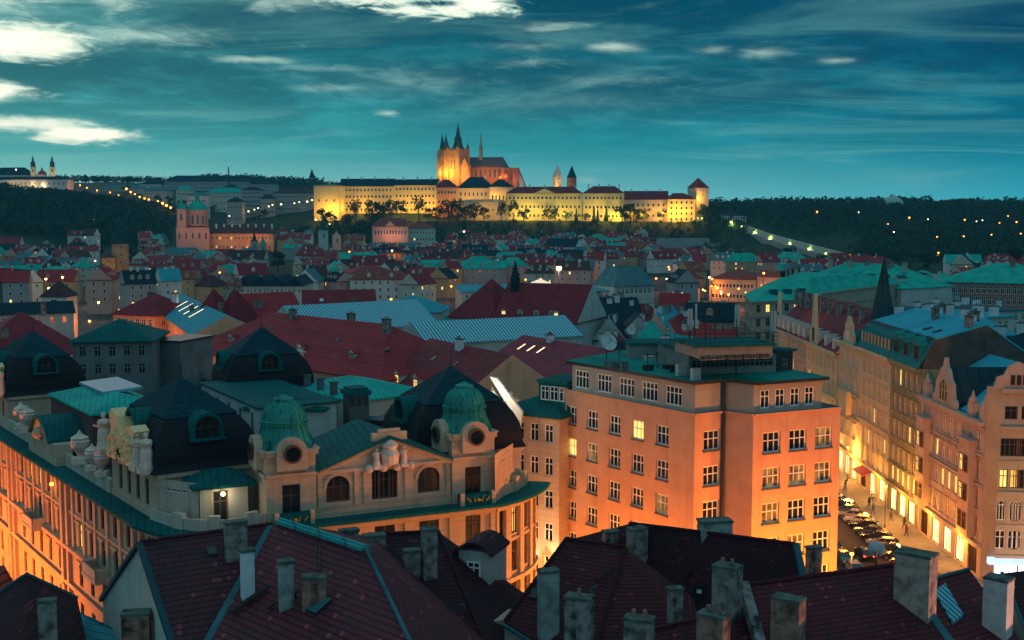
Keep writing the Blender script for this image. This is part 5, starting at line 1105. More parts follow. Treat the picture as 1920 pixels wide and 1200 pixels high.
# ---------------------------------------------------------------- palace with domed towers
PAL = plaster('palace_cream', (0.54, 0.39, 0.27), .25, .5, .35, bump=.15, groove=.62)
PALD = plaster('palace_cream_weathered', (0.50, 0.43, 0.34), .35, .5, .5, bump=.15)
DOMEC = sheet('dome_patina', (0.045, 0.30, 0.24), .4, 50, .6, .5, 0, (0.015, 0.075, 0.075), .9)
BLACKTILE = tile('black_slate_mansard', (0.016, 0.018, 0.026), .25, None, .3, .5, .4)
FLATROOF = plaster('flat_bitumen_roof', (0.045, 0.06, 0.065), .5, .4, 0)
DPAT = PATINAD
GOLD = plain('gilding', (0.55, 0.33, 0.05), .35, .6)
MOSAIC = plain('pale_gold_mosaic', (0.95, 0.62, 0.30), .6, 0, .6, 7)
STAT = plaster('statue_stone', (0.78, 0.58, 0.46), .4, 2, .4)
def statue_mb(m, x, y, z, h, mi=0, face=0.0):
    s = h / 1.8; c, k = math.cos(face), math.sin(face)
    m.box(x, y, z - .35 * s, .8 * s, .8 * s, .35 * s, face, mi)
    m.lathe(x, y, [(.42 * s, z), (.36 * s, z + .3 * s), (.33 * s, z + .8 * s), (.27 * s, z + 1.0 * s), (.34 * s, z + 1.3 * s), (.29 * s, z + 1.42 * s), (.08 * s, z + 1.5 * s), (.07 * s, z + 1.56 * s)], 10, mi)
    m.ball((x + .03 * c, y + .03 * k, z + 1.68 * s), .13 * s, 8, mi, 1.15)
    for g_, dz in ((-1, -.55), (1, -.15)):
        sx, sy = x - k * .33 * s * g_, y + c * .33 * s * g_; ex, ey = sx + c * .12 * s - k * .1 * s * g_, sy + k * .12 * s + c * .1 * s * g_
        m.tube((sx, sy, z + 1.36 * s), (ex, ey, z + (1.36 + dz * .6) * s), .08 * s, .065 * s, 6, mi); m.tube((ex, ey, z + (1.36 + dz * .6) * s), (ex + c * .25 * s, ey + k * .25 * s, z + (1.36 + dz * .6 + .1) * s), .065 * s, .05 * s, 6, mi)
def statue(x, y, z, h, label, face=-1.8, group=None):
    m = MB(); statue_mb(m, x, y, z + .35 * h / 1.8, h, 0, face); o = m.build('statue', STAT, None); return tag(o, label, 'statue', group)
def urn(x, y, z, h, label, group=None):
    m = MB(); m.box(x, y, z, .5 * h, .5 * h, .2 * h); m.lathe(x, y, [(.12 * h, z + .2 * h), (.1 * h, z + .3 * h), (.3 * h, z + .6 * h), (.34 * h, z + .8 * h), (.28 * h, z + .85 * h), (.31 * h, z + .92 * h), (.1 * h, z + 1.05 * h), (.03, z + 1.2 * h)], 12); o = m.build('urn', STAT, None); return tag(o, label, 'urn', group)

FL, FR = P2(499, 985, 19), P2(927, 937, 19); FS = Side(FL, FR); dF, nF = FS.d, FS.n
SFAR, SNEAR = Vector((-84.3, 173.1)), P2(283, 979, 19); LS = Side(SFAR, SNEAR); dL, nL = LS.d, LS.n
CURVE = [P2(u, v, 19) for u, v in ((318, 990), (352, 996), (388, 999), (425, 998), (462, 993))]
RC = [P2(u, v, 19) for u, v in ((950, 931), (975, 922), (992, 912), (1000, 902))]
BODY = [SFAR, SNEAR] + CURVE + [FL, FR] + RC + [Vector((-4, 133)), Vector((-22, 166)), Vector((-62, 196))]
ROWZ = [15.3, 11.7, 7.8, 3.6, .4]
palace = thing('art_nouveau_palace', 'ornate cream palace with ribbed green domes, black mansard pavilions and a long street front', 'palace', (-25, 110, 0))
def palace_body():
    m, tr = MB(), MB(); sides = []
    for i in range(len(BODY)):
        a, b = BODY[i], BODY[(i + 1) % len(BODY)]; s = Side(a, b); s.zm = 16
        if i == 0:
            n_ = 24; cs = s.even(n_, .5)
            for k, z in enumerate(ROWZ):
                for j, c in enumerate(cs):
                    if j % 6 == 5 and k < 4: continue
                    lit = 1 if (k, j) in ((0, 13), (0, 14), (1, 17), (1, 18), (3, 20)) else 0
                    s.add(c, z, 1.25, (2.6, 2.55, 2.5, 2.5, 2.3)[k], 'tall', lit, WBROWN, True)
        elif i < 7 and i > 0:
            for k, z in enumerate(ROWZ[:3]): s.add(s.L / 2, z, min(1.1, s.L * .55), 2.6, 'tall', 0, WBROWN)
        elif i == 7:
            for u, w in ((562, 1.4), (635, 1.9), (722, 1.9), (805, 1.9), (887, 1.5)):
                a_ = s.u(u)
                for k, z in enumerate(ROWZ[:4]): s.add(a_, z, w, 2.9, 'tall', 0, WBROWN, True)
        elif i in (8, 9, 10, 11):
            for k, z in enumerate(ROWZ[:4]): s.add(s.L / 2, z, min(1.7, s.L * .62), 2.9, 'wide' if s.L > 2 else 'tall', 2 if (i == 9 and k == 0) else 0, WBROWN)
        elif i > 11:
            s.grid(s.even(int(s.L / 3.6), 1), ROWZ[:3], 1.2, 2.3, 'cross', 0, WBROWN)
        s.wall(m, -.3, 18.55, 0, .3)
        if i < 12:
            for z, h, o in ((7.0, .45, .35), (10.9, .4, .5), (14.75, .25, .18), (17.9, .65, .35)): s.band(tr, z, h, o, mi=0)
        sides.append(s)
    m.poly([(p.x, p.y, 18.5) for p in BODY], 1)
    m.build('wall', [PAL, FLATROOF], palace)
    # pilasters, window heads and rustication on the street front and main front
    s = sides[0]
    for j in range(25):
        a = .5 + (s.L - 1) * j / 24
        if j % 6 in (5,): 
            for z0, z1 in ((0, 7), (7.45, 10.9), (11.3, 17.9)): s.band(tr, z0, z1 - z0, .55, a + .4, a + 1.2); s.band(tr, z0, z1 - z0, .4, a + 1.9, a + 2.5)
        s.band(tr, 11.3, 6.6, .22, a - .28, a + .28)
    for j in range(1, 24):
        for z in (10.25, 14.3): 
            if j % 6 != 5: s.band(tr, z, .22, .3, s.even(24, .5)[j] - .8, s.even(24, .5)[j] + .8)
    s = sides[7]
    for u in (500, 592, 668, 765, 848, 925): a = s.u(u); s.band(tr, 11.4, 6.5, .25, max(0, a - .35), min(s.L, a + .35))
    for i in (8, 9, 10, 11): 
        s = sides[i]; s.band(tr, 0, 17.9, .3, 0, .35); s.band(tr, 0, 17.9, .3, s.L - .35, s.L)
    tr.build('stone_trim', PAL, palace)
    for s in sides: s.fill(palace)
    # balconies on the street front
    s = sides[0]
    for j in (8, 14, 20):
        a = s.even(24, .5)[j]; b = MB(); s.band(b, 10.75, .35, 1.5, a - 2.2, a + 2.2); s.band(b, 11.1, .95, 1.45, a - 2.2, a - 1.9); s.band(b, 11.1, .95, 1.45, a + 1.9, a + 2.2)
        q = [s.at(a - 2.2, 1.45), s.at(a + 2.2, 1.45), s.at(a + 2.2, 1.3), s.at(a - 2.2, 1.3)]; b.prism([(p.x, p.y) for p in q], 11.1, 12.05); b.build('balcony', PALD, palace)
    # main cornice: dark metal covered slab running all the way round
    e = [SFAR, SNEAR] + CURVE + [FL, FR] + RC
    m = MB()
    def off(o):
        out = []
        for i in range(len(e)):
            n1 = Side(e[i - 1], e[i]).n if i else Side(e[0], e[1]).n; n2 = Side(e[i], e[i + 1]).n if i < len(e) - 1 else n1; b = n1 + n2; out.append(e[i] + b / b.dot(n1) * o)
        return out
    o1, i1, o2, i2 = off(1.45), off(-.3), off(1.7), off(-.5)
    for a, b, c, d, z0, z1, mi in [(o1[k], o1[k + 1], i1[k + 1], i1[k], 18.56, 18.75, 1) for k in range(len(e) - 1)] + [(o2[k], o2[k + 1], i2[k + 1], i2[k], 18.752, 19.0, 0) for k in range(len(e) - 1)]:
        m.poly([(*a, z1), (*b, z1), (*c, z1), (*d, z1)], mi); m.poly([(*a, z0), (*b, z0), (*c, z0), (*d, z0)][::-1], mi); m.poly([(*a, z0), (*b, z0), (*b, z1), (*a, z1)], mi)
    m.build('cornice', [DPAT, PAL], palace)
palace_body()
def fpt(a, out, z): p = FS.at(a, out); return (p.x, p.y, z)
def dome_tower(u0, u1, ud, zc=25.1):
    FS.zm = 22; a0, a1 = FS.u(u0), FS.u(u1); w = a1 - a0; dep = w; mid = (a0 + a1) / 2
    pts = [FS.at(a0), FS.at(a1), FS.at(a1, -dep), FS.at(a0, -dep)]; m = MB()
    for i in range(4):
        s = Side(pts[i], pts[(i + 1) % 4]); s.zm = 22
        if i == 0: s.add(s.u(ud), 19.5, 1.55, 2.75, 'tall', 4 if u0 > 700 else 0, WBROWN, True)
        s.wall(m, 18.9, zc, 0, .3)
        s.band(m, 22.95, .28, .22); s.band(m, zc - .4, .4, .28); s.band(m, zc, .14, .42)
        s.fill(palace)
        # oculus with a hood
        if i in (0, 3):
            r = .95; c = s.at(s.L / 2, .12); z = zc - .05; Z_ = .35
            for k in range(10):
                t0, t1 = math.pi * k / 10, math.pi * (k + 1) / 10
                f = lambda t, rr, o: (s.at(s.L / 2 - rr * math.cos(t), o).x, s.at(s.L / 2 - rr * math.cos(t), o).y, z + rr * math.sin(t))
                m.poly([f(t0, r + .35, .65), f(t1, r + .35, .65), f(t1, r, .65), f(t0, r, .65)]); m.poly([f(t0, r + .35, .65), f(t0, r + .35, -.9), f(t1, r + .35, -.9), f(t1, r + .35, .65)]); m.poly([f(t0, r, .65), f(t1, r, .65), f(t1, 0, .55), f(t0, 0, .55)])
            q = [s.at(s.L / 2 - r - .35, .65), s.at(s.L / 2 + r + .35, .65), s.at(s.L / 2 + r + .35, 0), s.at(s.L / 2 - r - .35, 0)]; m.prism([(p.x, p.y) for p in q], z - 1.5, z)
            c = s.at(s.L / 2, .74); window(palace, (c.x, c.y, z - .78), s.ang, 1.35, 1.35, 'round', 0, WBROWN)
    t = m.build('dome_tower', PAL, palace)
    c = cent(pts); R0 = w * .58; b = zc + .14; m = MB()
    pr = [(1.02, 0), (1.0, .25), (.93, .7), (.84, 1.2), (.78, 1.75), (.75, 2.1), (.80, 2.15), (.80, 2.4), (.75, 2.45), (.73, 2.9), (.66, 3.4), (.53, 3.85), (.36, 4.1), (.33, 4.15), (.35, 4.4), (.2, 4.55), (.05, 4.75)]
    m.lathe(c.x, c.y, [(R0 * r, b + z * .92) for r, z in pr], 48, 0, 0, .0)
    for k in range(24):
        a = k * math.pi / 12; prev = None
        for r, z in pr[:13]:
            p = Vector((c.x + R0 * (r + .012) * math.cos(a), c.y + R0 * (r + .012) * math.sin(a), b + z * .92))
            if prev: m.tube(prev, p, .055, .055, 4)
            prev = p
    for zz in (2.15, 2.42): m.lathe(c.x, c.y, [(R0 * .81, b + zz * .92 - .05), (R0 * .84, b + zz * .92), (R0 * .81, b + zz * .92 + .05)], 32)
    m.build('dome', DOMEC, t)
    # balcony with gilded ornament at the tower door
    s = FS; ud_ = s.u(ud); m = MB(); q = [s.at(ud_ - 1.5, 1.2), s.at(ud_ + 1.5, 1.2), s.at(ud_ + 1.5, .02), s.at(ud_ - 1.5, .02)]; m.prism([(p.x, p.y) for p in q], 19.02, 19.9, 0)
    for o in (-1.5, 1.5): p = s.at(ud_ + o, 1.05); m.box(p.x, p.y, 19.02, .35, .35, 1.15, s.ang, 1)
    for o in (-.75, -.3, .3, .75): p = s.at(ud_ + o, 1.25); m.tube((p.x, p.y, 19.35), (s.at(ud_ + o * 1.5, 1.27).x, s.at(ud_ + o * 1.5, 1.27).y, 19.75), .1, .05, 5, 2)
    m.ball((s.at(ud_, 1.25).x, s.at(ud_, 1.25).y, 19.5), .2, 8, 2); m.build('tower_balcony', [DPAT, PAL, GOLD], palace)
    return pts
TL = dome_tower(499, 592, 546); TR = dome_tower(848, 927, 887, 25.2)
def front_gable():
    FS.zm = 21; a0, a1 = FS.u(592), FS.u(848); A_, B_ = FS.at(a0, -.35), FS.at(a1, -.35); s = Side(A_, B_); s.zm = 21; m = MB(); zt = 23.1
    for u in (634, 804): s.add(s.u(u), 20.25, 2.1, 2.3, 'arch', 0, WBROWN, True)
    for u, w in ((705, .75), (721, 1.0), (738, .75)): s.add(s.u(u), 20.1, w, 2.6, 'tall', 0, WBROWN, True)
    # arched openings: square hole with spandrels
    s.wall(m, 18.9, zt, 0, .35)
    for u in (634, 804):
        a = s.u(u); r = 1.05; zc_ = 20.25 + 2.3 - r
        for sg in (-1, 1):
            for k in range(5):
                t0, t1 = math.pi / 2 * k / 5, math.pi / 2 * (k + 1) / 5
                P = lambda t, top: (s.at(a + sg * r * math.cos(t), 0).x, s.at(a + sg * r * math.cos(t), 0).y, (zc_ + r + .001) if top else zc_ + r * math.sin(t))
                m.poly([P(t0, 0), P(t1, 0), P(t1, 1), P(t0, 1)])
        for k in range(12):
            t0, t1 = math.pi * k / 12, math.pi * (k + 1) / 12; f = lambda t, rr: (s.at(a + rr * math.cos(t), .1).x, s.at(a + rr * math.cos(t), .1).y, zc_ + rr * math.sin(t))
            m.poly([f(t0, r + .28), f(t1, r + .28), f(t1, r), f(t0, r)]); m.poly([f(t0, r + .28), f(t1, r + .28), (f(t1, r + .28)[0] - s.n.x * .1, f(t1, r + .28)[1] - s.n.y * .1, f(t1, r + .28)[2]), (f(t0, r + .28)[0] - s.n.x * .1, f(t0, r + .28)[1] - s.n.y * .1, f(t0, r + .28)[2])])
    s.band(m, 19.0, .8, .12); s.band(m, 19.8, .12, .2); s.band(m, zt - .28, .28, .3)
    for u in (600, 668, 685, 762, 770, 840): a = s.u(u); s.band(m, 19.9, zt - 20.2, .14, a - .2, a + .2)
    s.fill(palace); m.build('front_wall', PAL, palace)
    ap = s.u(729); za = 25.5; m = MB(); q = lambda a, o, z: (s.at(a, o).x, s.at(a, o).y, z)
    F = [q(0, .1, zt), q(s.L, .1, zt), q(ap, .1, za)]; m.poly(F)
    for a, b in (((0, zt), (ap, za)), ((ap, za), (s.L, zt))):
        top = [q(a[0], .55, a[1] + .25), q(b[0], .55, b[1] + .25), q(b[0], -9, b[1] + .25), q(a[0], -9, a[1] + .25)]; m.slab(top, .3, 1)
        for o, t_ in ((.4, 0.0), (.25, .28)): m.tube(q(a[0], o, a[1] - t_), q(b[0], o, b[1] - t_), .12, .12, 5, 0)
    m.build('pediment', [PAL, DPAT], palace)
    m = MB(); s.band(m, za - .2, .7, .35, ap - 1.6, ap + 1.6); s.band(m, za + .5, .3, .3, ap - 1.0, ap + 1.0); m.build('acroterion', PAL, palace)
    # sculpted group in the middle of the pediment
    m = MB(); c = s.at(ap, .35); m.lathe(c.x, c.y, [(.15, 23.0), (.75, 23.3), (.85, 24.1), (.6, 24.6), (.75, 24.9), (.2, 25.4)], 12)
    for o in (-1.25, 1.25):
        p = s.at(ap + o, .45); statue_mb(m, p.x, p.y, 23.2, 1.5, 0, s.ang - 1.57)
    for o in (-1.9, -.6, .6, 1.9): p = s.at(ap + o, .4); m.ball((p.x, p.y, 22.95), .38, 8)
    m.build('sculpture', STAT, palace)
    # roof behind the pediment and between the towers
    m = MB(); pts = [s.at(0, -1), s.at(s.L, -1), s.at(s.L, -9.5), s.at(0, -9.5)]; m.prism([(p.x, p.y) for p in pts], 18.9, 20.4); m.build('rear_roof', DPAT, palace)
front_gable()
def pavilion(name, cx, cy, w, d, ang, zb, label, base=True, arch=True, apex=30.3):
    q = rect(cx, cy, w, d, ang); root = palace if name is None else None; m = MB()
    for i in range(4):
        s = Side(q[i], q[(i + 1) % 4])
        if base and s.L > 10 and s.n.dot(nL) > .8: s.grid(s.even(4, 1.2), [19.9], 1.0, 2.3, 'tall', 0, WBROWN)
        s.wall(m, 18.6, zb, 0, .25); s.band(m, zb - .4, .4, .35); s.band(m, 18.6, .9, .12); s.fill(palace)
    pb = m.build('pavilion_wall', PAL, palace); m = MB(); e = grow(q, .25); prev = e; zs = [(zb, .45), (zb + .5, .15), (zb + 1.4, .12), (zb + 2.4, -.12), (zb + 3.3, -.55), (zb + 4.1, -1.15), (zb + 4.6, -1.75)]
    for (z0, o0), (z1, o1) in zip(zs, zs[1:]):
        a, b = grow(q, o0), grow(q, o1)
        for j in range(4): k = (j + 1) % 4; m.poly([(a[j].x, a[j].y, z0), (a[k].x, a[k].y, z0), (b[k].x, b[k].y, z1), (b[j].x, b[j].y, z1)], 0)
    b = grow(q, -1.3); zt = zb + 4.3; m.prism([(p.x, p.y) for p in b], zt, zt + .15, 1); c = cent(q); m.cone([(p.x, p.y) for p in b], zt + .152, (c.x, c.y, apex), 1)
    m.tube((c.x, c.y, apex - .2), (c.x, c.y, apex + 1.2), .07, .03, 5, 1); rf = m.build('pavilion_roof', [BLACKTILE, SLATE if False else sheet('dark_blue_lead', (.012, .055, .07), ang, .7, .4, .5)], palace)
    if arch:
        for j in range(4):
            s = Side(q[j], q[(j + 1) % 4])
            if s.n.dot(Vector((0, -1))) < .2: continue
            r = 1.15; cc = s.L / 2; z0 = zb + 2.6; m = MB()
            f = lambda t, rr, o: (s.at(cc - rr * math.cos(t), o).x, s.at(cc - rr * math.cos(t), o).y, z0 + .8 + rr * math.sin(t))
            for k in range(8):
                t0, t1 = math.pi * k / 8, math.pi * (k + 1) / 8
                m.poly([f(t0, r + .3, .2), f(t1, r + .3, .2), f(t1, r, .2), f(t0, r, .2)], 0); m.poly([f(t0, r + .3, .2), f(t0, r + .3, -2.6), f(t1, r + .3, -2.6), f(t1, r + .3, .2)], 0); m.poly([f(t0, r, .2), f(t0, r, -.6), f(t1, r, -.6), f(t1, r, .2)], 0)
            g_ = lambda a, o, z: (s.at(a, o).x, s.at(a, o).y, z)
            for sg in (-1, 1): s.band(m, z0, .8, .2, cc + sg * (r + .15) - .15, cc + sg * (r + .15) + .15, inn=2.6)
            s.band(m, z0 - .2, .2, .35, cc - r - .4, cc + r + .4, inn=2.0)
            m.poly([g_(cc - r, -.5, z0), g_(cc + r, -.5, z0), g_(cc + r, -.5, z0 + .8)] + [f(math.pi - math.pi * k / 8, r, -.5) for k in range(9)] , 1)
            do = m.build('arched_dormer', [DPAT, GLASSR], palace); p = s.at(cc, -.4); window(do, (p.x, p.y, z0), s.ang, 2 * r - .1, r + .75, 'arch', 0, WBROWN)
    return q
angL = math.atan2(dL.y, dL.x)
P1q = rect(0, 0, 1, 1)
c1 = LS.at(LS.L - 6.2, -5.2); pavilion(None, c1.x, c1.y, 12, 9.2, angL, 23.0, '')
c2 = LS.at(LS.L - 6.2 - 52.5, -5.2); pavilion(None, c2.x, c2.y, 12, 9.2, angL, 23.0, '')
p = PZ(490, 612, 30.3); pavilion(None, p.x, p.y, 11, 9, FS.ang, 22.6, '', False)
p = PZ(856, 688, 30.3); pavilion(None, p.x - .6, p.y + 1, 10.5, 9.5, FS.ang, 22.8, '', False)
def palace_extras():
    # curved pale parapet and roof terrace round the corner, small lit loggia
    m = MB()
    e = [SNEAR + dL * -1] + CURVE + [FL]
    for i, (a, b) in enumerate(zip(e, e[1:])):
        s = Side(a, b); s.band(m, 19.0, .95, -.25, inn=.5)
        if i % 2: s.band(m, 19.0, 1.3, -.1, s.L * .1, s.L * .65, inn=.6)
    m.build('parapet', PALD, palace)
    # curved wall of the corner room under the black mansard, loggia with a lit door
    q0, q1 = LS.at(LS.L - .3, -.6), LS.at(LS.L - .3, -9.6); m = MB(); c = P2(372, 958, 19); s = Side(P2(292, 974, 19), P2(374, 986, 19)); s.grid([s.L * .3, s.L * .42, s.L * .54, s.L * .66], [21.6], .45, .3, 'plain'); s.wall(m, 18.9, 22.6, 0, .15); s.fill(palace); m.build('corner_wall', PALD, palace)
    a, b = P2(376, 986, 19), P2(466, 976, 19); s = Side(a, b); m = MB(); q = [a, b, b - s.n * 5, a - s.n * 5]
    for i in range(4):
        k = Side(q[i], q[(i + 1) % 4])
        if i == 0: k.add(k.L * .43, 19.1, 1.25, 2.7, 'tall', 0, WBROWN)
        k.wall(m, 18.9, 22.4, 0, .5); k.fill(palace)
    m.build('loggia_wall', PALD, palace); m = MB(); roof(m, q, 22.4, .9, 'hip', .7, 0, 0); m.build('loggia_roof', DPAT, palace)
    p = s.at(s.L * .46, .35); m = MB(); m.ball((p.x, p.y, 21.6), .2, 8); m.build('loggia_lamp', LAMPW, palace); light((p.x + s.n.x * .5, p.y + s.n.y * .5, 21.5), 70, (1, .9, .6), 'loggia_lamp_light', .15)
    # gable on the street front
    for a_ in (LS.L - 33,):
        m = MB(); s = LS; s.band(m, 19.0, 2.2, .5, a_ - 5.5, a_ + 5.5, inn=1.2); q = lambda a, o, z: (s.at(a, o).x, s.at(a, o).y, z)
        m.poly([q(a_ - 4, .5, 21.2), q(a_ + 4, .5, 21.2), q(a_ + 2.2, .5, 22.8), q(a_, .5, 23.4), q(a_ - 2.2, .5, 22.8)]); m.poly([q(a_ - 4, -1, 21.2), q(a_ + 4, -1, 21.2), q(a_ + 2.2, -1, 22.8), q(a_, -1, 23.4), q(a_ - 2.2, -1, 22.8)])
        pts = [(-4, 21.2), (-2.2, 22.8), (0, 23.4), (2.2, 22.8), (4, 21.2)]
        for (x0, z0), (x1, z1) in zip(pts, pts[1:]): m.slab([q(a_ + x0, .9, z0 + .2), q(a_ + x1, .9, z1 + .2), q(a_ + x1, -5, z1 + .2), q(a_ + x0, -5, z0 + .2)], .25, 1)
        m.ball(q(a_, .7, 21.7), .7, 10); 
        m.build('street_gable', [PAL, DPAT], palace)
    # attic parapet along the street front
    m = MB(); LS.band(m, 19.0, 1.3, -.4, 0, LS.L - 12.5, inn=.8); m.build('attic_parapet', PALD, palace)
    # sculpted mosaic crests on the corners of the pavilions
    for k, c in ((0, 12.4), (1, 64.9)):
        a = LS.L - c + .2; m = MB(); s = LS; q = lambda x, o, z: (s.at(a + x, o).x, s.at(a + x, o).y, z); rr = random.Random(k)
        prof = [(.9 + x * 2.55, 23.1 + z * 1.05) for x, z in ((0, 0), (3.3, 0), (3.05, 1.2), (3.3, 2.2), (3.5, 3.1), (3.1, 3.5), (2.6, 3.2), (2.3, 2.6), (1.9, 2.9), (1.6, 3.8), (1.05, 4.3), (.8, 3.7), (.95, 2.6), (.7, 1.6), (.2, .8))]
        off = 0; f = [q(x + off, .45, z) for x, z in prof]; bk = [q(x + off, -.9, z) for x, z in prof]; m.poly(f, 0); m.poly(bk[::-1], 0)
        for i in range(len(f)): j = (i + 1) % len(f); m.poly([f[i], f[j], bk[j], bk[i]], 0)
        for _ in range(70):
            x, z = rr.uniform(2.8, 8.6), rr.uniform(23.3, 25.6); m.ball(q(x + off, .45, z), rr.uniform(.12, .3), 5, 0)
        m.poly([q(4.7, .5, 23.1), q(5.9, .5, 23.1), q(5.9, .5, 24.3), q(5.3, .5, 24.8), q(4.7, .5, 24.3)], 1)
        m.build('mosaic_crest', [MOSAIC, SOOT], palace)
palace_extras()
for i, (a, o, h, lab) in enumerate(((LS.L - 1.0, -.1, 2.9, 'taller stone figure at the very corner of the black mansard pavilion'), (LS.L - 2.6, .1, 2.7, 'stone figure holding a shield next to the corner figure'), (LS.L - 11.4, .3, 3.2, 'lone stone figure at the far end of the mosaic crest'), (LS.L - 53.6, 0, 2.9, 'stone figure on the far pavilion beside its mosaic crest'), (LS.L - 55.2, .1, 2.7, 'broad stone figure on the far pavilion edge'))):
    p = LS.at(a, o); statue(p.x, p.y, 23.0, h, lab, -2.4)
p = PZ(562, 692, 23.8); statue(p.x, p.y, 23.0, 3.4, 'pale stone figure standing beside the rear black pavilion', -1.6)
p = PZ(958, 800, 22); statue(p.x, p.y, 22, 3.2, 'floodlit stone figure at the end of the palace by the white gable strip', -1.6)
for i, (a, h, lab) in enumerate(((LS.L - 21.5, 2.8, 'big stone urn on the attic between street gable and corner pavilion'), (LS.L - 17.5, 2.2, 'slim urn shaped figure left of the corner pavilion windows'), (LS.L - 14.5, 2.2, 'small urn nearest the corner pavilion wall'), (LS.L - 42, 2.6, 'weathered urn beyond the street gable'), (LS.L - 45, 2.6, 'stone urn next to the far pavilion'))):
    p = LS.at(a, -.3); urn(p.x, p.y, 20.3, h, lab)
def roof_box(name, label, cat, pts, z0, z1, wall, top, rise=0, kind='flat', rows=0, cols=0, over=.3, parent=None, ww=1, wh=1.6, lit=0):
    root = thing(name, label, cat, (pts[0].x, pts[0].y, z0)) if parent is None else parent; m = MB(); ss = []
    for i in range(4):
        s = Side(pts[i], pts[(i + 1) % 4])
        if rows and i == 0: s.grid(s.even(cols, .4), [z1 - .7 - wh - 2.6 * k for k in range(rows)], ww, wh, 'cross', lit, WGREY)
        s.wall(m, z0, z1, 0, .15); ss.append(s)
    m.build('wall' if parent is None else 'attic_wall', wall, root); m = MB()
    if rise: roof(m, pts, z1 + .02, rise, kind, over, 0, 0, .2)
    else: e = grow(pts, over); m.prism([(p.x, p.y) for p in e], z1 + .02, z1 + .25)
    m.build('roof' if parent is None else 'attic_roof', top, root)
    for s in ss: s.fill(root)
    return root
def qd(u0, v0, u1, v1, z, depth): A_, B_ = P2(u0, v0, z), P2(u1, v1, z); d = (B_ - A_).normalized(); n = Vector((d.y, -d.x)); return [A_, B_, B_ - n * depth, A_ - n * depth]
BRICKM = brick('roof_brick', (.16, .07, .055), (.11, .05, .045))
roof_box('brick_penthouse', 'windowless brick roof block with a green sheet roof between the black pavilions', 'roof block', qd(95, 738, 173, 776, 24.3, 8), 18.6, 24.3, BRICKM, PATINA, 1.3, 'hip')
m = MB(); q = qd(95, 738, 173, 776, 24.3, 8); c = cent(q); m.slab([(*(c + (q[i] - c) * .55 + Vector((-.5, 2.5)))[:], 25.6 + (i > 1) * .25) for i in range(4)], .3, 0); o = m.build('roof_lantern', striped('skylight_stripes', (.12, .40, .48), (.03, .15, .2), angL, .5, .3), None); tag(o, 'pale blue glazed panel lying on the green sheet roof', 'skylight')
roof_box('roof_tower', 'dark block with a turquoise pyramid roof at the back of the palace', 'roof block', qd(135, 640, 284, 638, 26.6, 13), 18.5, 26.6, plaster('dark_grey_render', (.16, .19, .19), .5, .4, .4), PATINAD, 2.6, 'hip', 2, 5, .6)  # dark grey wall render, shared with the flat box
roof_box('roof_block', 'dark flat box beside the turquoise pyramid roof', 'roof block', qd(284, 640, 338, 642, 25.6, 9), 18.5, 25.6, plaster('dark_grey_render', (.16, .19, .19)), DARKMETAL, 0)
roof_box('roof_wing', 'pale courtyard wing with three tall windows behind the left dome', 'wing', qd(378, 720, 486, 768, 23.6, 9), 18.5, 23.6, COOLWALL, DPAT, 0, rows=1, cols=5, wh=2.4)
roof_box('roof_wing', 'plain pale wing end facing the left dome', 'wing', qd(456, 766, 606, 768, 23.2, 7), 18.5, 23.2, COOLWALL, DPAT, .8, 'hip')
w3 = roof_box('roof_wing', 'long low wing with a turquoise sheet roof and four dark chimneys', 'wing', qd(534, 722, 662, 752, 22.6, 12), 18.5, 22.6, PALEWALL, PATINA, 1.4, 'hip', 0)
for i, (u, v) in enumerate(((558, 716), (576, 722), (601, 728), (626, 736))): p = PZ(u, v, 23); chimney(w3, p.x, p.y, 22.2, .8, .8, 2.0, .4, plaster('dark_stack', (.12, .13, .13), .4), 0)
p = PZ(668, 800, 20); r = thing('ventilation_stack', 'square dark ventilation stack with a mossy cap in the middle of the palace roofs', 'stack', (p.x, p.y, 18.6)); m = MB(); m.box(p.x, p.y, 18.6, 2.4, 2.4, 5.3, FS.ang); m.build('shaft', plaster('stack_wall', (.10, .12, .12), .5), r); m = MB(); m.box(p.x, p.y, 23.9, 2.9, 2.9, .5, FS.ang); m.box(p.x, p.y, 24.4, 2.3, 2.3, .35, FS.ang); m.build('cap', DPAT, r)
m = MB(); [m.box(p.x + dF.x * k, p.y + dF.y * k, 22.7, .5, 2.5, .9, FS.ang) for k in (-.8, 0, .8)]; m.build('louvre', DARKMETAL, r)
p = PZ(692, 812, 19); r = thing('cooling_unit', 'pale blue cooling unit with a black grille beside the dark stack', 'cooling unit', (p.x, p.y, 18.6)); m = MB(); m.box(p.x, p.y, 18.7, 2.9, 1.8, 2.1, .1); m.build('housing', plain('unit_paint', (.34, .42, .46), .5), r); m = MB(); m.box(p.x + .1, p.y - .92, 19.7, 2.2, .06, .9, .1); m.build('grille', DARKMETAL, r); m = MB(); m.box(p.x, p.y, 20.8, 3.0, 1.9, .08, .1); m.build('lid', LEAD, r)
roof_box('plant_room', 'black low plant room stretching to the right dome', 'roof block', qd(694, 790, 800, 800, 21.5, 5), 18.5, 21.5, DARKMETAL, DARKMETAL, 0)
rr = random.Random(9)
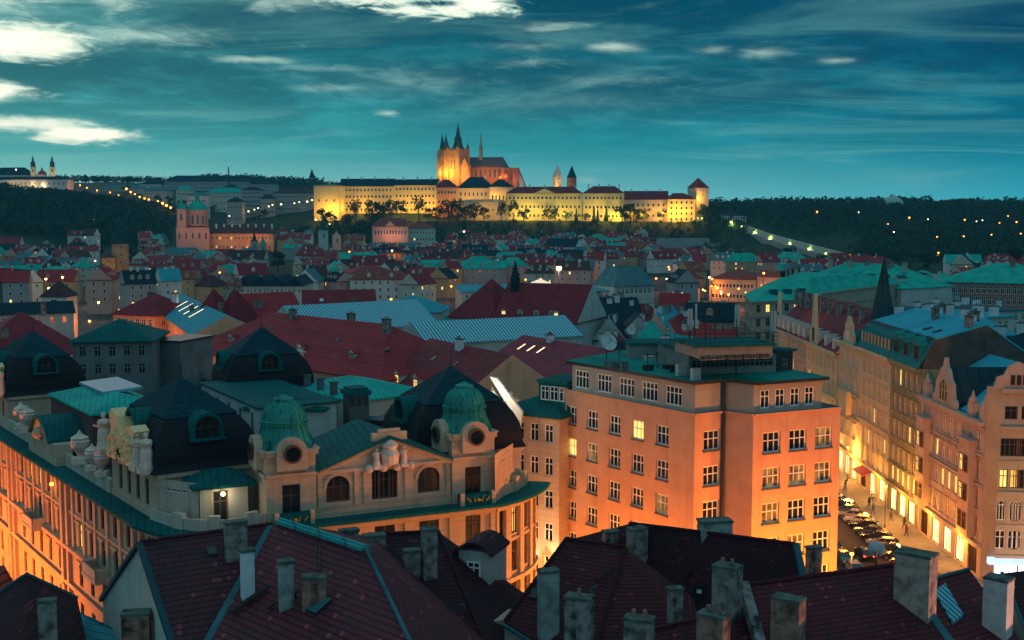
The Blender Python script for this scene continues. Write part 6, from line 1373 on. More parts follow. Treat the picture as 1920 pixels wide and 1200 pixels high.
for i in range(34):
    u, v = rr.choice(((rr.uniform(250, 420), rr.uniform(690, 720)), (rr.uniform(600, 800), rr.uniform(800, 830)), (rr.uniform(340, 430), rr.uniform(690, 730)), (rr.uniform(200, 330), rr.uniform(665, 720)))); p = PZ(u, v, 18.6); k = rr.choice(('duct', 'vent', 'box'))
    m = MB()
    if k == 'duct': m.box(p.x, p.y, 18.6, rr.uniform(1.5, 4), .6, rr.uniform(.5, 1.4), rr.choice((FS.ang, angL))); nm, lab = 'air_duct', 'metal air duct lying among the flat palace roofs'
    elif k == 'vent': m.tube((p.x, p.y, 18.6), (p.x, p.y, 20.2), .22, .22, 8); m.lathe(p.x, p.y, [(.4, 20.2), (.42, 20.4), (.05, 20.7)], 8); nm, lab = 'vent_pipe', 'capped vent pipe standing on the flat palace roof'
    else: m.box(p.x, p.y, 18.6, 1.2, 1.0, rr.uniform(.8, 1.8), FS.ang); m.box(p.x, p.y, 18.75, 1.3, 1.1, .2, FS.ang); nm, lab = 'roof_cabinet', 'small grey roof cabinet among the palace ducts'
    tag(m.build(nm, rr.choice((DARKMETAL, LEAD, COOLWALL))), lab, nm.replace('_', ' '), nm.replace('_', ' ') + 's on the palace roof')
# annex on the right end: rear wall with vents behind the right tower, parapet
m = MB(); s = Side(P2(928, 930, 19.6), P2(962, 905, 19.6)); s.grid([s.L * .25, s.L * .42, s.L * .6], [22.2], .4, .3, 'plain'); s.wall(m, 18.8, 23.4, 0, .12); s.fill(palace); m.build('annex_wall', PAL, palace)
m = MB(); e = [FR] + RC
for i, (a, b) in enumerate(zip(e, e[1:])): s = Side(a, b); s.band(m, 19, .9, -.5, inn=.8); s.band(m, 19, 1.35, -.4, 0, s.L * .4, inn=.9)
m.build('corner_parapet', PAL, palace)
# assumed street lamps of the left street, placed for its glow
for i in range(7):
    p = LS.at(6 + i * 9.6, 7.5); lamp(Vector((p.x, p.y, 5.2)), 5.2, .22, LAMPO, '%s street lamp of the orange lit street under the palace, from its far end' % ORD[i], 'lamps of the orange lit street', 6000, SODIUM)
for i in range(4):
    p = FS.at(1 + i * 7.5, 9.0); lamp(Vector((p.x, p.y, 5.0)), 5.0, .22, LAMPO, '%s lamp in the hidden street before the palace domes' % ORD[i], 'lamps of the street before the domes', 2000 if i > 1 else 1100, (1, .36, .06))  # assumed lamps, out of view, for the glow below the domes
p = LS.at(LS.L - 8, .5); light((LS.at(LS.L - 29.5, .8).x, LS.at(LS.L - 29.5, .8).y, 16.5), 25, WARM, 'facade_lamp_light', .15); m = MB(); q = LS.at(LS.L - 29.5, .5); m.ball((q.x, q.y, 16.8), .22, 8); m.build('facade_lamp', LAMPO, palace)
# narrow house in the gap, washed by white uplights
b = mid_block('narrow_house', 'narrow cream house in the gap between palace and orange block, washed by white uplights', 'house', 930, 768, 1049, 781, 23.4, 9, 1.6, 'hip', PAL, PATINAD, 5, 4, 1.1, 2.0, frame=WFRAME)
s = Side(P2(930, 768, 23.4), P2(1049, 781, 23.4)); s.zm = 26
m = MB(); A_, B_ = s.at(s.u(990), -2.2), s.at(s.L - .1, -2.2); s2 = Side(A_, B_); s2.grid(s2.even(3, .2), [24.6], 1.1, 1.6, 'cross', {(0, 0): 0}); s2.wall(m, 23.6, 26.6, 0, .15); s2.band(m, 26.6, .3, .5, mi=0, inn=5); o = m.build('attic_dormer', PATINAD, b[0]); s2.fill(o)
for u, z in ((1003, 2.5), (1040, 3.5)): a = s.u(u); p = s.at(a, 1.1); t = s.at(a, .1); light((p.x, p.y, z + 3), 1500, (1, .86, .55), 'uplight', .15, 60, (t.x, t.y, 22))
p = s.at(s.u(1020), 5); light((p.x, p.y, 6), 900, (1, .8, .45), 'lamp_or_added_light')  # assumed alley light without a lamp
# slanting floodlit white party wall beyond the right pavilion
Yw = 122; pts = [(918, 706), (931, 709), (952, 738), (979, 772), (975, 800), (956, 766), (936, 736)]; m = MB(); f = [PY(u, v, Yw) for u, v in pts]; bk = [p + Vector((.15, .5, 0)) for p in f]; m.poly(f); m.poly(bk[::-1])
for i in range(len(f)): j = (i + 1) % len(f); m.poly([f[i], f[j], bk[j], bk[i]])
m2 = MB(); m2.box(f[2].x, Yw + 4, 0, 2.4, 6, 26, .2); m2.build('x', WHITEW) if False else None
r = thing('party_wall', 'floodlit white slanting wall strip behind the right black pavilion', 'wall', (f[0].x, Yw, 18)); m.build('coping', WHITEW, r); m = MB(); m.prism([(f[0].x + .2, Yw + .55), (f[4].x - .1, Yw + .55), (f[4].x - .1, Yw + 1), (f[0].x + .2, Yw + 1)], 0, [f[0].z - 1.2, f[4].z - .2, f[4].z - .2, f[0].z - 1.2], 0); m.build('wall', COOLWALL, r)
light(PY(945, 735, Yw - 2.2), 420, (1, .95, .75), 'floodlight', .2)

# ---------------------------------------------------------------- plain orange block
OR = plaster('salmon_render', (0.60, 0.33, 0.21), .35, .5, .4, bump=.15, dirt=(.55, .5, .46)); ORP = plaster('attic_render_grey', (.34, .33, .29), .2, .4, .3)
def orange_block():
    z = 26.0; V = [P2(u, v, z) for u, v in ((1049, 728), (1303, 777), (1358, 771), (1413, 778), (1576, 764))]; d = (V[4] - V[3]).normalized(); back = Vector((-d.y, d.x)) * 27; q = V + [V[4] + back, V[0] + Vector((7, 9.5))]
    r = thing('office_block', 'plain salmon office block with white six pane windows, lit orange from the street', 'building', (V[1].x, V[1].y, 0)); m, tr = MB(), MB(); ss = []
    rows = [22.35 - 3.45 * k for k in range(7)]; lits = {(0, 1): 1, (3, 0): 1}
    for i in range(len(q)):
        s = Side(q[i], q[(i + 1) % len(q)]); s.zm = 20
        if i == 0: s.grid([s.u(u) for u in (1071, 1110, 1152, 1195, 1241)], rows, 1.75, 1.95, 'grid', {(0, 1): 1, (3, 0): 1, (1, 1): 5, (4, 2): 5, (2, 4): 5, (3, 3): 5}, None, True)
        if i == 1: s.grid([s.u(1334)], rows[:], 2.0, 1.95, 'grid', 0, None, True)
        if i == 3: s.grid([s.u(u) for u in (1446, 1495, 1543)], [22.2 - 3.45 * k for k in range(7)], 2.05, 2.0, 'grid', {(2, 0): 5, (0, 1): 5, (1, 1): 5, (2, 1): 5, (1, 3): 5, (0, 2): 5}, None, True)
        if i in (4, 5): s.grid(s.even(5, 1), rows[:5], 1.8, 1.9, 'grid')
        s.wall(m, -.3, z, 0, .3); s.band(tr, z - .12, .2, .22)
        ss.append(s)
    m.build('wall', OR, r); tr.build('ledge_band', OR, r); SM = plain('sill_metal', (.10, .08, .075), .6)
    for s in ss: s.fill(r, SM)
    # warm things seen in a few windows
    m = MB(); p = ss[0].at(ss[0].u(1110), -.3)
    # attic storey, set back at the ends
    zt = 28.9; AV = [ss[0].at(ss[0].u(1072), -.05), ss[0].at(ss[0].L - .1, -.05), V[2] + Vector((-.03, .08)), V[3] + Vector((.02, .12)), ss[3].at(ss[3].u(1538), -.1)]; aq = AV + [AV[4] + Vector((-d.y, d.x)) * 24, AV[0] + Vector((6.5, 9))]; m = MB()
    for i in range(len(aq)):
        s = Side(aq[i], aq[(i + 1) % len(aq)]); s.zm = 28
        if i == 0:
            for u in (1091, 1133, 1175, 1218, 1263): s.add(s.u(u), 26.45, 2.3, 1.9, 'wide', 0, None, True)
        if i == 3:
            for u in (1435, 1463, 1491, 1518): s.add(s.u(u), 26.5, 1.15, 1.75, 'cross', 0, None, True)
        s.wall(m, z + .1, zt, 0, .18); s.fill(r)
    m.build('attic_wall', ORP, r); e = []
    m = MB(); m.prism([(p.x, p.y) for p in q], z - .02, z + .1); m.build('ledge', DARKMETAL, r)
    cc = cent(aq); e = [p + (p - cc).normalized() * .75 for p in aq]; m = MB(); m.prism([(p.x, p.y) for p in e], zt + .01, zt + .32, 1, 0); m.build('roof', [sheet('flat_green_roof', (.012, .27, .22), .5, 1.0, .6, .6, 0, (.006, .09, .09), .5), DARKMETAL], r)
    p = V[2] + Vector((-.15, -.25)); m = MB(); m.tube((p.x, p.y, 0), (p.x, p.y, 28.8), .16, .16, 8); m.build('downpipe', DARKMETAL, r)
    return r, zt + .32, d
OB, ZR, dO = orange_block(); angO = math.atan2(dO.y, dO.x)
PENT = plaster('penthouse_grey', (.22, .23, .21), .35, .5, .5)
roof_box('roof_penthouse', 'lift penthouse with a band of dark windows on the green flat roof', 'penthouse', qd(1291, 702, 1455, 697, ZR, 9), ZR, ZR + 2.1, PENT, PATINAD, 0, rows=1, cols=9, wh=.8, ww=1.1)
roof_box('roof_penthouse', 'upper penthouse storey ringed by a railing', 'penthouse', qd(1308, 672, 1448, 668, ZR + 2.4, 6), ZR + 2.4, ZR + 3.4, PENT, PATINAD, 0, rows=1, cols=8, wh=.5, ww=1.2)
roof_box('roof_hut', 'pale roof hut at the far corner of the flat green roof', 'roof block', qd(1180, 672, 1290, 672, ZR, 4), ZR, ZR + 1.5, PENT, PATINAD, 0)
roof_box('roof_hut', 'dark box with a square hatch at the edge of the flat green roof', 'roof block', qd(1456, 697, 1486, 693, ZR, 3), ZR, ZR + 1.9, DARKMETAL, PATINAD, 0, rows=1, cols=1)
m = MB(); q = grow(qd(1303, 668, 1452, 664, ZR + 2.4, 7.5), .2)
for i in range(4):
    a, b = q[i], q[(i + 1) % 4]; n_ = int((b - a).length / 1.2)
    for k in range(n_): p = a.lerp(b, k / n_); m.tube((p.x, p.y, ZR + 2.4), (p.x, p.y, ZR + 4.5), .025, .025, 4)
    for z in (3.7, 4.1, 4.5): m.tube((a.x, a.y, ZR + z), (b.x, b.y, ZR + z), .025, .025, 4)
tag(m.build('roof_railing', DARKMETAL), 'dark railing round the top of the penthouse', 'railing')
def antenna(u, v, z0, h, w, label, panel=True):
    p = PZ(u, v, z0); r = thing('antenna_mast', label, 'antenna', (p.x, p.y, z0), 'antenna masts on the flat green roof'); m = MB(); m.tube((p.x, p.y, z0), (p.x, p.y, z0 + h), .07, .05, 6); m.build('mast', DARKMETAL, r)
    if panel:
        for k in range(2 if w > .2 else 1): m = MB(); m.box(p.x + .12 * (1 - 2 * k), p.y - .1, z0 + h - 2.3, w, .14, 2.2, k * .8); m.build('panel', plain('antenna_white', (.55, .5, .48), .5), r)
    else:
        m = MB()
        for k in range(4): m.tube((p.x - .5 + k * .05, p.y, z0 + h - .3 - k * .3), (p.x + .5 - k * .05, p.y, z0 + h - .3 - k * .3), .025, .025, 4)
        m.build('aerial_rods', DARKMETAL, r)
antenna(1381, 640, ZR + 2.9, 3.8, .26, 'tall mast with white panels in the middle of the penthouse'); antenna(1293, 640, ZR + 2.9, 3.4, .26, 'mast with two pale panels at the near end of the penthouse'); antenna(1449, 650, ZR + 2.9, 3.6, .22, 'mast with a thin white panel at the far end of the penthouse'); antenna(1302, 640, ZR + 2.9, 3.9, .2, 'thin mast standing just behind the two pale panels'); antenna(1322, 650, ZR + 2.9, 3.0, .2, 'short rod aerial above the railing', False); antenna(1340, 652, ZR + 2.9, 3.6, .2, 'long rod aerial beside the penthouse stair', False); antenna(1380, 702, ZR, 5.5, .2, 'mast rising from the front of the penthouse wall', False); antenna(1178, 668, ZR, 2.4, .2, 'aerial at the far edge by the dish', False)
def dish(u, v, z0, h, r, label, face):
    p = PZ(u, v, z0); t = thing('satellite_dish', label, 'satellite dish', (p.x, p.y, z0), 'satellite dishes'); m = MB(); m.tube((p.x, p.y, z0), (p.x, p.y, z0 + h), .07, .06, 6); m.build('pole', DARKMETAL, t)
    d = Vector(face).normalized(); x = d.orthogonal().normalized(); y = d.cross(x); c = Vector((p.x, p.y, z0 + h)) + d * .15; m = MB(); rings = []
    for k in range(5):
        q_ = r * k / 4; o = d * (q_ * q_ * .35 / r); rings.append([c + o + (x * math.cos(i * math.pi / 10) + y * math.sin(i * math.pi / 10)) * q_ for i in range(20)])
    for a, b in zip(rings, rings[1:]):
        for i in range(20): j = (i + 1) % 20; m.poly([a[i], a[j], b[j], b[i]]); m.poly([p_ - d * .05 for p_ in (b[i], b[j], a[j], a[i])])
    m.build('reflector', plain('dish_white', (.55, .58, .58), .5), t, True); m = MB(); f = c + d * r * .9
    for i in (0, 7, 13): m.tube(rings[4][i], f, .02, .02, 4)
    m.ball(f, .09, 6); m.build('feed_arm', DARKMETAL, t)
dish(1137, 672, ZR, 1.7, 1.0, 'large pale satellite dish at the back of the flat green roof', (.5, -1, .5)); dish(1181, 655, ZR, 2.2, .5, 'small satellite dish on a pole behind the large one', (.3, -1, .3)); dish(1184, 640, ZR, 1.8, .4, 'smallest dish low on the far roof edge', (.6, -1, .2))
for i, (u, v) in enumerate(((1276, 704), (1304, 712), (1424, 690), (1438, 688))):
    p = PZ(u, v, ZR); m = MB(); m.box(p.x, p.y, ZR, .9, .5, 1.1, angO); m.lathe(p.x, p.y - .3, [(.3, ZR + .4), (.3, ZR + .45)], 10); tag(m.build('air_conditioner', plain('ac_white', (.5, .5, .48), .5)), 'white air conditioner box %s' % ('at the penthouse corner', 'standing out in front of the penthouse', 'against the penthouse end wall', 'last against the penthouse end wall')[i], 'air conditioner')
OG = (1.0, 0.27, 0.02)
s = Side(P2(1049, 728, 26), P2(1303, 777, 26))
for i, (a, o, pw, z) in enumerate(((4, 5, 1500, 6.5), (11, 4.5, 4500, 7), (16.5, 4.5, 4000, 7), (21, 7, 1500, 6))): p = s.at(a, o); lamp(Vector((p.x, p.y, z)), z, .22, LAMPO, '%s lamp in the lane under the salmon office block' % ORD[i], 'lamps of the lane under the office block', pw, OG)  # assumed lamps hidden behind the roofs, added to light the wall orange
s = Side(P2(1413, 778, 26), P2(1576, 764, 26))
for i, (a, o, pw) in enumerate(((1, 8, 9500), (5.5, 8.5, 17000), (10, 9, 16000))): p = s.at(a, o); lamp(Vector((p.x, p.y, 6.5)), 6.5, .24, LAMPO, '%s tall lamp before the wide front of the office block' % ORD[i], 'lamps before the office block front', pw, OG)  # assumed unseen lamps that light the wide front of the block

rr = random.Random(17)
for i in range(16):
    u, v = rr.uniform(1130, 1290), rr.uniform(672, 700); p = PZ(u, v, ZR); m = MB(); w = rr.uniform(.4, 1.2); h = rr.uniform(.3, 1.0)
    if i % 3: m.box(p.x, p.y, ZR, w, w * .7, h, angO); m.box(p.x, p.y, ZR + h, w * 1.1, w * .8, .06, angO); tag(m.build('roof_cabinet', rr.choice((DARKMETAL, LEAD, COOLWALL))), 'small service box on the green flat roof behind the dish', 'roof cabinet', 'service boxes on the green flat roof')
    else: m.tube((p.x, p.y, ZR), (p.x, p.y, ZR + 1.6), .05, .05, 6); m.lathe(p.x, p.y, [(.16, ZR + 1.5), (.17, ZR + 1.7), (.02, ZR + 1.85)], 8); tag(m.build('vent_pipe', LEAD), 'thin vent pipe on the green flat roof', 'vent pipe', 'vent pipes on the green flat roof')
# ---------------------------------------------------------------- street on the right: row of tall houses, all facing it along x = 57.5
RX = 57.5
CRM = plaster('row_cream', (.54, .45, .28), .25, .4, .35, bump=.1); OLV = plaster('row_olive', (.24, .22, .12), .25, .4, .35); GRYC = plaster('row_greyish', (.40, .34, .26), .3, .4, .4, bump=.1); PNK = plaster('row_pinkish', (.46, .35, .29), .25, .4, .35, bump=.1)
ZINCB = sheet('bright_zinc', (.05, .40, .50), 1.57, .7, .35, .4, 0, (.03, .2, .28), .4); ZINCD = sheet('zinc_teal', (.02, .22, .22), 1.57, .9, .4, .5, 0, (.02, .09, .1), .4)
SHOP = glow('shop_window_light', (1, .70, .28), 3.2, .7, .5); SHOPB = glow('shop_window_white', (.95, .92, 1.0), 3.0, .4, .4)
def yU(u): return RX * FPX / (u - 960) * 1.0 * (_cp + 0) if False else RX / ((u - 960) / FPX) * .985
def street_house(name, label, ya, yb, ze, wall, rows, cols, w, h, style='tall', lit=None, shops=True, depth=15, x0=RX, frame=None, bay=None, bands=(), litm=1, shopm=None, sub=False):
    """house with its front on the street; ya far end, yb near end"""
    q = [Vector((x0, ya)), Vector((x0, yb)), Vector((x0 + depth, yb)), Vector((x0 + depth, ya))]
    r = thing(name, label, 'house', (x0, (ya + yb) / 2, 0)); m, tr = MB(), MB(); s = Side(q[0], q[1])
    s.grid(s.even(cols, .8), rows, w, h, style, lit or {}, frame, sub)
    if shops:
        for i, a in enumerate(s.even(max(2, int(s.L / 4.2)), .5)): s.add(a, .35, 2.9, 3.3, 'shop', 0, WBROWN)
    s.wall(m, -.2, ze, 0, .3)
    for i in (1, 2, 3): Side(q[i], q[(i + 1) % 4]).wall(m, -.2, ze)
    for z, hh, o in list(bands) + [(4.2, .4, .5), (ze - .5, .5, .7), (ze - 1.0, .35, .35)]: s.band(tr, z, hh, o)
    for a, z, ww, hh, *_ in s.w:
        if z > 4: s.band(tr, z + hh + .12, .18, .22, a - ww / 2 - .2, a + ww / 2 + .2); s.band(tr, z - .22, .2, .2, a - ww / 2 - .15, a + ww / 2 + .15)
    m.build('wall', wall, r); tr.build('stone_trim', wall, r)
    for a, z, ww, hh, st, l, fr, sb in s.w:
        p = s.at(a, -.24); o = window(r, (p.x, p.y, z), s.ang, ww, hh, st, l, fr, sb, 'shop_window' if z < 1 else 'window')
        if z < 1: o.data = o.data.copy(); o.data.materials[1] = (shopm or SHOP) if (int(a * 3) % 4) else GLASSR
    return r, s, q
def pgable(mb, s, a, w, z, h, out=.35, th=.5, mi=0, steps=((0, 0), (.05, .35), (.16, .45), (.2, .7), (.34, .78), (.38, .95), (.5, 1.0))):
    """shaped (baroque) gable wall standing on the cornice"""
    pr = [(x, y) for x, y in steps] + [(1 - x, y) for x, y in steps[::-1][1:]]
    q = lambda x, y, o: (s.at(a - w / 2 + w * x, o).x, s.at(a - w / 2 + w * x, o).y, z + h * y)
    f = [q(x, y, out) for x, y in pr]; b = [q(x, y, out - th) for x, y in pr]; mb.poly(f, mi); mb.poly(b[::-1], mi)
    for i in range(len(f)): j = (i + 1) % len(f); mb.poly([f[i], f[j], b[j], b[i]], mi)
# R3: mansard house, pale far half and olive near half (two houses under one roof line)
L3 = {(1, 2): 1, (2, 3): 1, (0, 5): 2}
r3, s3, q3 = street_house('mansard_house', 'pale yellow apartment house with a row of dormers in its teal mansard', 194, 178.6, 23.2, CRM, [19.6, 15.7, 11.8, 7.9, 4.9], 5, 1.25, 2.3, 'tall', {(2, 2): 1, (1, 3): 1, (4, 3): 1}, bands=((11.2, .3, .3),))
r3b, s3b, q3b = street_house('mansard_house', 'olive brown apartment house with two framed dormers and a brick party wall', 178.4, 165.2, 23.2, OLV, [19.6, 15.7, 11.8, 7.9, 4.9], 5, 1.3, 2.4, 'tall', {(1, 0): 1, (3, 2): 1, (0, 4): 1, (1, 4): 1, (2, 4): 1, (3, 4): 1, (4, 4): 1}, bands=((7.3, .3, .3),))
def mansard(r, s, q, ya, yb, n, kind):
    zt, zr = 27.4, 29.6; m = MB(); X = lambda x, y, z: (RX + x, y, z)
    m.slab([X(-.6, ya, 23.25), X(-.6, yb, 23.25), X(1.6, yb, zt), X(1.6, ya, zt)], .3, 0); m.slab([X(1.45, ya, zt + .05), X(1.45, yb, zt + .05), X(9, yb, zr), X(9, ya, zr)], .25, 1); m.slab([X(9, ya, zr), X(9, yb, zr), X(15, yb, zt - 2), X(15, ya, zt - 2)], .25, 1)
    m.box(RX + 1.5, (ya + yb) / 2, zt - .05, .5, ya - yb, .22, 0, 2)
    m.build('mansard_roof', [ZINCD, ZINCB, DARKMETAL], r); Ld = ya - yb
    for i in range(n):
        y = ya - Ld * (i + .5) / n; d = MB(); w = Ld / n * (.55 if kind else .62); h = 2.3 if kind else 1.9; d.prism([(RX - .05, y + w / 2), (RX - .05, y - w / 2), (RX + 2.2, y - w / 2), (RX + 2.2, y + w / 2)], 24.0, 24.2 + h)
        if kind: roof(d, [Vector((RX - .05, y - w / 2)), Vector((RX + 2.4, y - w / 2)), Vector((RX + 2.4, y + w / 2)), Vector((RX - .05, y + w / 2))], 24.2 + h, 1.2, 'gable', .2, 0, 0, .1)
        o = d.build('dormer', ZINCD, r); window(o, (RX - .1, y, 24.3), -math.pi / 2, w * .7, h * .85, 'cross', 0, CRM if not kind else WBROWN)
    # party wall toward the viewer / away
    for y in (yb + .1,):
        d = MB(); d.poly([X(0, y, 23), X(.9, y, 26), X(1.5, y, zt), X(9, y, zr - .1), X(15, y, zt - 2.2), X(15, y, 10), X(0, y, 10)]); d.build('party_wall', plaster('party_wall_shaded', (.10, .085, .075), .6, .6, .5), r)  # shade on the brick put into a darker wall colour
    for i in range(3): chimney(r, RX + 7 + i * 2, yb + 1.5 + i * 4, zr - .8, .7, 1.6, 1.7, 0, CHIMB if i % 2 else CHIM, 2)
mansard(r3, s3, q3, 194, 178.6, 9, 0); mansard(r3b, s3b, q3b, 178.4, 165.2, 3, 1)
for t in (.3, .62): m = MB(); y = 178 - 13 * t; m.slab([(RX + 3, y, 28.05), (RX + 3, y - .9, 28.05), (RX + 4.2, y - .9, 28.4), (RX + 4.2, y, 28.4)], .2); m.build('skylight', DARKMETAL, r3b)
# R4: corner house with the shaped gable and spire, then the gabled row beyond
r4, s4, q4 = street_house('corner_house', 'cream corner house with a scrolled gable, bay windows and a tall dark spire', 207, 194.2, 23.0, CRM, [19.2, 15.2, 11.2, 7.2], 3, 1.9, 2.5, 'wide', {(1, 2): 2, (2, 1): 0}, bands=((14.4, .3, .4), (10.5, .3, .4)), shopm=SHOPB if False else None)
m = MB(); pgable(m, s4, s4.L * .5, 6.0, 23.0, 4.6); m.build('gable', CRM, r4); c = s4.at(s4.L * .5, .4); window(r4, (c.x, c.y, 23.6), s4.ang, 1.6, 1.4, 'wide', 0)
m = MB(); roof(m, [q4[0], q4[1], q4[2], q4[3]], 23.02, 5, 'hip', .3, 0, 0); m.build('roof', PATINAD, r4)
m = MB(); c = (RX + 4.5, 197.5); m.prism(MB().ring(*c, 2.0, 8), 22, 26.2); m.cone(MB().ring(*c, 2.25, 8), 26.2, (*c, 38.5)); m.build('spire', sheet('spire_lead', (.03, .07, .08), 0, .8, .4), r4)
m = MB(); s4.band(m, 11.0, 4.0, 1.1, s4.L * .3, s4.L * .7); m.build('bay_window', CRM, r4)
gab = ((229, 207.2, 'cream house with a pointed white gable and red tiled roof in the far row', CRM), (247, 229.2, 'grey balconied house with blue dormers in the far row', GRYC), (262, 247.2, 'last house of the far row with a tall narrow gable', CRM))
for i, (ya, yb, lab, wl) in enumerate(gab):
    r, s, q = street_house('gabled_house', lab, ya, yb, 20.5 - i * .3, wl, [16.8, 13.0, 9.2, 5.4], 7 - i, 1.2, 2.1, 'tall', {(i, 1): 1}, bands=((12.2, .3, .5),), x0=RX - .3 + i * .6)
    m = MB(); roof(m, [q[0], q[1], q[2], q[3]], 20.5 - i * .3, 7.5, 'gable', .4, 0, 1); m.build('roof', [TWINE if i != 1 else TRED, wl], r)
    if i != 1: m = MB(); pgable(m, s, s.L * .3, 5.5, 20.3, 9.5 if i == 0 else 7.5, steps=((0, 0), (.04, .2), (.2, .35), (.28, .6), (.36, .8), (.4, 1.0), (.5, 1.02))); m.build('gable', CRM, r); c = s.at(s.L * .3, .38); window(r, (c.x, c.y, 21), s.ang, 1.4, 2.6, 'arch', 0, WBROWN)
    for k in range(3): chimney(r, RX + 5, ya - (ya - yb) * (k + .5) / 3, 25, .8, 1.4, 3, 0, CHIM, 1)
    for k in range(4):
        y = ya - (ya - yb) * (k + .5) / 4; d = MB(); d.prism([(RX - .2, y + .8), (RX - .2, y - .8), (RX + 2, y - .8), (RX + 2, y + .8)], 20.6, 23); o = d.build('dormer', COOLWALL, r); window(o, (RX - .26, y, 21), -math.pi / 2, 1.0, 1.6, 'cross')
for u, v, h in ((1437, 600, 0),): pass
# R2: art nouveau house with a big gable and bays
r2, s2, q2 = street_house('art_nouveau_house', 'pinkish ornate house with an arched central gable and bright blue sheet roof', 165, 142.3, 19.7, PNK, [16.0, 12.4, 8.8, 5.2], 9, 1.25, 2.3, 'tall', {(1, 1): 1, (2, 1): 1, (4, 2): 1, (6, 2): 1, (0, 1): 1, (7, 1): 1, (5, 2): 1, (3, 2): 1}, bands=((11.6, .3, .35), (15.4, .25, .25)))
m = MB(); pgable(m, s2, s2.L * .42, 8.5, 19.7, 6.2, steps=((0, 0), (.02, .16), (.12, .22), (.16, .5), (.28, .62), (.34, .78), (.44, .84), (.47, 1.0), (.5, 1.03))); m.build('gable', PNK, r2); c = s2.at(s2.L * .42, .4); window(r2, (c.x, c.y, 20.2), s2.ang, 3.0, 3.0, 'arch', 0, CRM)
for a in (.08, .8, .97): m = MB(); s2.band(m, 19.7, 1.7, .2, s2.L * a - .7, s2.L * a + .7, inn=.7); p = s2.at(s2.L * a, -.2); m.lathe(p.x, p.y, [(.5, 21.4), (.6, 21.8), (.3, 22.2), (.05, 23)], 8); m.build('attic_pier', PNK, r2)
m = MB(); X = lambda x, y, z: (RX + x, y, z); m.slab([X(.5, 165, 19.8), X(.5, 142.4, 19.8), X(9.5, 142.4, 25.4), X(9.5, 165, 25.4)], .3); m.slab([X(9.5, 165, 25.4), X(9.5, 142.4, 25.4), X(15, 142.4, 21), X(15, 165, 21)], .3); m.build('roof', ZINCB, r2)
m = MB(); y = 165 - 22.7 * .42; roof(m, [Vector((RX + .2, y - 3.4)), Vector((RX + 8, y - 3.4)), Vector((RX + 8, y + 3.4)), Vector((RX + .2, y + 3.4))], 20.6, 4.2, 'gable', .2, 0, 0); m.build('gable_roof', SLATE, r2)
for a0, a1 in ((.04, .2), (.74, .9)):
    m = MB(); s2.band(m, 4.8, 12, .9, s2.L * a0, s2.L * a1); s2.band(m, 16.8, .25, 1.15, s2.L * a0 - .2, s2.L * a1 + .2); m.build('bay_window', PNK, r2)
    for z in (5.6, 9.2, 12.8):
        for t in (.3, .7): c = s2.at(s2.L * (a0 + (a1 - a0) * t), .93); window(r2, (c.x, c.y, z), s2.ang, 1.1, 2.2, 'tall', 1 if (t < .5 and z > 9) else 0, WBROWN)
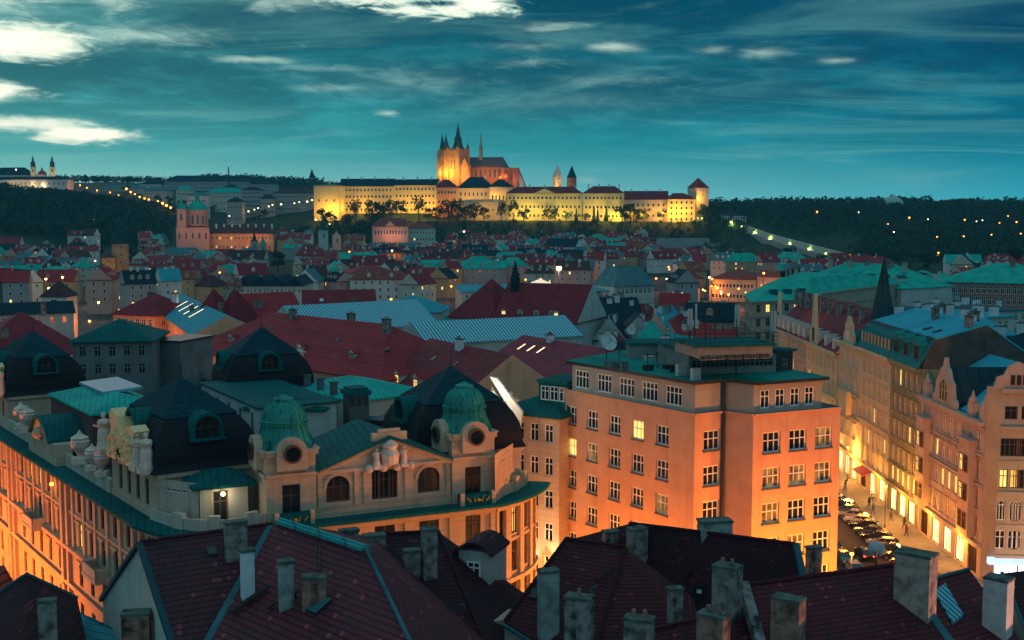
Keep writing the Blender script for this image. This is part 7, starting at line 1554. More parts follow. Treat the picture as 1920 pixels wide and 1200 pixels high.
# R1: neo-renaissance corner house whose front turns toward the viewer
def corner_front():
    q = [Vector((RX, 142.1)), Vector((RX + 1.0, 140.6)), Vector((95, 137)), Vector((95, 142.22)), Vector((RX, 142.22))]; r = thing('corner_house', 'neo renaissance corner house with round arched window rows above a white lit shop', 'house', (RX, 141, 0)); m, tr = MB(), MB(); z = 24.2
    for i in range(5):
        s = Side(q[i], q[(i + 1) % 5]); s.zm = 12
        if i == 1:
            cs = [s.u(u) for u in (1891, 1922)] ; st_ = cs[1] - cs[0]; cs = [cs[0] + st_ * k for k in range(6)]
            for k, a in enumerate(cs):
                s.add(a, 15.9, 2.2, 2.2, 'wide', 0, WBROWN)
                s.add(a - .62, 12.0, 1.0, 2.3, 'tall', 1 if k == 0 else 0, WBROWN); s.add(a + .62, 12.0, 1.0, 2.3, 'tall', 2 if k == 0 else 0, WBROWN)
                s.add(a - .75, 8.0, 1.15, 2.4, 'arch', 0, WFRAME); s.add(a + .75, 8.0, 1.15, 2.4, 'arch', 0, WFRAME)
                s.add(a - .75, 4.5, 1.2, 2.3, 'tall', 4, WFRAME); s.add(a + .75, 4.5, 1.2, 2.3, 'tall', 4, WFRAME); s.add(a, 20.4, 1.5, 1.6, 'cross', 0, WBROWN)
                s.add(a, .3, 3.0, 2.7, 'shop', 0, WGREY)
            for zz, h, o in ((3.4, .5, .5), (7.3, .3, .35), (11.3, .35, .4), (15.2, .2, .2), (19.2, .4, .5), (z - .5, .5, .8)): s.band(tr, zz, h, o)
            m2 = MB(); pgable(m2, s, cs[0] + .6, 5.5, z, 3.2, steps=((0, 0), (.05, .4), (.2, .5), (.3, .85), (.5, 1.0))); m2.build('gable', PNK, r); c = s.at(cs[0] + .6, .4)
            for k in (-.7, 0, .7): p = s.at(cs[0] + .6 + k, .4); window(r, (p.x, p.y, z + .4), s.ang, .5, 1.2, 'tall', 0, WBROWN)
            m3 = MB(); s.band(m3, 2.75, .75, .75, cs[0] - 2.2, s.L); m3.build('shop_sign', glow('sign_light_blue', (.45, .65, 1.0), 1.6, .5, .6), r)
        s.wall(m, -.2, z, 0, .3); 
        for a, zz, w, h, st, l, fr, sb in s.w:
            p = s.at(a, -.24); o = window(r, (p.x, p.y, zz), s.ang, w, h, st, l, fr, True if zz > 1 else False, 'shop_window' if zz < 1 else 'window')
            if zz < 1: o.data = o.data.copy(); o.data.materials[1] = SHOPB if a < 12 else SHOP
    m.build('wall', GRYC, r); tr.build('stone_trim', GRYC, r); m = MB(); c = cent(q); m.prism([(p.x, p.y) for p in q], z, z + 3, 0, None, [(c.x + (p.x - c.x) * .6, c.y + (p.y - c.y) * .6) for p in q]); m.build('roof', PATINAD, r)
    light((RX + 6, 134.5, 3.4), 420, (.85, .88, 1)), light((RX + 12, 133, 3.4), 420, (1, .85, .6))  # assumed pavement lights before the shop, no fixtures
corner_front()
# roofs behind the row
for a in (('rear_house', 'bright blue zinc roofs in tiers behind the mansards', 'house', 1790, 628, 1905, 628, 22, 16, 4, 'hip', COOLWALL, ZINCB, 1, 6), ('rear_house', 'dark blue rear roof with white dormer windows beside the blue sheet gable', 'house', 1826, 720, 1925, 748, 19.5, 13, 6, 'hip', COOLWALL, SLATE, 1, 5), ('rear_house', 'pale cluttered roof terraces behind the olive house', 'house', 1735, 600, 1900, 592, 23, 14, 1.2, 'hip', COOLWALL, TURQ, 1, 12), ('rear_house', 'unlit slate roofed block behind the blue zinc tiers', 'house', 1850, 652, 1990, 660, 20, 14, 3, 'hip', COOLWALL, SLATE, 2, 8)):
    mid_block(*a, chim=4, chm=CHIMB)
# ---------------------------------------------------------------- street surface
ASPH = plaster('asphalt', (.05, .048, .046), .5, .6, 0, .8); PAVE = plaster('pavement_slabs', (.22, .19, .16), .4, .8, 0, .85)
m = MB(); m.poly([(41.5, 118, .0), (52.8, 118, .0), (52.8, 330, .0), (41.5, 330, .0)]); structure(m.build('road', ASPH))
m = MB(); m.prism([(53.0, 118), (57.5, 118), (57.5, 330), (53.0, 330)], -.05, .13); structure(m.build('pavement', PAVE))
m = MB(); m.prism([(38.5, 118), (41.3, 118), (41.3, 330), (38.5, 330)], -.05, .13); structure(m.build('pavement', PAVE))
m = MB(); m.prism([(52.8, 118), (53.0, 118), (53.0, 330), (52.8, 330)], -.05, .14); structure(m.build('kerb', STONE))
m = MB(); m.poly([(-130, 90, -.02), (60, 90, -.02), (60, 345, -.02), (-130, 345, -.02)]); structure(m.build('street', ASPH))
# facing left-hand houses of the right street, behind the office block
mid_block('tenement', 'tall house hidden mostly by the office block, across the street from the mansards', 'tenement', 1505, 720, 1590, 716, 14, 12, 4, 'gable', PNK, TWINE, 2, 4) if False else None
# street lamps of the right street
for i, (u, v, z, pw, lab) in enumerate(((1661, 911, 6.2, 2600, 'bright street lamp on a tall post before the lit shop windows'), (1597, 1038, 6, 2200, 'glowing orange lamp at the near end of the parked cars'), (1590, 838, 6, 2600, 'far lamp at the street corner before the brightest shop'))):
    p = PZ(u, v, z); lamp(p, z, .24, LAMPO, lab, None, pw, (1, .36, .04))
for i in range(6): y = 205 - i * 11.5; light((55.6, y, 3.6), 950, (1, .42, .06), 'shop_light', .5)
for y in (228, 245): light((50, y, 7), 1500, SODIUM)  # assumed lights down the far street, no lamps
light((54.5, 211, 3.2), 2200, (1, .62, .2), 'shop_light', .5)
light((50, 150, 7), 1600, SODIUM); light((47, 186, 7), 2000, SODIUM); light((48, 168, 7), 1600, SODIUM); light((66, 132, 8), 1500, (1, .5, .16)); light((62, 80, 10), 60000, (1, .40, .24), spot=64, to=(26, 74, 21))  # assumed lights without lamps; last, an added unseen spot brightening the chimneys
m = MB(); m.slab([(55.4, 190, 3.6), (55.4, 184.5, 3.6), (57.4, 184.5, 4.4), (57.4, 190, 4.4)], .08); tag(m.build('awning', plain('red_canvas', (.45, .03, .05), .8)), 'red canvas awning over the pavement', 'awning')
# ---------------------------------------------------------------- parked cars
TYRE = plain('tyre_rubber', (.02, .02, .02), .9); RIM = plain('wheel_rim', (.35, .35, .36), .3, .8); CGLASS = plain('car_glass', (.015, .02, .025), .05, 0, .2, .5, .8); HEADL = plain('headlamp_glass', (.6, .6, .55), .1); TAILL = glow('tail_lamp_red', (1, .04, .02), 5, 0); REDG = plain('tail_lamp_unlit', (.3, .01, .01), .2)
PAINT = {}
def paint(n, c):
    if n not in PAINT:
        m_, t, b = _new('car_paint_' + n); put(t, c, b.inputs['Base Color']); b.inputs['Metallic'].default_value = .2; b.inputs['Roughness'].default_value = .25; b.inputs['Coat Weight'].default_value = .8; PAINT[n] = m_
    return PAINT[n]
def car_mesh(hatch):
    """body lofted from cross sections along y (front at -y)"""
    L = 4.3; S_ = [(-2.15, .62, .45, .72), (-2.0, .80, .35, .80), (-1.3, .86, .30, .92), (-.75, .87, .28, .98), (.9, .87, .28, 1.0), (1.6, .86, .30, 1.0 if hatch else .98), (2.0, .80, .36, .96), (2.15, .66, .46, .84)]
    m = MB(); k = len(S_)
    for y, w, z0, z1 in S_: m.v += [(-w * .94, y, z0), (w * .94, y, z0), (w, y, (z0 + z1) / 2), (w * .93, y, z1), (-w * .93, y, z1), (-w, y, (z0 + z1) / 2)]
    for i in range(k - 1):
        for j in range(6): n_ = (j + 1) % 6; m.f.append((i * 6 + j, i * 6 + n_, (i + 1) * 6 + n_, (i + 1) * 6 + j)); m.m.append(0)
    m.f.append(tuple(range(6))); m.f.append(tuple(range((k - 1) * 6 + 5, (k - 1) * 6 - 1, -1))); m.m += [0, 0]
    # roof
    a, b = (-.2, 1.45 if hatch else .95); m.prism([(-.62, a), (.62, a), (.62, b), (-.62, b)], 1.38, 1.46, 0, None, [(-.55, a + .1), (.55, a + .1), (.55, b - .1), (-.55, b - .1)])
    g = MB(); lo = [(-.80, -.95), (.80, -.95), (.80, 2.0 if hatch else 1.6), (-.80, 2.0 if hatch else 1.6)]; up = [(-.62, a), (.62, a), (.62, b), (-.62, b)]; g.prism(lo, .96, 1.385, 0, None, up)
    for y in (.35,): [m.tube((sg * .81, y, .97), (sg * .62, y, 1.40), .04, .04, 4) for sg in (-1, 1)]
    for sg in (-1, 1): m.tube((sg * .80, -.93, .97), (sg * .61, a, 1.40), .04, .04, 4); m.tube((sg * .80, lo[2][1] - .02, .97), (sg * .61, b, 1.40), .045, .045, 4); m.box(sg * .95, -.7, .95, .18, .1, .12)
    return m, g
def make_car(hatch, pm, label, on=False):
    r = thing('parked_car', label, 'car', (0, 0, 0), 'cars parked in the lamp lit street'); b, g = car_mesh(hatch); b.build('body', pm, r); g.build('windows', CGLASS, r).name = 'greenhouse_glass'
    for x in (-.78, .78):
        for y in (-1.35, 1.3):
            w = MB(); w.tube((x - .1, y, .32), (x + .1, y, .32), .32, .32, 14); o = w.build('wheel', TYRE, r); q = MB(); q.tube((x + (.11 if x > 0 else -.11), y, .32), (x + (.06 if x > 0 else -.06), y, .32), .19, .19, 10); q.build('rim', RIM, o)
    for x in (-.55, .55):
        h = MB(); h.box(x, -2.1, .62, .34, .16, .16); h.build('headlight', HEADL, r); t = MB(); t.box(x * 1.1, 2.1, .72, .26, .12, .18); t.build('tail_light', TAILL if on else REDG, r)
    return r
CARC = [('white', (.6, .6, .58)), ('black', (.012, .012, .014)), ('silver', (.32, .33, .34)), ('dark red', (.16, .01, .015)), ('dark blue', (.015, .03, .08)), ('grey', (.12, .125, .13)), ('green', (.02, .06, .035))]
CPROTO = {}; CU = set()
def car(ci, hatch, x, y, rot, where, on=False):
    n = CARC[ci][0]; lab = '%s %s parked %s' % (n, 'hatchback' if hatch else 'saloon', where)
    if on: lab = lab.replace('parked', 'driving away')
    k = (ci, hatch, on)
    if k not in CPROTO: r = CPROTO[k] = make_car(hatch, paint(n.replace(' ', '_'), CARC[ci][1]), lab, on); r.location = (x, y, 0.005); r.rotation_euler.z = rot; return
    dup(CPROTO[k], (x, y, .005), rot, lab)
cr = random.Random(12)
seq = [0, 1, 5, 2, 0, 1, 5, 1, 2, 4, 1, 3, 5, 1, 2, 1]
for i in range(15):
    y = 181 - i * 3.0; w = 'in the slanted row by the pavement, %s from its far end' % ORD[i]
    car(0 if i == 0 else seq[i], i % 3 != 0, 50.4 + cr.uniform(-.2, .2), y, 1.05 + cr.uniform(-.05, .05) + math.pi, w)
for i in range(5): car((1, 5, 1, 4, 2)[i], i % 2 == 0, 49.5 + i * .15, 204 - i * 3.6, .9 + math.pi, 'in the group before the corner shop, %s from its far end' % ORD[i])
for i in range(6): car((1, 4, 5, 1, 6, 2)[i], i % 2 == 1, 43.0, 170 - i * 5.0, .0, 'along the opposite kerb, %s from the far end' % ORD[i])
car(5, False, 46.4, 178, math.pi, 'up the middle of the street with red lamps lit', True); car(1, True, 46.2, 152, math.pi, 'behind the other moving car, red lamps lit', True)
# people on the pavement
def person(x, y, face, coat, trousers, label, stride=.22):
    r = thing('person', label, 'person', (x, y, .13)); me = bpy.data.meshes.new('body'); c, s_ = math.cos(face), math.sin(face)
    V = [(0, 0, .95), (0, 0, 1.15), (0, .0, 1.42), (0, .0, 1.54), (0, .03, 1.66), (.1, stride * .5, .52), (.11, stride, .06), (.11, stride + .16, .03), (-.1, -stride * .4, .52), (-.11, -stride, .08), (-.11, -stride + .15, .03), (.2, 0, 1.40), (.25, -.08, 1.12), (.23, .02, .88), (-.2, 0, 1.40), (-.25, .08, 1.12), (-.23, .18, .90), (.09, 0, .9), (-.09, 0, .9)]
    E_ = [(0, 1), (1, 2), (2, 3), (3, 4), (0, 17), (17, 5), (5, 6), (6, 7), (0, 18), (18, 8), (8, 9), (9, 10), (2, 11), (11, 12), (12, 13), (2, 14), (14, 15), (15, 16)]
    rad = [.15, .14, .16, .06, .115, .075, .05, .04, .075, .05, .04, .07, .05, .035, .07, .05, .035, .1, .1]
    me.from_pydata([(x_ * c - y_ * s_, x_ * s_ + y_ * c, z_) for x_, y_, z_ in V], E_, []); o = bpy.data.objects.new('body', me); COL.objects.link(o); o.parent = r; sk = o.modifiers.new('skin', 'SKIN')
    for i, v in enumerate(me.skin_vertices[0].data): v.radius = (rad[i], rad[i]); v.use_root = (i == 0)
    sb = o.modifiers.new('smooth', 'SUBSURF'); sb.levels = 1; sb.render_levels = 1; me.materials.append(plain('clothes_' + trousers[0], trousers[1], .9))
    m = MB(); m.lathe(x, y, [(.235, .95), (.22, 1.2), (.235, 1.5), (.12, 1.66), (.09, 1.68)], 10); m.build('coat', plain('coat_' + coat[0], coat[1], .9), r); m = MB(); m.ball((x - s_ * -.0, y, 1.81), .105, 8, 0, 1.1); m.build('hair', plain('hair_dark', (.03, .02, .015), .8), r); return r
for a in ((54.6, 178, 1.4, ('black', (.02, .02, .025)), ('navy', (.03, .035, .06)), 'person in a dark coat walking up the pavement toward the awning'), (55.4, 170, -1.5, ('brown', (.12, .07, .04)), ('grey', (.1, .1, .1)), 'person in a brown coat coming down the pavement past the shops'), (54.2, 189.5, 1.7, ('grey', (.16, .16, .17)), ('black', (.02, .02, .02)), 'person in a grey coat standing by the red awning'), (55.0, 162, 1.5, ('red', (.2, .03, .03)), ('navy', (.03, .035, .06)), 'person in a dull red jacket near the white lit shop'), (54.0, 174, -1.4, ('teal', (.03, .1, .11)), ('grey', (.1, .1, .1)), 'person in a teal coat at the kerb between two cars'), (56.2, 182, 1.5, ('white', (.5, .5, .48)), ('navy', (.03, .035, .06)), 'person in a pale jacket close to the lit shop fronts'), (56.0, 166, -1.6, ('olive', (.09, .09, .04)), ('black', (.02, .02, .02)), 'person in an olive coat looking into a shop window')): person(*a)
# ---------------------------------------------------------------- old town roofs nearest the viewer
FT = {k: tile('old_tiles_' + k, c, .18, a, .3, .85, .9, c2, .75, .8) for k, c, a, c2 in (('violet', (.09, .018, .026), .5, (.03, .014, .022)), ('plum', (.14, .022, .031), -.4, (.05, .018, .028)), ('dark', (.055, .009, .016), .1, (.02, .009, .014)), ('red', (.10, .013, .02), -.1, (.03, .01, .014)), ('rust', (.12, .015, .021), .2, (.05, .012, .014)))}
WALLF = plaster('old_wall_grey', (.42, .42, .39), .4, .5, .6, bump=.3, dirt=(.5, .48, .45)); COPING = sheet('lead_coping', (.05, .15, .17), .3, 40, .4, .5)
def hit(u, v, pl):
    a, b, c = pl; n = (b - a).cross(c - a); d = ray(u, v); o = Vector((0, 0, EYE)); return o + d * (n.dot(a - o) / n.dot(d))
def oldroof(name, label, polys, mat, wall=None, ridges=(), cat='house', ridgem=None, rr=.13):
    p0 = polys[0][0]; r = thing(name, label, cat, (p0.x, p0.y, 0)); m, w = MB(), MB()
    for q in polys:
        q = [Vector(p) for p in q]; m.slab(q, .22, 0); w.prism([(p.x, p.y) for p in q], 0, [p.z - .24 for p in q])
    w.build('wall', wall or WALLF, r); ro = m.build('roof', mat, r)
    for a, b in ridges:
        m = MB(); n_ = max(2, int((b - a).length / .45))
        for i in range(n_):
            p, q_ = a.lerp(b, i / n_), a.lerp(b, (i + 1) / n_); m.tube(p + Vector((0, 0, .06)), q_ + Vector((0, 0, .06)), rr, rr * .86, 7)
        m.build('ridge_cap', ridgem or mat, ro)
    return r, ro
# A: gabled roof at the left, B: the big hipped roof with the copper ridge, sharing a valley
G_a, H_a, K_a, Gb_a = PZ(263, 1017, 25), PZ(512, 983, 25), PZ(356, 1300, 20.2), PZ(192, 1122, 18.6)
PLA = (G_a, H_a, K_a); V_a = hit(372, 1225, PLA); V0 = hit(506, 988, PLA)
A_, Aro = oldroof('gabled_house', 'old house with a violet tiled roof ending in a tall plain gable over the street', [[G_a, H_a, V_a, K_a], [H_a, G_a, Gb_a, Gb_a + (H_a - G_a)]], FT['violet'], plaster('gable_wall_pale', (.52, .51, .45), .3, .4, .35, bump=.3), [(G_a, H_a)])
m = MB(); d = (H_a - G_a).normalized() * .12
for a, b in ((G_a, K_a), (G_a, Gb_a)): m.slab([a - d * 2 + Vector((0, 0, .08)), a + d + Vector((0, 0, .08)), b + d + Vector((0, 0, .08)), b - d * 2 + Vector((0, 0, .08))], .3)
m.build('verge_coping', COPING, Aro)
H_b, I_b = PZ(524, 978, 25.6), PZ(686, 1030, 25.6); PLB = (H_b, I_b, V_a); HB = hit(800, 1270, PLB); VB = hit(330, 1310, PLB); Vt = hit(508, 986, PLB)
Q_b = PZ(1000, 1290, 16.5); R_b = PZ(730, 1012, 19.8)
B_, Bro = oldroof('hipped_house', 'large old house whose plum tiled hipped roof carries a bright copper ridge', [[H_b, I_b, HB, VB, Vt], [I_b, R_b, Q_b, HB], [I_b, H_b, H_b + Vector((5, 5, -6)), R_b]], FT['plum'], None, [(I_b, HB)], ridgem=COPING)
m = MB(); d = (I_b - H_b).normalized(); n = Vector((-d.y, d.x, 0)); m.slab([H_b + n * .34 + Vector((0, 0, .16)), H_b - n * .34 + Vector((0, 0, .16)), I_b - n * .34 + Vector((0, 0, .16)), I_b + n * .34 + Vector((0, 0, .16))], .22, 0); m.tube(H_b + Vector((0, 0, .2)), I_b + Vector((0, 0, .2)), .1, .1, 6); m.build('copper_ridge', sheet('ridge_copper', (.05, .34, .32), .3, 1.2, .4, .5, 0, (.02, .16, .17), .4), Bro)
m = MB(); m.slab([Vt + Vector((-.2, -.2, .06)), Vt + Vector((.25, .1, .06)), VB + Vector((.3, .1, .08)), VB + Vector((-.2, -.1, .08))], .1); m.build('valley_gutter', COPING, Bro)
# C: dark roof to its right
C1, C2, C3, C4 = PZ(690, 1003, 22.8), PZ(822, 997, 22.8), PZ(1000, 1150, 17.6), PZ(960, 1330, 15.5); PLC = (C1, C2, C4)
C_, Cro = oldroof('hipped_house', 'dark wine roofed house with a white dormer, between the copper ridge and the mossy chimney', [[C1, C2, C4, hit(760, 1330, PLC), hit(700, 1050, PLC)], [C2, C3 + Vector((0, 3, 0)), C3, C4], [C1, C2, C2 + Vector((1.5, 7, -5)), C1 + Vector((1.5, 7, -5))]], FT['dark'], None, [(C1, C2), (C2, C4)], ridgem=FT['dark'])
def box_dormer(p, w, h, dep, ang, parent, wall, rf, curved=True):
    m = MB(); q = rect(p.x, p.y, w, dep, ang); m.prism([(a.x, a.y) for a in q], p.z - 2.4, p.z + h, 0); o = m.build('dormer', wall, parent); m = MB(); c, s_ = math.cos(ang), math.sin(ang)
    k = 7
    for i in range(k):
        t0, t1 = i / k, (i + 1) / k; f = lambda t, b: Vector((p.x + c * (t - .5) * (w + .6) - s_ * b, p.y + s_ * (t - .5) * (w + .6) + c * b, p.z + h + .75 * math.sin(math.pi * t) - .05)); m.slab([f(t0, -dep / 2 - .35), f(t1, -dep / 2 - .35), f(t1, dep / 2), f(t0, dep / 2)], .16)
    m.build('dormer_roof', rf, o); return o
p = PZ(905, 1072, 20.0); o = box_dormer(p, 2.3, 1.9, 3.2, -.35, Cro, WALLF, FT['dark']); sd = rect(p.x, p.y, 2.3, 3.2, -.35); s = Side(sd[0], sd[1]); q = s.at(s.L * .5, .02); window(o, (q.x, q.y, p.z - .1), s.ang, 1.0, 1.3, 'cross')
p = PZ(925, 1160, 18.2); m = MB(); m.box(p.x, p.y, p.z - 3.4, 3.4, 2, 3.6, .3); m.build('side_wall', PAL, C_)
# F: long roof behind, E: hipped roof in front of it
F1, F2 = PZ(1180, 982, 22.2), PZ(1492, 1021, 22.2); F3, F4 = PZ(1540, 1230, 15.6), PZ(1150, 1180, 15.6); PLF = (F1, F2, F3); F5 = PZ(1075, 1010, 19.2)
F_, Fro = oldroof('long_roofed_house', 'long nearly black tiled roof ending in a small white gable before the office block', [[F1, F2, F3, hit(1090, 1200, PLF)], [F1, F2, F2 + Vector((2, 7, -5)), F5], [F1, F5, hit(1090, 1200, PLF)]], FT['dark'], plaster('small_gable_white', (.55, .56, .54), .3), [(F1, F2)], ridgem=FT['dark'])
m = MB(); m.slab([F2 + Vector((-.2, 0, .15)), F2 + Vector((.25, 0, .15)), F3 + Vector((.25, 0, .15)), F3 + Vector((-.2, 0, .15))], .3); m.build('verge_coping', COPING, Fro)
E1, E2 = PZ(1062, 1011, 23.2), PZ(1173, 1027, 23.2); E3, E4 = PZ(946, 1166, 19.0), PZ(1115, 1262, 18.6); PLE = (E1, E2, E3); E5 = PZ(1330, 1240, 18.0)
E_, Ero = oldroof('hipped_house', 'dark red hipped roof with a tall mossy chimney, standing before the long black roof', [[E1, E2, hit(1105, 1262, PLE), E3], [E2, E2 + Vector((5, 3.4, -4.5)), E5, hit(1105, 1262, PLE)], [E1, E3, E3 + Vector((3, 8, -.5))], [E1, E2, E2 + Vector((5, 3.4, -4.5)), E3 + Vector((3, 8, -.5))]], FT['red'], WALLF, [(E1, E2), (E2, hit(1105, 1262, PLE)), (E1, E3)], ridgem=FT['dark'])
m = MB(); a, b = E3, hit(1105, 1262, PLE); m.tube(a + Vector((-.1, -.25, -.1)), b + Vector((-.1, -.25, -.1)), .13, .13, 8); m.build('gutter', COPING, Ero)
# G: big roof bottom right, H and its neighbour, I: lower roof in the middle
G1, G2 = PZ(1402, 1097, 22.4), PZ(1676, 1060, 22.4); G3, G4 = PZ(1880, 1330, 17), PZ(1430, 1400, 17); PLG = (G1, G2, G4); g3 = hit(1868, 1330, PLG)
Gg, Gro = oldroof('big_roofed_house', 'broad dark rust tiled roof at the bottom with a massive chimney at its right end', [[G1, G2, g3, hit(1470, 1330, PLG)], [G1, G2, G2 + Vector((-1, 6, -4.5)), G1 + Vector((-1, 6, -4.5))]], FT['rust'], WALLF, [(G1, G2)], ridgem=FT['rust'])
m = MB(); a, b = G1 + Vector((-.25, -.1, .3)), hit(1470, 1330, PLG) + Vector((-.25, 0, .3)); m.slab([a + Vector((-.28, 0, 0)), a + Vector((.28, 0, 0)), b + Vector((.28, 0, 0)), b + Vector((-.28, 0, 0))], .9); m.build('parapet_wall', CHIM, Gro)
m = MB(); a, b = G2 + Vector((.05, 0, .1)), g3 + Vector((.05, 0, .1)); m.slab([a + Vector((-.2, 0, 0)), a + Vector((.3, 0, 0)), b + Vector((.3, 0, 0)), b + Vector((-.2, 0, 0))], .25); m.build('verge_coping', COPING, Gro)
H1, H2, H3 = PZ(1735, 1090, 20.6), PZ(1818, 1068, 20.6), PZ(1985, 1300, 16); PLH = (H1, H2, H3); h4 = hit(1800, 1330, PLH)
Hh, Hro = oldroof('skylit_house', 'low rust tiled roof with a turquoise glazed panel between massive and white chimneys', [[H1, H2, H3, h4], [H1, H2, H2 + Vector((0, 5, -3.5)), H1 + Vector((0, 5, -3.5))]], FT['rust'], WALLF, [(H1, H2)], ridgem=COPING)
q = [hit(u, v, PLH) + Vector((0, 0, .14)) for u, v in ((1757, 1104), (1768, 1100), (1806, 1158), (1752, 1166))]; q = [hit(u, v, PLH) + Vector((0, 0, .16)) for u, v in ((1752, 1112), (1772, 1097), (1806, 1156), (1786, 1172))]; m = MB(); m.slab(q, .2); m.build('glazed_panel', striped('turquoise_glazing', (.10, .42, .52), (.01, .04, .06), .6, .42, .34), Hro)
J1, J2, J3 = PZ(1879, 1075, 20.2), PZ(2000, 1060, 20.2), PZ(1960, 1290, 15.5); PLJ = (J1, J2, J3)
oldroof('end_house', 'dark roof edge at the far bottom corner beside the white chimney', [[J1, J2, PZ(2100, 1280, 15.5), hit(1965, 1290, PLJ)], [J1, J2, J2 + Vector((0, 4, -3)), J1 + Vector((-2.4, 2, -3))]], FT['dark'], WALLF, [(J1, hit(1965, 1290, PLJ))], ridgem=COPING)
I1, I2 = PZ(1215, 1183, 21.2), PZ(1392, 1143, 21.2); I3 = PZ(1500, 1330, 17); PLI = (I1, I2, I3)
Ii, Iro = oldroof('low_roofed_house', 'low red roof at the bottom middle between three weathered chimneys', [[I1, I2, hit(1488, 1330, PLI), hit(1230, 1340, PLI)], [I1, I2, I2 + Vector((-1, 4, -3)), I1 + Vector((-1, 4, -3))]], FT['red'], WALLF, [(I1, I2)], ridgem=FT['red'])
m = MB(); a, b = I2 + Vector((.05, 0, .1)), hit(1488, 1330, PLI) + Vector((.05, 0, .1)); m.slab([a + Vector((-.2, 0, 0)), a + Vector((.4, 0, 0)), b + Vector((.4, 0, 0)), b + Vector((-.2, 0, 0))], .3); m.build('verge_coping', COPING, Iro)
# bottom left corner roofs
K1, K2 = PZ(50, 1078, 21.5), PZ(150, 1330, 17.5); K3 = PZ(-60, 1150, 17.5); 
oldroof('corner_roofed_house', 'near black roof in the bottom corner with lead edges against the orange street', [[K1, PZ(145, 1122, 18.6), PZ(190, 1330, 15.5), PZ(40, 1330, 17.5)], [K1, PZ(40, 1330, 17.5), PZ(-90, 1330, 15.5), PZ(-60, 1150, 18.0)]], FT['dark'], WALLF, [(K1, PZ(145, 1122, 18.6)), (K1, PZ(-60, 1150, 18.0))], ridgem=COPING)
Lq = [PZ(u, v, z) for u, v, z in ((150, 1148, 17.2), (232, 1186, 17.4), (300, 1300, 14.5), (110, 1300, 14.5))]
oldroof('lean_to', 'small turquoise sheet metal roof tucked under the pale gable', [Lq], sheet('turquoise_sheet', (.06, .30, .34), .9, .45, .25, .45, 0, (.03, .16, .19), .3), WALLF, [], 'shed')
g1 = PZ(480, 1158, 21.6); PLs = None; g2, g3_ = PZ(440, 1225, 19.8), PZ(520, 1225, 19.8); bk = Vector((1.2, 5, 0)); m = MB()
r_, ro_ = oldroof('small_gable_house', 'small pale gable peeping up at the bottom in front of the plum roof', [[g1, g2, g2 + bk + Vector((0, 0, .6)), g1 + bk], [g1, g1 + bk, g3_ + bk + Vector((0, 0, .6)), g3_]], FT['plum'], plaster('gable_wall_pale', (.52, .51, .45)), [(g1, g1 + bk)], ridgem=COPING)
m = MB(); m.slab([PZ(u, v, 12) for u, v in ((-40, 1050), (16, 1062), (30, 1080), (-40, 1130))], .3); 
oldroof('street_corner_roof', 'scrap of orange lit tile roof at the very edge over the street', [[PZ(-40, 1062, 12), PZ(8, 1060, 12), PZ(34, 1104, 10), PZ(-40, 1150, 10)]], TILE_BRICK, WALLF, [], 'house')
# chimneys of the near roofs, each standing on its own roof
def stack(parent, u0, u1, vt, vb, pl, mat, rot=.45, ratio=.55, cap=.1, pots=0, capm=None, deep=2.5):
    b = hit((u0 + u1) / 2, vb, pl) if isinstance(pl, tuple) else PZ((u0 + u1) / 2, vb, pl); dd = math.hypot(b.y, b.z - EYE); ap = (u1 - u0) * dd / FPX; h = (vb - vt) * dd / FPX * 1.02
    w = ap / (math.cos(abs(rot)) + ratio * math.sin(abs(rot))); c = chimney(parent, b.x, b.y + .25, b.z - deep, w, w * ratio, h + deep, rot, mat, pots, cap * .7, 'chimney', capm); return c
MOSS = plaster('chimney_mossy', (.30, .36, .33), .8, .9, .9, bump=.5, dirt=(.12, .2, .17))
stack(Aro, 420, 462, 984, 1052, PLA, CHIM, .5, .45); stack(Bro, 449, 477, 1038, 1122, PLB, CHIMB, .45, .8, .1); stack(Bro, 520, 551, 1060, 1144, PLB, MOSS, .3, .7, .08, 0); stack(Bro, 566, 611, 1088, 1138, PLB, CHIMR, .1, .6, .05)
stack(Aro, 229, 281, 1156, 1230, 19.2, CHIMR, .15, .6, .06); stack(Cro, 680, 722, 1008, 1046, 21.5, CHIM, .4, .5); stack(Cro, 635, 672, 998, 1022, 22, CHIM, .4, .5); stack(Cro, 755, 789, 1037, 1084, PLC, CHIM, .3, .7); stack(Cro, 789, 820, 998, 1084, PLC, CHIM, .3, .8, .06)
stack(Ero, 1008, 1048, 1078, 1198, PLE, MOSS, .35, .6, .08); stack(Ii, 1059, 1113, 1128, 1230, 20.8, CHIM, -.35, .6, .08, 1); stack(Iro, 1170, 1228, 1167, 1240, 20.6, CHIM, -.35, .6, .06, 2); stack(Iro, 1308, 1368, 1160, 1240, 20.9, CHIMR, -.62, .6, .05, 2); stack(Ero, 1252, 1280, 1110, 1174, 20.4, CHIM, .3, .6)
stack(Fro, 1175, 1214, 996, 1078, PLF, CHIM, .5, .7, .06); stack(Fro, 1130, 1160, 1000, 1024, 20.5, CHIM, .4, .6); stack(Gro, 1336, 1392, 1068, 1150, 21.2, CHIM, -.62, .7, .04, 2); stack(Gro, 1447, 1509, 1130, 1230, PLG, CHIMR, -.62, .6, .06); stack(Fro, 1310, 1372, 980, 1008, 21.8, MOSS, .15, .5, .1); stack(Fro, 1512, 1541, 1031, 1080, 19, CHIM, .3, .6)
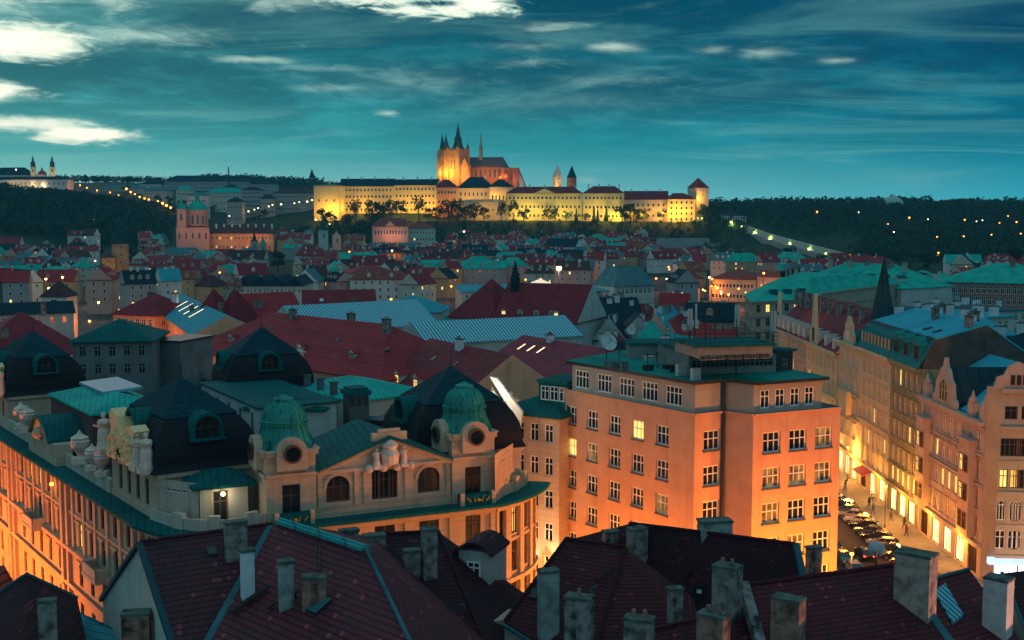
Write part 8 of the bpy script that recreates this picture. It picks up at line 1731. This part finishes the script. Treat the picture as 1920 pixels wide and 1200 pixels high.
stack(Gro, 1680, 1755, 1044, 1142, PLG, plaster('chimney_pinkish', (.48, .33, .28), .8, 1.5, .9, bump=.5, dirt=(.18, .2, .2)), -.7, .6, .07); stack(Hro, 1846, 1901, 1090, 1160, 19.2, plaster('chimney_white', (.58, .55, .53), .5, 1.2, .7, bump=.3, dirt=(.35, .36, .36)), -.75, .8, .06); stack(Aro, 71, 106, 1134, 1230, 19.2, CHIM, .3, .6, .06)
# roof hatches, walk boards, cables and small fittings
def hatch(ro, u, v, pl, w, mat): c = hit(u, v, pl); a, b, d = pl; x = (b - a).normalized(); n = (b - a).cross(d - a).normalized(); n = n if n.z > 0 else -n; y = n.cross(x); m = MB(); m.slab([c + n * .15 - x * w / 2 - y * w * .65, c + n * .15 + x * w / 2 - y * w * .65, c + n * .22 + x * w / 2 + y * w * .65, c + n * .22 - x * w / 2 + y * w * .65], .25, 0, 1); m.build('roof_hatch', [mat, DARKMETAL], ro)
hatch(Aro, 397, 1036, PLA, .55, GLASS); hatch(Ero, 1003, 1115, PLE, .5, GLASS); hatch(Ero, 1098, 1192, PLE, .4, COLDSKY); hatch(Fro, 1312, 1111, PLF, .7, GLASS); hatch(Fro, 1312, 1112, PLF, .35, COLDSKY); hatch(Bro, 600, 1137, PLB, .9, COPING); hatch(Cro, 737, 1062, PLC, .6, COPING); hatch(Fro, 1242, 1103, PLF, .5, GLASS)
def board(ro, u0, v0, u1, v1, pl, w=.45): a, b = hit(u0, v0, pl), hit(u1, v1, pl); d = (b - a).normalized(); n = Vector((-d.y, d.x, 0)) * w / 2; up = Vector((0, 0, .35)); m = MB(); m.slab([a - n + up, a + n + up, b + n + up, b - n + up], .08); [m.tube(a.lerp(b, t), a.lerp(b, t) + up, .05, .05, 4) for t in (.1, .5, .9)]; m.build('walk_board', SOOT, ro)
board(Bro, 432, 1158, 505, 1108, PLB); board(Bro, 500, 1150, 560, 1118, PLB, .3); board(Cro, 858, 1176, 840, 1140, PLC); board(Ero, 1115, 1098, 1150, 1076, PLE, .12); board(Fro, 1286, 1092, 1298, 1075, PLF, .15)
for ro, pl, pts in ((Bro, PLB, ((598, 1078), (600, 1020))), (Cro, PLC, ((805, 1095), (801, 1190)))):
    m = MB(); [m.tube(hit(*a, pl) + Vector((0, 0, .1)), hit(*b, pl) + Vector((0, 0, .1)), .03, .03, 4) for a, b in zip(pts, pts[1:])]; m.build('cable', DARKMETAL, ro)
p = hit(1642, 1062, PLG); dish(1642, 1060, p.z, .9, .55, 'grey satellite dish rising over the ridge of the broad rust roof', (.4, 1, .3))
m = MB(); m.tube(hit(598, 1100, PLB), hit(598, 1100, PLB) + Vector((0, 0, 2.6)), .03, .02, 5); tag(m.build('roof_aerial', DARKMETAL), 'thin aerial rod on the plum roof beside the rusty box chimney', 'aerial')
m = MB(); c = hit(1110, 1130, PLE); m.tube(c, c + Vector((0, 0, .9)), .09, .09, 7); m.tube(c + Vector((0, 0, .9)), c + Vector((.3, -.1, 1.15)), .09, .09, 7); tag(m.build('flue_pipe', LEAD), 'bent grey flue pipe behind the weathered bottom chimney', 'flue pipe')
# dark yards between the near roofs
m = MB(); m.prism([(-60, 40), (60, 40), (60, 60), (-60, 60)], -.04, -.01); structure(m.build('courtyard_ground', ASPH))
# ---------------------------------------------------------------- evening haze over the city
m = MB(); m.prism([(-3600, -60), (3600, -60), (3600, 4300), (-3600, 4300)], -4, 162)
hz = m.build('haze', bpy.data.materials.new('evening_haze')); hz['kind'] = 'stuff'; hz['label'] = 'thin blue evening haze over the city'
hm = hz.data.materials[0]; hm.use_nodes = True; ht = hm.node_tree; ht.nodes.clear(); ho = ht.nodes.new('ShaderNodeOutputMaterial'); hv = ht.nodes.new('ShaderNodeVolumePrincipled')
hv.inputs['Color'].default_value = (.10, .60, .80, 1); hv.inputs['Density'].default_value = 0.0001; hv.inputs['Anisotropy'].default_value = 0.2
ht.links.new(hv.outputs[0], ho.inputs['Volume'])
